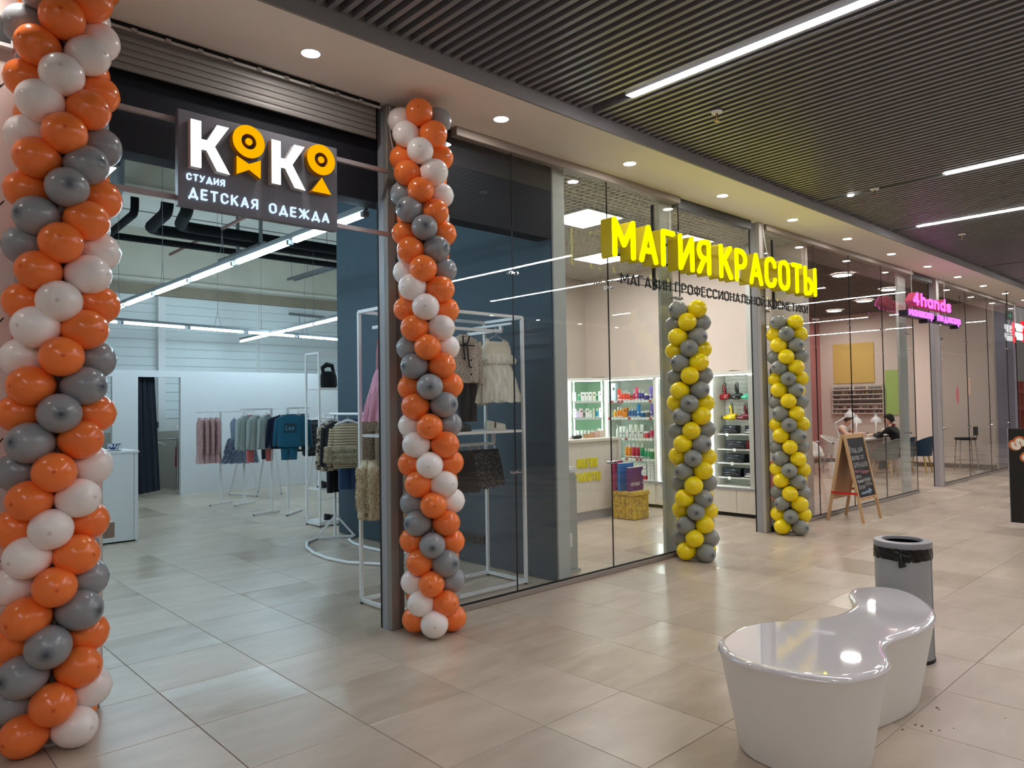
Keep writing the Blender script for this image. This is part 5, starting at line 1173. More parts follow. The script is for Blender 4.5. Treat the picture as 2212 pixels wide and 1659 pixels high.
for y in (11.2, 12.1): MB().bar((5.0, y, 4.18), (5.0, y, 5.2), .045).build('strut', M_GAL, t)
MB().bar((5.0, 11.05, 4.19), (5.0, 12.9, 4.19), .045).build('crossbar', M_GAL, t)
t = thing('cable_tray', 'grey cable tray hanging near the concrete beam', 'cable tray', (7.12, 13.6, 4.3))
for x in (7.05, 7.2): MB().box(x - .006, x + .006, 12.5, 14.5, 4.27, 4.33).build('side_rail', M_GAL, t)
for i in range(9): MB().box(7.05, 7.2, 12.6 + .22 * i, 12.63 + .22 * i, 4.275, 4.285).build('rung', M_GAL, t)
for y in (12.8, 13.6, 14.3): MB().cyl((7.05, y, 4.3), (7.05, y, 5.2), .006, 6).build('rod', M_GAL, t)
t = thing('wall_bracket', 'grey pipe bracket near the top of the panelled back wall', 'bracket', (7.9, 15.6, 3.7)); MB().cyl((7.6, 15.55, 3.72), (8.5, 15.55, 3.70), .03, 8).build('pipe', M_GAL, t); MB().cyl((7.85, 15.55, 3.45), (7.85, 15.55, 3.7), .008, 6).build('rod', M_GAL, t); MB().sphere((7.8, 15.55, 3.43), .03, 8, 6).build('knob', M_RUBBER, t)
for i, (x0, y0) in enumerate(((2.4, 8.2), (3.9, 8.4), (2.0, 7.0))):
    o = MB().box(x0, x0 + .12, y0 - 1.2, y0 + 1.2, 4.55, 4.70).build('air_duct', M_GAL, origin=(x0, y0, 4.55)); tag(o, ['thin galvanised duct high behind the grey sign board', 'thin galvanised duct to the right, high behind the sign', 'thin galvanised duct beside the left lamp'][i], 'duct', 'galvanised ducts')
# ================================================================= BEAUTY SHOP
M_GRID = pm('open cell grid', S(222, 218, 212), .5, vary=.03)
def cell_ceiling(x0, x1, y0, y1, z, pitch, mat, th=.010, hh=.045):
    c = setting('ceiling', ((x0 + x1) / 2, (y0 + y1) / 2, z))
    MB().box(x0, x1, y0, y1, z + .40, z + .43).build('plenum_board', M_BLACK, c)
    bx = MB().box(-(x1 - x0) / 2, (x1 - x0) / 2, -th / 2, th / 2, 0, hh).mesh('grid_blade', mat); by = MB().box(-th / 2, th / 2, -(y1 - y0) / 2, (y1 - y0) / 2, 0.001, hh - .001).mesh('grid_blade', mat)
    n = int((y1 - y0) / pitch)
    for i in range(n): inst('grid_blade', bx, c, (0, y0 + pitch * (i + .5) - (y0 + y1) / 2, 0))
    n = int((x1 - x0) / pitch)
    for i in range(n): inst('grid_blade', by, c, (x0 + pitch * (i + .5) - (x0 + x1) / 2, 0, 0))
    return c
cell_ceiling(4.88, 9.45, 4.46, 8.28, 3.67, .086, M_GRID)
M_PANL = glow('panel glow', (1.0, 0.98, 0.94, 1), E_PANEL)
for i, (x, y, lb) in enumerate(((5.95, 5.15, 'square ceiling light panel nearest the glass, left of the yellow letters'), (7.84, 6.47, 'square ceiling light panel deeper in the shop, left of the yellow letters'), (7.84, 5.15, 'square ceiling light panel seen above the middle yellow letters'), (5.95, 6.47, 'square ceiling light panel hidden behind the white column'))):
    t = thing('light_panel', lb, 'ceiling light', (x + .3, y + .3, 3.66), 'square light panels')
    MB().box(x - .008, x + .608, y - .008, y + .608, 3.652, 3.669).build('frame', M_WHITE, t); MB().box(x + .005, x + .595, y + .005, y + .595, 3.649, 3.652).build('diffuser', M_PANL, t)
M_WOODL = pm('pale greige wood', S(218, 213, 202), .55, vary=.09, scale=3, stretch=(8, 8, .7)); M_LAM = pm('white laminate', S(226, 226, 220), .45, vary=.02); M_BACK = pm('pale back panel', S(196, 202, 194), .7, vary=.04, stretch=(8, 8, .7)); M_BACK_LIT = pm('back panel tinted by green light', S(200, 222, 200), .7, vary=.04)  # green cast of the light is put into the corner panels' colour
M_SHL = glow('shelf strip glow', (0.86, 1.0, 0.95, 1), E_SHELF); M_SGL = glassmat('shelf glass', (0.82, 0.92, 0.88, 1), 1.0)
SZ = (1.61, 1.346, 1.03, .72)
def cab_side(name, label, y0, y1, shelves, glow_side=True):
    t = thing(name, label, 'cabinet', (9.2, (y0 + y1) / 2, 0))
    MB().box(9.02, 9.42, y0 + .01, y1 - .01, 0, .05).build('plinth', M_RUBBER, t)
    n = 2
    for i in range(n):
        a = lerp(y0 + .02, y1 - .02, i / n) + .003; b = lerp(y0 + .02, y1 - .02, (i + 1) / n) - .003
        MB().box(8.995, 9.013, a, b, .05, .36).build('door', M_WOODL, t, bevel=.002)
    MB().box(9.013, 9.42, y0, y1, .05, .355).build('base_carcass', M_WOODL, t)
    MB().box(8.99, 9.42, y0, y1, .36, .395).build('counter_board', M_LAM, t); MB().box(8.985, 8.99, y0, y1, .36, .395).build('price_strip', M_ALU, t)
    for y in (y0, y1 - .025): MB().box(9.0, 9.42, y, y + .025, .395, 1.93).build('side_panel', M_LAM, t)
    MB().box(8.985, 9.42, y0, y1, 1.93, 1.975).build('top_board', M_LAM, t); MB().box(9.40, 9.42, y0 + .025, y1 - .025, .395, 1.93).build('back_panel', M_BACK, t)
    MB().box(9.012, 9.03, y0 + .03, y1 - .03, 1.918, 1.929).build('light_strip', M_SHL, t)
    MB().box(9.012, 9.035, y1 - .040, y1 - .026, .40, 1.925).build('light_strip', M_SHL, t)
    for z in shelves:
        MB().box(9.03, 9.40, y0 + .028, y1 - .028, z - .010, z - .002).build('glass_shelf', M_SGL, t)
        MB().box(9.025, 9.029, y0 + .03, y1 - .03, z - .035, z).build('label_rail', pm('clear label rail', S(206, 214, 212), .25), t)
    return t
ca = cab_side('display_cabinet', 'lit wall cabinet full of coloured hair products behind the counter', 6.55, 7.53, SZ)
cb = cab_side('display_cabinet', 'lit wall cabinet with black packets beside the white column', 5.63, 6.55, ())
cc = cab_side('display_cabinet', 'lit wall cabinet with hair dryers and irons by the doorway', 4.84, 5.63, ())
# price tags on the rails of the product cabinet
r_ = random.Random(4); M_TAG = pm('white tag', S(232, 234, 232), .6); M_TAGR = pm('red tag', S(176, 44, 52), .6)
for z in SZ:
    for i in range(13):
        y = 7.45 - .067 * i; MB().box(9.018, 9.023, y - .018, y + .018, z - .040, z - .004).build('price_tag', M_TAGR if r_.random() < .2 else M_TAG, ca)
# corner unit on the diagonal between the two walls
cu = thing('corner_cabinet', 'lit corner cabinet of white boxes above the counter', 'cabinet', (9.0, 7.95, 0))
dA, dB = Vector((8.65, 7.90, 0)), Vector((9.0, 7.53, 0)); dU = (dB - dA).normalized(); dN = Vector((dU.y, -dU.x, 0))
if dN.x > 0: dN = -dN
MB().prism([(8.65, 7.90), (9.0, 7.53), (9.42, 7.53), (9.42, 8.27), (8.65, 8.27)], (0, 0, 0), (1, 0, 0), (0, 1, 0), (0, 0, .39)).build('base', M_WOODL, cu)
MB().prism([(8.65, 7.90), (9.0, 7.53), (9.42, 7.53), (9.42, 8.27), (8.65, 8.27)], (0, 0, 1.93), (1, 0, 0), (0, 1, 0), (0, 0, .045)).build('top_board', M_LAM, cu)
MB().box(8.67, 9.42, 8.255, 8.27, .39, 1.93).build('back_panel', M_BACK_LIT, cu); MB().box(9.405, 9.42, 7.54, 8.255, .39, 1.93).build('back_panel', M_BACK_LIT, cu)
for z in SZ[:3]: MB().prism([(8.67, 7.91), (9.0, 7.56), (9.40, 7.56), (9.40, 8.25), (8.67, 8.25)], (0, 0, z - .01), (1, 0, 0), (0, 1, 0), (0, 0, .008)).build('glass_shelf', M_SGL, cu); MB().bar(dA + dU * .03 + Vector((0, 0, z - .018)), dB - dU * .03 + Vector((0, 0, z - .018)), .004, .034).build('label_rail', pm('clear label rail', S(206, 214, 212), .25), cu)
for q in (dA + dU * .035, dB - dU * .03): MB().bar(q + Vector((0, 0, .40)) - dN * .03, q + Vector((0, 0, 1.92)) - dN * .03, .014).build('light_strip', M_SHL, cu)  # strips added at both edges to brighten the dark corner
MB().bar(dA + dU * .03 + Vector((0, .02, 1.924)), dB - dU * .03 + Vector((0, .02, 1.924)), .015, .01).build('light_strip', M_SHL, cu)
bw = thing('display_cabinet', 'lit white cabinet on the back wall, mostly hidden by the column', 'cabinet', (7.9, 8.1, 0))
MB().box(7.0, 8.65, 7.9, 8.27, 0, .39).build('base_carcass', M_WOODL, bw); MB().box(7.0, 8.65, 7.9, 8.27, 1.93, 1.975).build('top_board', M_LAM, bw); MB().box(7.0, 8.65, 8.25, 8.27, .39, 1.93).build('back_panel', M_BACK, bw)
MB().box(8.625, 8.65, 7.9, 8.25, .39, 1.93).build('side_panel', M_LAM, bw); MB().box(8.60, 8.625, 7.905, 7.925, .40, 1.925).build('light_strip', M_SHL, bw); MB().box(7.0, 7.025, 7.9, 8.25, .39, 1.93).build('side_panel', M_LAM, bw)
for z in SZ: MB().box(7.03, 8.62, 7.93, 8.24, z - .01, z - .002).build('glass_shelf', M_SGL, bw)

PC = {'orange red': S(226, 74, 48), 'pink': S(208, 42, 84), 'hot pink': S(224, 60, 110), 'indigo': S(70, 56, 150), 'violet': S(122, 100, 196), 'yellow': S(240, 176, 40), 'amber': S(232, 140, 20), 'blue': S(20, 104, 172), 'bright blue': S(16, 124, 200), 'grey': S(110, 104, 110), 'white': S(232, 234, 230), 'crimson': S(200, 26, 62), 'green': S(16, 140, 90), 'mint green': S(60, 170, 120), 'pale blue': S(196, 222, 232), 'lilac': S(206, 190, 226), 'pale pink': S(226, 196, 204), 'teal': S(20, 130, 160), 'cream': S(226, 222, 206)}
def pmat(c): return pm('pack ' + c, PC[c], .35, vary=.02)
M_CAPW = pm('white cap', S(236, 236, 232), .35)
def product(kind, o, w_, h_, c, label, group, cap=None, rot=0.0):
    t = thing({'jar': 'jar', 'box': 'carton', 'tube': 'cosmetic_tube'}.get(kind, 'bottle'), label, {'jar': 'jar', 'box': 'box', 'tube': 'tube'}.get(kind, 'bottle'), o, group)
    mat = pmat(c); r = w_ / 2; cm = cap or M_CAPW
    def at(mb): 
        mb.v = [(o[0] + x, o[1] + y, o[2] + z) for x, y, z in mb.v]; return mb
    if kind == 'bottle' or kind == 'pump':
        hb = h_ * (.74 if kind == 'bottle' else .68)
        at(MB().lathe([(r * .9, 0), (r, .004), (r, hb * .9), (r * .75, hb * .97), (r * .4, hb)], 12)).build('body', mat, t, smooth=True)
        at(MB().lathe([(r * 1.01, hb * .06), (r * 1.01, hb * .16)], 12, cap=False)).build('label_band', M_CAPW, t, smooth=True)
        if kind == 'bottle': at(MB().lathe([(r * .5, hb - .002), (r * .5, h_)], 10)).build('cap', cm, t, smooth=True)
        else:
            at(MB().lathe([(r * .5, hb - .002), (r * .5, h_ * .78), (r * .2, h_ * .8), (r * .2, h_ * .95)], 10).box(-r * .9, r * .3, -r * .25, r * .25, h_ * .93, h_)).build('pump', cm, t)
    elif kind == 'tube':
        rg = [[(r * s * k_ * math.cos(2 * PI * q / 14), r * math.sin(2 * PI * q / 14) * wd, z) for q in range(14)] for z, s, k_, wd in ((h_ * .12, .8, 1, .8), (h_ * .5, .62, 1, .92), (h_ * .9, .25, 1, 1.08), (h_, .06, 1, 1.15))]
        at(MB().rings(rg)).build('body', mat, t, smooth=True); at(MB().lathe([(r * .74, 0), (r * .74, h_ * .125)], 12)).build('cap', cm, t, smooth=True)
        at(MB().box(-r * .75, -r * .68, -r * .45, r * .45, h_ * .3, h_ * .42)).build('print', M_CAPW if c != 'white' else pm('print grey', S(120, 130, 140), .6), t)
    elif kind == 'jar':
        at(MB().lathe([(r * .95, 0), (r, .003), (r, h_ * .72)], 16)).build('body', mat, t, smooth=True); at(MB().lathe([(r * 1.04, h_ * .72), (r * 1.04, h_), (r * .98, h_ + .001)], 16)).build('lid', cm, t, smooth=True)
    else:
        mb = MB().box(-r * .8, r * .8, -r, r, 0, h_); c_, s_ = math.cos(rot), math.sin(rot); mb.v = [(x * c_ - y * s_, x * s_ + y * c_, z) for x, y, z in mb.v]; at(mb).build('carton', mat, t)
        mb = MB().box(-r * .81, -r * .79, -r * .55, r * .2, h_ * .60, h_ * .76); mb.v = [(x * c_ - y * s_, x * s_ + y * c_, z) for x, y, z in mb.v]; at(mb).build('print', M_INK if w_ > .05 else pm('print green', S(150, 190, 60), .6), t)
    return t
A_ = {0: [('box', 95, 75, .27, 'pale blue'), ('tube', 168, 60, .185, 'orange red'), ('pump', 205, 38, .155, 'orange red'), ('pump', 245, 38, .158, 'orange red'), ('pump', 284, 38, .16, 'orange red'), ('bottle', 322, 34, .13, 'orange red'), ('jar', 357, 30, .065, 'orange red'), ('pump', 393, 42, .15, 'pink'), ('tube', 434, 46, .195, 'hot pink'), ('pump', 476, 40, .165, 'indigo'), ('pump', 522, 44, .155, 'indigo'), ('jar', 580, 62, .095, 'indigo'), ('tube', 641, 50, .20, 'violet'), ('tube', 685, 40, .20, 'violet')],
      1: [('bottle', 95, 36, .12, 'yellow'), ('bottle', 146, 42, .155, 'amber'), ('pump', 187, 42, .165, 'amber'), ('pump', 219, 28, .14, 'amber'), ('box', 267, 64, .145, 'amber'), ('pump', 322, 38, .15, 'blue'), ('pump', 365, 40, .15, 'blue'), ('pump', 408, 38, .155, 'blue'), ('tube', 459, 52, .20, 'bright blue'), ('jar', 518, 62, .09, 'blue'), ('jar', 588, 66, .10, 'grey'), ('tube', 650, 50, .20, 'violet'), ('bottle', 693, 34, .13, 'violet')],
      2: [('pump', 130, 40, .19, 'white'), ('tube', 180, 46, .17, 'white'), ('tube', 233, 46, .17, 'white'), ('pump', 281, 40, .16, 'white'), ('tube', 330, 48, .20, 'white'), ('pump', 368, 30, .16, 'white'), ('tube', 411, 46, .20, 'white'), ('pump', 455, 32, .16, 'white'), ('tube', 500, 54, .205, 'white'), ('jar', 570, 72, .10, 'pink'), ('pump', 640, 48, .175, 'hot pink'), ('pump', 690, 40, .165, 'hot pink')],
      3: [('bottle', 262, 44, .22, 'amber'), ('bottle', 312, 52, .22, 'amber'), ('bottle', 370, 56, .22, 'crimson'), ('bottle', 432, 56, .22, 'crimson'), ('bottle', 502, 58, .22, 'green'), ('bottle', 548, 40, .15, 'mint green'), ('bottle', 592, 40, .15, 'mint green'), ('jar', 650, 74, .145, 'green'), ('tube', 700, 40, .18, 'mint green')]}
rown = ['top', 'second', 'third', 'fourth']
for k, L_ in A_.items():
    for i, (kd, u, wd, hh, c) in enumerate(L_):
        y = 7.50 - (u - 20) / 725 * .93
        product(kd, (9.12, y, SZ[k]), wd / 900 + .004, hh, c, '%s %s, %s from the left on the %s shelf of the product cabinet' % (c, {'box': 'carton', 'pump': 'pump bottle'}.get(kd, kd), ordn[i], rown[k]), 'products on the %s shelf' % rown[k], M_RUBBER if u in (357,) else None)
for i in range(3):
    for j in range(4):
        product('box', (9.10 + .0 * i, 6.98 - .075 * i, .396 + .06 * j), .07, .058, 'white' if j else 'crimson', 'small %s carton in column %s, layer %s of the stack on the bottom board' % ('white' if j else 'crimson', ('one', 'two', 'three')[i], ('one', 'two', 'three', 'four')[j]), 'cartons stacked on the bottom board')
for i in range(2):
    for j in range(6): product('box', (9.10, 6.74 - .06 * i, .396 + .045 * j), .052, .043, 'white', 'tiny white carton in the right stack, %s pile, layer %s' % (('left', 'right')[i], ('one', 'two', 'three', 'four', 'five', 'six')[j]), 'tiny cartons in the right stack')
Cn = {0: [('box', 430, .056, .14, 'white'), ('bottle', 537, .036, .11, 'mint green'), ('box', 618, .056, .14, 'white'), ('box', 700, .054, .14, 'white'), ('box', 787, .056, .14, 'white'), ('box', 875, .054, .14, 'cream'), ('bottle', 938, .034, .11, 'green'), ('box', 1010, .056, .15, 'white')],
      1: [('box', 432, .056, .14, 'lilac'), ('box', 503, .042, .105, 'lilac'), ('box', 577, .058, .145, 'pale pink'), ('bottle', 650, .026, .11, 'grey'), ('box', 717, .056, .145, 'white'), ('box', 790, .042, .11, 'white'), ('box', 860, .028, .14, 'cream'), ('bottle', 935, .05, .135, 'teal'), ('box', 1018, .056, .15, 'white')],
      2: [('box', 432, .045, .11, 'white'), ('tube', 500, .052, .11, 'white'), ('tube', 580, .052, .11, 'white'), ('tube', 655, .052, .11, 'white'), ('tube', 735, .052, .11, 'white'), ('tube', 818, .052, .11, 'white'), ('tube', 892, .05, .11, 'white'), ('tube', 968, .06, .14, 'white'), ('jar', 1045, .045, .12, 'pale blue')]}
rotd = math.atan2(dU.y, dU.x) + PI / 2
for k, L_ in Cn.items():
    for i, (kd, u, wd, hh, c) in enumerate(L_):
        p = dA + dU * ((u - 370) / 705 * .50) - dN * .07
        product(kd, (p.x, p.y, SZ[k]), wd, hh, c, '%s %s, %s from the left on the %s shelf of the corner cabinet' % (c, {'box': 'carton'}.get(kd, kd), ordn[i], rown[k]), 'products in the corner cabinet, %s shelf' % rown[k], None, rotd)
# black packets with white headers hanging in the middle cabinet
M_FOIL = pm('crinkled black film', S(40, 38, 38), .22, .3, vary=.4, scale=25, bump=.8, bscale=40); M_FOILW = pm('clear wrinkled film', S(190, 194, 196), .2, .2, vary=.3, scale=30, bump=.6)
for i, z in enumerate((1.83, 1.46, 1.20, .92, .70)):
    y = 6.40 - .03 * (i % 2); t = thing('packet', 'black wrapped packet, %s from the top, hanging beside the white column' % ordn[i], 'packet', (9.15, y, z), 'black packets hanging in a column'); ROOTLOC[t.name] = (0, 0, 0)
    cloth(MB(), [(0, .004, .03), (-.03, .012, .04), (-.12, .03, .065), (-.2, .035, .06), (-.25, .02, .04)], n=18, seed=i * 2.1, wr=.02).build('bag', M_FOIL, t, smooth=True); MB().box(-.028, -.022, -.045, .045, -.06, .0).build('header', M_WHITE, t)
    MB().cyl((.0, 0, .005), (.22, 0, .005), .003, 6).build('hook', M_CHROME, t)
# hair dryers
M_SLW = pm('slat wall board', S(214, 216, 210), .6, vary=.02)
for i in range(12): MB().box(9.385, 9.40, 4.87, 5.60, 1.205 + .06 * i, 1.262 + .06 * i).build('slat_board', M_SLW, cc, bevel=.003)
for i, z in enumerate((1.11, .90, .71, .51)): MB().box(9.14, 9.40, 4.87, 5.60, z - .012, z).build('shelf', M_LAM, cc)
DRY = {'black': S(24, 24, 26), 'red': S(150, 26, 36), 'mint': S(70, 205, 165), 'yellow': S(236, 206, 30), 'dark red': S(120, 20, 34)}
def dryer(y, z, c, label):
    t = thing('hair_dryer', label, 'hair dryer', (9.28, y, z), 'hair dryers on the slat wall'); m = pm('dryer ' + c, DRY[c], .25, vary=.03, coat=.3); O = Vector((9.28, y, z))
    rg = []
    for j, (u, r) in enumerate(((-.095, .030), (-.09, .040), (-.055, .050), (0, .050), (.045, .042), (.08, .030), (.11, .028))):
        rg.append([(O.x + r * math.cos(2 * PI * k / 14), O.y + u, O.z + r * .9 * math.sin(2 * PI * k / 14) - .1 * u) for k in range(14)])
    MB().rings(rg).build('barrel', m, t, smooth=True)
    MB().tube([O + Vector((0, -.02, .02)), O + Vector((0, -.015, .08)), O + Vector((0, 0, .15)), O + Vector((0, .005, .165))], [.02, .018, .019, .012], 10).build('handle', m, t, smooth=True)
    MB().cyl(O + Vector((0, .10, -.01)), O + Vector((0, .125, -.013)), .027, 12).build('nozzle', M_RUBBER, t); MB().cyl(O + Vector((0, -.092, .009)), O + Vector((0, -.083, .008)), .03, 12).build('air_inlet', M_RUBBER, t)
    MB().tube([O + Vector((.0, .005, .16)), O + Vector((0, -.012, .20)), O + Vector((-.01, -.035, .20)), O + Vector((-.012, -.045, .12)), O + Vector((-.012, -.04, .04)), O + Vector((-.016, -.05, .10)), O + Vector((-.016, -.045, .19)), O + Vector((-.02, -.055, .1)), O + Vector((-.02, -.06, .0)), O + Vector((-.02, -.055, -.05))], .0045, 6).build('cord', M_RUBBER, t, smooth=True)
    for q in range(2): MB().box(O.x - .022, O.x - .016, O.y - .005, O.y + .007, O.z + .07 + .03 * q, O.z + .09 + .03 * q).build('switch', M_RUBBER, t)
    MB().cyl(O + Vector((.0, .0, .175)), O + Vector((.11, 0, .175)), .003, 6).build('hook', M_CHROME, t)
for y, z, c, lb in ((5.56, 1.63, 'red', 'dark red hair dryer at the left end of the upper row'), (5.37, 1.63, 'black', 'black hair dryer, left of the mint one'), (5.17, 1.63, 'mint', 'mint green hair dryer in the upper row'), (4.98, 1.63, 'black', 'black hair dryer at the right end of the upper row'),
                    (5.46, 1.345, 'yellow', 'yellow hair dryer in the lower row'), (5.24, 1.345, 'dark red', 'dark red hair dryer beside the yellow one'), (5.01, 1.345, 'black', 'black hair dryer at the right end of the lower row')): dryer(y, z, c, lb)
M_DBOX = pm('dark blue carton', S(26, 34, 48), .5, vary=.05)
def iron(y, z, c, label):
    t = thing('hair_iron', label, 'hair iron', (9.19, y, z), 'hair irons on the shelves'); m = pm('iron ' + c, S(226, 224, 220) if c == 'white' else S(24, 24, 27), .3)
    MB().tube([(9.19, y - .13, z + .024), (9.19, y - .02, z + .03), (9.19, y + .13, z + .026)], [.014, .017, .009], 10).build('lower_arm', m, t, smooth=True); MB().tube([(9.19, y - .13, z + .03), (9.185, y - .02, z + .058), (9.185, y + .11, z + .056)], [.012, .015, .008], 10).build('upper_arm', m if c != 'white' else pm('iron silver', S(170, 172, 178), .3, .4), t, smooth=True)
    MB().tube([(9.17, y - .13, z + .026), (9.155, y - .16, z + .01), (9.15, y - .06, z + .008), (9.152, y + .02, z + .010), (9.16, y - .03, z + .012)], .006, 6).build('cord', M_RUBBER, t, smooth=True)
    MB().box(9.137, 9.141, y - .03, y + .012, z - .03, z + .012).build('price_tag', M_TAG, t)
spec = [(0, 5.47, .20, 'black', 0), (0, 5.08, .30, 'white', 0), (1, 5.36, .36, 'black', 1), (1, 4.99, .20, 'black', 0), (2, 5.40, .30, 'black', 0), (2, 4.99, .20, 'black', 0), (3, 5.45, .28, 'black', 0), (3, 5.10, .32, 'white', 0)]
for i, (s, y, wd, c, red) in enumerate(spec):
    z = (1.11, .90, .71, .51)[s]; lr = 'left' if i % 2 == 0 else 'right'
    t = thing('carton', 'dark blue appliance carton, %s one on the %s iron shelf' % (lr, rown[s]), 'box', (9.31, y, z), 'dark appliance cartons')
    MB().box(9.25, 9.38, y - wd / 2, y + wd / 2, z, z + .115).build('carton', M_DBOX, t, bevel=.002); MB().box(9.2485, 9.2495, y - wd * .2, y - wd * .02, z + .09, z + .097).build('print', M_TAG, t); MB().box(9.2485, 9.2495, y - wd * .15, y + wd * .3, z + .055, z + .066).build('print', M_GAL, t)
    if red: MB().box(9.2485, 9.381, y - wd / 2 - .001, y - wd / 2 + .03, z, z + .116).build('red_end', pm('red carton', S(140, 20, 40), .5), t)
    iron(y - .02, z, c, '%s hair iron lying in front of the %s carton on the %s iron shelf' % (c, lr, rown[s]))
o = MB().box(9.1, 9.25, 5.28, 5.36, 1.975, 1.99).build('remote_control', pm('brown black', S(58, 44, 40), .5), origin=(9.17, 5.32, 1.975)); tag(o, 'small dark remote lying on top of the hair dryer cabinet', 'remote')
o = MB().box(9.08, 9.2, 7.65, 7.85, 1.975, 1.99).build('flat_box', pm('brown black', S(58, 44, 40), .5), origin=(9.14, 7.75, 1.975)); tag(o, 'small flat dark box lying on top of the corner cabinet', 'box')

# ---- counter with yellow letters
t = thing('counter', 'pale wood shop counter with yellow raised words on its front', 'counter', (7.6, 6.85, 0))
MB().box(6.6, 8.10, 6.56, 7.1, .0, .12).build('plinth', M_ALU, t); MB().box(6.6, 8.08, 6.54, 7.12, .12, 1.05).build('front_panel', M_WOODL, t); MB().box(8.08, 8.14, 6.51, 7.15, .0, 1.085).build('end_panel', M_WOODL, t, bevel=.002); MB().box(6.58, 8.08, 6.51, 7.15, 1.05, 1.085).build('worktop', M_WOODL, t, bevel=.002)
M_YL = pm('yellow acrylic', S(226, 216, 16), .4)
write('МАГИЯ', (7.235, 6.525, .705), XU, ZU, NF, .125, .030, .02, M_YL, t, width=.40, gap=.14); write('КРАСОТЫ', (7.10, 6.525, .520), XU, ZU, NF, .125, .030, .02, M_YL, t, width=.60, gap=.12)
t = thing('hair_clipper', 'black rounded hair clipper lying on the pale wood counter', 'clipper', (7.42, 6.7, 1.085)); MB().rings([[(7.42 + x, 6.7 + r * math.cos(2 * PI * k / 12), 1.085 + .026 + r * .8 * math.sin(2 * PI * k / 12)) for k in range(12)] for x, r in ((-.10, .012), (-.08, .028), (0, .03), (.05, .032), (.09, .024), (.10, .01))]).build('body', M_RUBBER, t, smooth=True); MB().box(7.31, 7.33, 6.68, 6.72, 1.09, 1.12).build('head', M_CHROME, t)
for i, (x, c, m) in enumerate(((7.72, 'wood brown', S(190, 150, 110)), (7.86, 'pinkish', S(206, 170, 160)), (7.98, 'cream', S(226, 214, 196)))):
    o = MB().box(x, x + .12, 6.75, 6.85, 1.0855, 1.14 + .02 * i).build('small_box', pm('box ' + c, m, .6), origin=(x + .06, 6.8, 1.0855), bevel=.003); tag(o, c + ' small box standing on the counter beside the glass joint', 'box')
t = thing('security_gate', 'grey upright shop security pedestal with a white top, behind the glass beside the column', 'security gate', (5.07, 4.66, 0))
MB().box(4.98, 5.12, 4.60, 4.72, 0, .03).build('foot', pm('gate grey', S(176, 178, 172), .5), t); MB().box(4.99, 5.11, 4.62, 4.70, .03, .90).build('panel', pm('gate grey', S(150, 152, 148), .5), t, bevel=.006); MB().box(4.985, 5.115, 4.615, 4.705, .90, .97).build('top_cap', M_WHITE, t, bevel=.02, seg=3); MB().box(4.99, 5.0, 4.616, 4.62, .3, .42).build('sticker', M_WHITE, t)
o = MB().box(4.82, 4.865, 4.46, 4.50, .28, .40).build('door_sensor', M_WHITE, origin=(4.84, 4.48, .28), bevel=.006); tag(o, 'small white plastic sensor low on the pale wall end behind the glass', 'sensor')
# ---- pouf with the sample folders
def _pf(nt, N, L, b):
    tc = N.new('ShaderNodeTexCoord'); nz = N.new('ShaderNodeTexNoise'); nz.inputs['Scale'].default_value = 26; nz.inputs['Detail'].default_value = 3; L.new(tc.outputs['Object'], nz.inputs['Vector']); cr = ramp(N, [(.35, S(150, 120, 10)), (.6, S(206, 172, 24))]); L.new(nz.outputs['Fac'], cr.inputs[0]); L.new(cr.outputs[0], b.inputs['Base Color']); b.inputs['Roughness'].default_value = .75; b.inputs['Sheen Weight'].default_value = .4
M_PF = node_mat('mustard velvet', _pf)
t = thing('pouf', 'mustard yellow cube storage pouf with a lid on the tiled shop floor', 'pouf', (8.0, 6.23, 0))
MB().box(7.815, 8.145, 6.06, 6.42, .004, .315).build('body', M_PF, t, bevel=.008, seg=2); MB().box(7.80, 8.16, 6.045, 6.435, .315, .375).build('lid', M_PF, t, bevel=.012, seg=3); MB().box(7.8135, 7.816, 6.2, 6.204, .01, .31).build('seam', M_RUBBER, t)
for i, (x0, x1, y, h_, c, cn, tx) in enumerate(((7.66, 7.98, 6.36, .40, S(160, 20, 90), 'magenta', None), (7.76, 8.10, 6.27, .37, S(14, 104, 180), 'blue', None), (7.84, 8.15, 6.15, .315, S(86, 14, 100), 'purple', 'MYPOINT'))):
    x0 = max(x0, 7.80) if i else 7.805; 
    t = thing('folder', cn + ' hair colour sample folder standing on the mustard pouf', 'folder', ((x0 + x1) / 2, y, .375), 'sample folders on the pouf'); m = pm('folder ' + cn, c, .35, vary=.04)
    poly = [(x0, .3765), (x1, .3765), (x1, .375 + h_), (x0, .375 + h_)]
    if tx: poly = [(x0, .3765), (x1, .3765), (x1, .46), (x1 - .035, .475), (x1, .49), (x1, .56), (x1 - .04, .59), (x1 - .03, .64), (x1, .66), (x1, .375 + h_), (x0, .375 + h_)]
    MB().prism(poly, (0, y, 0), XU, ZU, (0, .045, 0)).build('cover', m, t); MB().box(x0 + .004, x1 - .045, y + .004, y + .041, .378 + h_ - .004, .380 + h_).build('pages', M_WHITE, t)
    if tx: write(tx, (x0 + .04, y - .001, .44), XU, ZU, NF, .05, .007, .001, pm('silver print', S(206, 200, 210), .5), t, width=.20, name='print_letter')
    else: MB().box(x0 + .012, x0 + .03, y - .001, y + .001, .42, .62).build('spine_print', pm('print ' + cn, S(220, 140, 170) if i == 0 else S(10, 60, 120), .5), t)
o = MB().box(8.78, 8.96, 4.62, 4.70, .30, .78).build('poster_box', pm('orange red card', S(196, 62, 28), .5, vary=.2, scale=4), origin=(8.87, 4.66, .30)); tag(o, 'orange-red card box behind the glass, partly hidden by the right yellow balloon column', 'box')
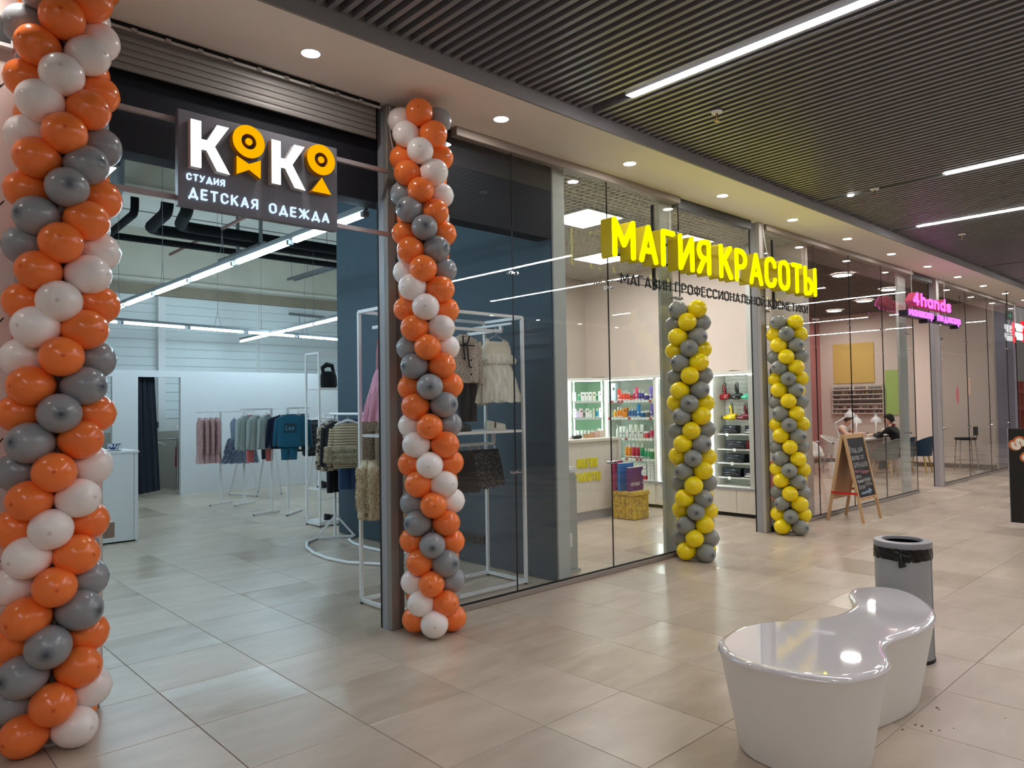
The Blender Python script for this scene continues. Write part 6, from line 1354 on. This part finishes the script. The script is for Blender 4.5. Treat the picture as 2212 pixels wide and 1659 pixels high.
o = MB().box(8.74, 9.0, 4.60, 4.72, .0, .30).build('dark_box', pm('olive card', S(92, 82, 30), .6), origin=(8.87, 4.66, 0)); tag(o, 'dark olive box on the floor under the orange-red card', 'box')
for i, z in enumerate((1.75, 1.52)):
    t = thing('photo_print', ['black and white photo print, upper one behind the glass near the balloons', 'black and white photo print, lower one behind the glass near the balloons'][i], 'picture', (8.45, 4.37, z), 'prints behind the glass'); MB().box(8.36, 8.50, 4.3665, 4.372, z, z + .20).build('print_frame', M_RUBBER, t); MB().box(8.38, 8.48, 4.3662, 4.3665, z + .02, z + .18).build('image', pm('photo greys', S(120, 118, 116), .5, vary=.6, scale=30), t)
# ================================================================= NAIL SALON
cell_ceiling(9.62, 18.5, 4.46, 8.3, 3.67, .10, pm('brown cell grid', S(126, 114, 106), .5, vary=.03), .012, .04)
M_RND = glow('round lamp glow', NEUT, E_ROUND)
for i, (x, y) in enumerate(((12.4, 5.15), (14.75, 5.25), (17.2, 7.35), (12.4, 7.2), (16.0, 6.2))):  # last two lamps are added to brighten the salon
    t = thing('ceiling_lamp', ['round ceiling lamp nearest the yellow sign inside the nail salon', 'round ceiling lamp left of the pink sign', 'small-looking round lamp deep inside the nail salon', 'added round ceiling lamp brightening the back of the nail salon', 'added round ceiling lamp brightening the manicure table', 'round ceiling lamp at the back, left of the manicure table', 'round ceiling lamp over the navy chairs'][i], 'ceiling light', (x, y, 3.66), 'round lamps of the nail salon')
    MB().lathe([(.17, 0), (.165, -.02), (.15, -.025)], 28, (x, y, 3.668), cap=False).build('rim', M_WHITE, t, smooth=True); MB().lathe([(0, -.018), (.152, -.018)], 28, (x, y, 3.668), cap=False).build('diffuser', M_RND, t)
t = thing('wall_board', 'yellow painted board high on the cream salon wall', 'board', (18.48, 7.5, 1.98)); MB().box(18.47, 18.499, 6.98, 7.96, 1.98, 2.96).build('board', pm('soft yellow', S(222, 190, 110), .7), t)
t = thing('wall_board', 'green painted board on the cream salon wall beside the polish rack', 'board', (18.48, 6.57, 1.2)); MB().box(18.47, 18.499, 6.40, 6.735, 1.2, 2.26).build('board', pm('soft green', S(176, 206, 120), .7), t)
pr_ = thing('polish_rack', 'white wall rack with six rows of small dark nail polish bottles', 'shelf', (18.42, 7.36, 1.22))
M_RK = pm('rack white', S(226, 214, 206), .5)
MB().box(18.47, 18.499, 6.757, 7.975, 1.22, 1.95).build('back_board', M_RK, pr_)
for y in (6.757, 7.965): MB().box(18.37, 18.47, y, y + .01, 1.22, 1.95).build('side_board', M_RK, pr_)
RZ = [1.815, 1.695, 1.585, 1.465, 1.345, 1.235]
pol = {}
for cn, c in (('dark', S(44, 42, 46)), ('green', S(70, 86, 74)), ('plum', S(92, 40, 56)), ('pale', S(196, 172, 160)), ('olive', S(150, 140, 60))):
    pol[cn] = MB().lathe([(.012, 0), (.013, .002), (.013, .038), (.007, .042), (.007, .078), (.005, .08)], 8).mesh('nail_polish', pm('polish ' + cn, c, .2, vary=.05), smooth=True)
rr = random.Random(12)
for k, z in enumerate(RZ):
    MB().box(18.37, 18.47, 6.767, 7.965, z - .010, z).build('rack_shelf', M_RK, pr_, bevel=.001); MB().box(18.366, 18.37, 6.767, 7.965, z - .012, z + .012).build('shelf_lip', M_RK, pr_)
    y = 7.93
    while y > 6.80:
        if rr.random() < (.93, .95, .8, .9, .75, .8)[k]:
            cn = rr.choices(['dark', 'green', 'plum', 'pale', 'olive'], [(6, 4, 0, 0, 1), (6, 3, 0, 0, 2), (7, 2, 1, 1, 0), (8, 1, 1, 0, 0), (5, 1, 2, 3, 0), (3, 0, 4, 3, 0)][k])[0]
            o = bpy.data.objects.new('nail_polish', pol[cn]); COL.objects.link(o); o.location = (18.41, y, z); tag(o, 'tiny %s nail polish bottle in the %s row of the white rack' % (cn, ['top', 'second', 'third', 'fourth', 'fifth', 'bottom'][k]), 'nail polish', '%s polish bottles, %s row' % (cn, ['top', 'second', 'third', 'fourth', 'fifth', 'bottom'][k]))
        y -= .032
M_WT = pm('white table top', S(232, 228, 224), .35, vary=.01)
t = thing('manicure_table', 'long white manicure table behind the chalkboard inside the salon', 'table', (16.4, 6.35, 0))
MB().box(15.25, 17.9, 6.10, 6.62, .715, .75).build('tabletop', M_WT, t, bevel=.003)
for x in (15.28, 16.55, 17.84): MB().box(x, x + .03, 6.12, 6.60, 0, .715).build('leg', M_WT, t)
for x in (15.30, 16.60): MB().box(x, x + 1.0, 6.30, 6.32, .34, .715).build('front_panel', M_WT, t)
MB().box(15.24, 15.28, 6.15, 6.60, .38, .715).build('drawer_block', M_WT, t)
def desk_lamp(x, y, arm, label):
    t = thing('desk_lamp', label, 'lamp', (x, y, .75), 'desk lamps on the manicure table')
    MB().lathe([(.06, 0), (.06, .012), (.012, .02)], 16, (x, y, .75)).build('base', M_WHITE, t, smooth=True)
    if arm: pts = [(x, y, .76), (x - .12, y + .05, 1.08), (x + .14, y - .12, 1.24)]; hx, hy, hz = x + .17, y - .14, 1.24
    else: pts = [(x, y, .76), (x, y, 1.12)]; hx, hy, hz = x, y, 1.10
    for a, b in zip(pts, pts[1:]): MB().cyl(a, b, .012, 8).build('arm', M_WHITE, t)
    MB().lathe([(.115, -.04), (.11, .0), (.085, .05), (.04, .08), (.03, .10), (.03, .14), (0, .145)], 18, (hx, hy, hz), cap=False).build('shade', M_WHITE, t, smooth=True); MB().lathe([(0, -.03), (.10, -.03)], 18, (hx, hy, hz), cap=False).build('glow_disc', glow('desk lamp glow', (1, .98, .95, 1), 5), t)
desk_lamp(15.45, 6.56, True, 'white jointed desk lamp at the left end of the manicure table'); desk_lamp(16.15, 6.50, False, 'white dome desk lamp left of the seated manicurist'); desk_lamp(16.95, 6.40, False, 'white dome desk lamp between the manicurist and her client')
for i, (x, y, wd, h_, c) in enumerate(((16.0, 6.3, .16, .11, S(226, 190, 184)), (16.35, 6.25, .09, .07, S(236, 232, 228)), (17.3, 6.3, .20, .17, S(228, 222, 214)), (15.7, 6.35, .10, .05, S(220, 216, 210)))):
    o = MB().box(x, x + wd, y, y + .12, .751, .751 + h_).build('table_box', pm('table box %d' % i, c, .5), origin=(x, y, .751), bevel=.006); tag(o, ['pinkish box on the manicure table left of the lamp', 'small white box in the middle of the manicure table', 'cream box near the client on the manicure table', 'low white tray at the left of the manicure table'][i], 'box')
o = MB().lathe([(.11, .004), (.13, .30), (.125, .30), (.105, .02), (0, .02)], 24, (14.85, 6.42, 0), cap=False).build('waste_basket', M_WHITE, origin=(14.85, 6.42, 0), smooth=True); tag(o, 'white conical waste basket on the floor behind the chalkboard', 'basket')
F_NV = fabric('navy upholstery', S(28, 52, 74), .8); M_GOLD = pm('brass leg', S(190, 160, 84), .3, .8)
def tub_chair(x, y, rz, label, up=F_NV, legm=M_GOLD):
    t = thing('tub_chair', label, 'chair', (x, y, 0), 'salon chairs'); t.rotation_euler = (0, 0, rz); ROOTLOC[t.name] = (0, 0, 0)
    MB().rings([[(r * math.cos(2 * PI * k / 24), r * .95 * math.sin(2 * PI * k / 24), z) for k in range(24)] for z, r in ((.36, .20), (.38, .24), (.44, .255), (.47, .24), (.475, .15))]).build('seat', up, t, smooth=True)
    def sh(u, v):
        a = lerp(-.28, 1.28, u) * PI; top = .40 + .40 * math.sin(min(1, max(0, (u - .04) / .92)) * PI) ** .55 * .95
        z = lerp(.36, top, v); r = lerp(.25, .31, v); return (r * math.cos(a), -r * math.sin(a) * 1.0, z)
    def sh2(u, v): x_, y_, z_ = sh(u, v); return (x_ * .84, y_ * .84, z_ - .005)
    nu, nv = 28, 7; o_ = [[sh(i / (nu - 1), j / (nv - 1)) for i in range(nu)] for j in range(nv)]; i_ = [[sh2(i / (nu - 1), j / (nv - 1)) for i in range(nu)] for j in range(nv)]
    mb = MB(); rings = []
    for i in range(nu): rings.append([o_[j][i] for j in range(nv)] + [i_[j][i] for j in reversed(range(nv))])
    mb.rings(rings).build('backrest', up, t, smooth=True)
    for sx in (-1, 1):
        for sy in (-1, 1): MB().tube([(sx * .15, sy * .14, .37), (sx * .21, sy * .20, 0)], [.020, .012], 8).build('leg', legm, t, smooth=True)
    return t
tub_chair(16.95, 5.55, .05, 'navy tub chair with brass legs in the doorway, right of the seated client'); tub_chair(16.35, 5.72, .0, 'navy tub chair with brass legs under the seated client'); tub_chair(15.5, 5.72, .1, 'grey tub chair with brass legs behind the chalkboard', fabric('grey upholstery', S(118, 124, 120), .8), pm('pale wood leg', S(186, 156, 110), .5))
M_PW = pm('white plastic', S(226, 222, 218), .35)
tub_chair(15.3, 7.15, PI, 'white plastic tub chair at the far side of the manicure table, left end', M_PW, M_CHROME); tub_chair(16.45, 7.10, PI, 'white plastic tub chair of the seated manicurist', M_PW, M_CHROME)

# ---- people: one skinned body each, clothes and hair as parts
def skin_body(name, J, E, root, mat, parent, sub=2):
    me = bpy.data.meshes.new(name); me.from_pydata([p for p, r in J], E, []); o = bpy.data.objects.new(name, me); COL.objects.link(o)
    md = o.modifiers.new('skin', 'SKIN'); md.use_smooth_shade = True
    for i, (p, r) in enumerate(J): me.skin_vertices[0].data[i].radius = r if isinstance(r, tuple) else (r, r)
    me.skin_vertices[0].data[root].use_root = True
    s_ = o.modifiers.new('sub', 'SUBSURF'); s_.levels = sub; s_.render_levels = sub
    dg = bpy.context.evaluated_depsgraph_get(); m2 = bpy.data.meshes.new_from_object(o.evaluated_get(dg)); bpy.data.objects.remove(o)
    m2.name = name; m2.materials.clear(); m2.materials.append(mat); m2.polygons.foreach_set('use_smooth', [True] * len(m2.polygons))
    o = bpy.data.objects.new(name, m2); COL.objects.link(o); o.parent = parent; return o
M_SKIN = pm('skin', S(216, 170, 148), .55, vary=.04); M_HAIR = pm('dark brown hair', S(58, 38, 28), .55, vary=.2, scale=40, stretch=(1, 1, .2)); M_GLOVE = pm('black glove', S(18, 18, 20), .4)
def head_mesh(t, c, tilt, hairf, hat=None):
    """face looks along local -y before the tilt"""
    R_ = Matrix.Rotation(tilt[2], 4, 'Z') @ Matrix.Rotation(tilt[0], 4, 'X'); C_ = Vector(c)
    def T(mb): mb.v = [tuple(C_ + (R_ @ Vector(p))) for p in mb.v]; return mb
    rg = []
    for z, rx, ry, oy in ((-.115, .030, .034, -.03), (-.10, .046, .055, -.025), (-.065, .060, .075, -.012), (-.02, .071, .090, 0), (.03, .076, .096, .004), (.07, .068, .086, .008), (.10, .045, .058, .01), (.112, .014, .02, .01)): rg.append([(rx * math.cos(2 * PI * k / 18), oy + ry * math.sin(2 * PI * k / 18), z) for k in range(18)])
    h = T(MB().rings(rg)).build('head', M_SKIN, t, smooth=True)
    T(MB().rings([[(-.009, -.088, .018), (.009, -.088, .018), (0, -.080, .02)], [(-.016, -.09, -.03), (.016, -.09, -.03), (0, -.112, -.026)], [(-.012, -.085, -.038), (.012, -.085, -.038), (0, -.098, -.038)]])).build('nose', M_SKIN, h)
    for s in (-1, 1):
        T(MB().sphere((s * .028, -.083, .006), .011, 8, 6)).build('eye', pm('eye', S(60, 44, 38), .3), h); T(MB().sphere((s * .076, .01, -.01), .022, 8, 6, (.4, .7, 1.2))).build('ear', M_SKIN, h)
    T(MB().box(-.022, .022, -.089, -.078, -.066, -.058)).build('mouth', pm('lips', S(176, 104, 100), .5), h)
    mb = MB(); n = 22; rings = []
    for z, rx, ry, oy in hairf: rings.append([(rx * math.cos(2 * PI * k / n), oy + ry * math.sin(2 * PI * k / n), z + (.055 if (math.sin(2 * PI * k / n) < -.35 and z < .05) else 0)) for k in range(n)])
    T(mb.rings(rings)).build('hair' if not hat else 'cap', M_HAIR if not hat else hat, t, smooth=True)
    return T
def hand(t, wrist, d, up_, curl, mat, name='hand'):
    d = Vector(d).normalized(); up_ = Vector(up_); sd = d.cross(up_).normalized(); up_ = sd.cross(d).normalized(); W_ = Vector(wrist); mb = MB()
    rg = []
    for u, a, b in ((0, .022, .017), (.03, .034, .016), (.075, .040, .014), (.09, .038, .012)): rg.append([W_ + d * u + sd * a * math.cos(2 * PI * k / 10) + up_ * b * math.sin(2 * PI * k / 10) for k in range(10)])
    mb.rings(rg)
    for q, (off, ln) in enumerate(((-.03, .062), (-.010, .074), (.011, .070), (.030, .055))):
        b0 = W_ + d * .085 + sd * off; a1 = b0 + d * ln * .45 - up_ * ln * .15 * curl; a2 = a1 + d * ln * .35 - up_ * ln * .32 * curl; a3 = a2 + d * ln * .2 - up_ * ln * .28 * curl
        mb.tube([b0 - d * .01, b0, a1, a2, a3], [.009, .0095, .0088, .008, .006], 7)
    b0 = W_ + d * .03 - sd * .032; mb.tube([b0 + sd * .012, b0 - sd * .012 + d * .02, b0 - sd * .02 + d * .048, b0 - sd * .012 + d * .068], [.011, .011, .0095, .007], 7)
    return mb.build(name, mat, t, smooth=True)
# manicurist, facing the mall (towards -y), leaning over the table
pw = thing('person', 'seated manicurist in a white t-shirt and black gloves, head bent over a hand', 'person', (16.45, 7.05, 0))
J = [((16.45, 7.05, .50), (.14, .11)), ((16.45, 7.03, .62), (.125, .10)), ((16.45, 6.97, .78), (.14, .10)), ((16.45, 6.90, .93), (.15, .09)), ((16.45, 6.87, .985), (.06, .055)), ((16.45, 6.835, 1.03), (.05, .05)),
     ((16.29, 6.89, .93), .058), ((16.24, 6.75, .80), .045), ((16.36, 6.55, .83), .033), ((16.61, 6.89, .93), .058), ((16.68, 6.74, .80), .045), ((16.62, 6.54, .83), .033),
     ((16.36, 7.02, .50), .095), ((16.33, 6.66, .53), .075), ((16.33, 6.66, .30), .058), ((16.33, 6.68, .06), .042), ((16.33, 6.56, .035), .036), ((16.54, 7.02, .50), .095), ((16.57, 6.66, .53), .075), ((16.57, 6.66, .30), .058), ((16.57, 6.68, .06), .042), ((16.57, 6.56, .035), .036)]
E_ = [(0, 1), (1, 2), (2, 3), (3, 4), (4, 5), (3, 6), (6, 7), (7, 8), (3, 9), (9, 10), (10, 11), (0, 12), (12, 13), (13, 14), (14, 15), (15, 16), (0, 17), (17, 18), (18, 19), (19, 20), (20, 21)]
def person_body(t, J, E_, base, shirt, trouser, upper):
    """one continuous body; cloth is a slightly larger skin over part of it"""
    off = Vector(ROOTLOC[t.name])
    JJ = [((p[0] - off.x, p[1] - off.y, p[2] - off.z), r) for p, r in J]
    skin_body('body', JJ, E_, 0, base, t)
    def sub(idx, g, mat, nm):
        mp = {o: n for n, o in enumerate(idx)}; j2 = [(JJ[i][0], tuple(x + g for x in (JJ[i][1] if isinstance(JJ[i][1], tuple) else (JJ[i][1], JJ[i][1])))) for i in idx]
        e2 = [(mp[a], mp[b]) for a, b in E_ if a in mp and b in mp]; skin_body(nm, j2, e2, 0, mat, t)
    sub([0, 12, 13, 14, 15, 17, 18, 19, 20], .008, trouser, 'trousers'); sub(upper, .010, shirt, 'top')
person_body(pw, J, E_, M_SKIN, fabric('white cotton', S(232, 228, 224)), fabric('black', S(22, 22, 25), .8), [0, 1, 2, 3, 4, 6, 9])
HF = ((-.06, .070, .060, .04), (-.02, .084, .088, .022), (.03, .088, .104, .012), (.075, .080, .097, .012), (.108, .055, .068, .012), (.125, .015, .02, .012))
T_ = head_mesh(pw, (16.45, 6.77, 1.115), (.55, 0, 0.15), HF); T_(MB().sphere((0, .12, .04), .045, 10, 8)).build('hair_bun', M_HAIR, pw, smooth=True)
T_(MB().box(-.05, .05, -.108, -.07, -.10, -.02)).build('face_mask', M_WHITE, pw)
hand(pw, (16.37, 6.53, .83), (.6, -.75, -.1), (0, 0, 1), .8, M_GLOVE, 'glove'); hand(pw, (16.61, 6.52, .83), (-.2, -.95, .0), (0, 0, 1), .8, M_GLOVE, 'glove')
# client, facing the table (+y)
pc = thing('person', 'seated client in black clothes and a dark cap, arm stretched across the table', 'person', (16.38, 5.72, 0))
def my(p): return (2 * 16.4 - p[0], 12.75 - p[1], p[2])
Jc = [(my(p), r) for p, r in J]
Jc[7] = ((16.62, 6.02, .80), .050); Jc[8] = ((16.52, 6.24, .83), .036); Jc[10] = ((16.14, 6.0, .80), .05); Jc[11] = ((16.34, 6.22, .80), .036)
Jc = [((p[0] - .0, p[1], p[2]), r) for p, r in Jc]
person_body(pc, Jc, E_, M_SKIN, fabric('black', S(22, 22, 25), .8), fabric('black', S(22, 22, 25), .8), [0, 1, 2, 3, 4, 6, 7, 8, 9, 10, 11])
Th = head_mesh(pc, (16.40, 5.93, 1.13), (.25, 0, PI + .35), HF, fabric('dark cap', S(26, 30, 26)))
Th(MB().rings([[(r * math.cos(2 * PI * k / 16), .01 + r * math.sin(2 * PI * k / 16), z) for k in range(16)] for z, r in ((-.16, .085), (-.13, .082), (-.10, .07))])).build('scarf', fabric('wine red', S(120, 24, 48)), pc, smooth=True)
hand(pc, (16.51, 6.26, .83), (-.1, 1, .0), (0, 0, 1), .35, M_SKIN); hand(pc, (16.35, 6.23, .80), (.2, 1, -.05), (0, 0, 1), .5, M_SKIN)
o = MB().grid(lambda u, v: (16.36 + .22 * u, 6.32 + .20 * v, .755 + .03 * abs(N3(u * 4, v * 4, 1))), 8, 8).build('towel', fabric('white towel', S(236, 236, 234)), origin=(16.46, 6.4, .755), smooth=True); tag(o, 'white crumpled towel on the manicure table under the hands', 'towel')

# ---- far bay right of the salon doorway
t = thing('bar_stool', 'tall black bar stool with thin chrome legs behind the far glass', 'stool', (18.0, 4.95, 0))
F_BL = fabric('black vinyl', S(26, 26, 28), .5)
MB().rings([[(18.0 + .22 * math.cos(2 * PI * k / 20), 4.95 + .21 * math.sin(2 * PI * k / 20) , .66 + z) for k in range(20)] for z in (0, .02, .05)]).build('seat', F_BL, t, bevel=.01, smooth=True)
MB().grid(lambda u, v: (18.0 + .20 * math.cos(lerp(.15, .85, u) * PI) , 4.95 - .20 - .02 * math.sin(u * PI), lerp(.76, .95, v)), 10, 4).build('backrest', F_BL, t, smooth=True)
for sx in (-1, 1):
    for sy in (-1, 1): MB().cyl((18.0 + sx * .15, 4.95 + sy * .14, .67), (18.0 + sx * .20, 4.95 + sy * .18, 0), .010, 8).build('leg', M_CHROME, t)
    MB().cyl((18.0 + sx * .16, 4.80, .67), (18.0 + sx * .14, 4.74, .80), .009, 8).build('back_strut', M_CHROME, t)
MB().tube([(17.83, 4.80, .22), (18.17, 4.80, .22), (18.17, 5.10, .22), (17.83, 5.10, .22)], .009, 6, closed=True).build('foot_ring', M_CHROME, t)
t = thing('counter', 'pale counter with bottles behind the far glass', 'counter', (19.2, 5.6, 0)); MB().box(18.7, 19.75, 5.35, 5.8, 0, 1.06).build('body', pm('pale counter', S(196, 186, 176), .5), t); MB().box(18.68, 19.77, 5.33, 5.82, 1.06, 1.10).build('worktop', M_WT, t)
for i in range(7): product('bottle', (18.80 + .13 * i, 5.45 + .03 * (i % 2), 1.10), .06, .14 + .03 * (i % 3), ['grey', 'teal', 'indigo', 'grey', 'white', 'crimson', 'pale blue'][i], '%s bottle, %s from the left on the far pale counter' % (['grey', 'teal', 'indigo', 'grey', 'white', 'crimson', 'pale blue'][i], ordn[i]), 'bottles on the far counter', M_RUBBER)
t = thing('wall_clock', 'round wall clock with a thin dark rim seen through the far glass', 'clock', (20.0, 8.28, 2.4)); MB().cyl((21.6, 8.22, 2.35), (21.6, 8.3, 2.35), .22, 28).build('rim', M_GAL, t); MB().cyl((21.6, 8.21, 2.35), (21.6, 8.22, 2.35), .19, 28).build('dial', M_WHITE, t); MB().bar((21.6, 8.205, 2.35), (21.6, 8.205, 2.48), .014).build('hand', M_RUBBER, t); MB().bar((21.6, 8.205, 2.35), (21.68, 8.205, 2.33), .014).build('hand', M_RUBBER, t)
o = MB().prism(arc(0, 0, .07, .17, 0, 352, 28), (15.45, 4.352, 1.62), XU, ZU, (0, .003, 0)).build('glass_sticker', pm('pink sticker', S(216, 110, 120), .5), origin=(15.45, 4.352, 1.62)); tag(o, 'pink oval sticker on the far glass', 'sticker')
o = MB().prism([(-.05, .17), (.05, .17), (.03, .06), (.05, -.17), (-.05, -.17), (-.03, .06)], (16.2, 4.352, 1.78), XU, ZU, (0, .003, 0)).build('glass_sticker', pm('peach sticker', S(220, 170, 140), .5), origin=(16.2, 4.352, 1.78)); tag(o, 'peach narrow sticker on the far glass beside the oval one', 'sticker')
o = MB().box(17.2, 17.48, 4.50, 4.56, .02, .05).build('paper_leaflet', M_WHITE, origin=(17.3, 4.53, .02)); tag(o, 'white leaflet on the floor behind the far glass', 'leaflet')
t = thing('wooden_lattice', 'dark red wooden lattice frame standing at the right photo edge', 'screen', (20.3, 4.6, .8)); M_DRW = pm('red brown wood', S(130, 62, 50), .5, vary=.15)
for x in (20.25, 20.75, 21.2): MB().box(x, x + .10, 4.55, 4.65, 0, 1.95).build('upright', M_DRW, t)
for z in (.15, 1.25, 1.65): MB().box(20.25, 21.3, 4.56, 4.64, z, z + .10).build('crossbar', M_DRW, t)
MB().box(19.8, 20.0, 4.42, 8.3, 0, 3.7).build('wall_side', pm('lilac white wall', S(206, 204, 226), .8), structure=True)

# ================================================================= WEAR ON THE FLOOR
sm = MB(); rs = random.Random(21)
for i in range(9):
    x = 3.95 + rs.uniform(-.28, .32); y = 1.16 + rs.uniform(-.16, .16); r = rs.uniform(.003, .009)
    ks = [(r * rs.uniform(.5, 1.3) * math.cos(2 * PI * k / 7) * 1.6, r * rs.uniform(.5, 1.3) * math.sin(2 * PI * k / 7)) for k in range(7)]
    sm.prism(ks, (x, y, .0002), (1, 0, 0), (0, 1, 0), (0, 0, .0006))
o = sm.build('scuff_marks', pm('scuff', S(110, 95, 86), .6), floor); o['kind'] = 'stuff'
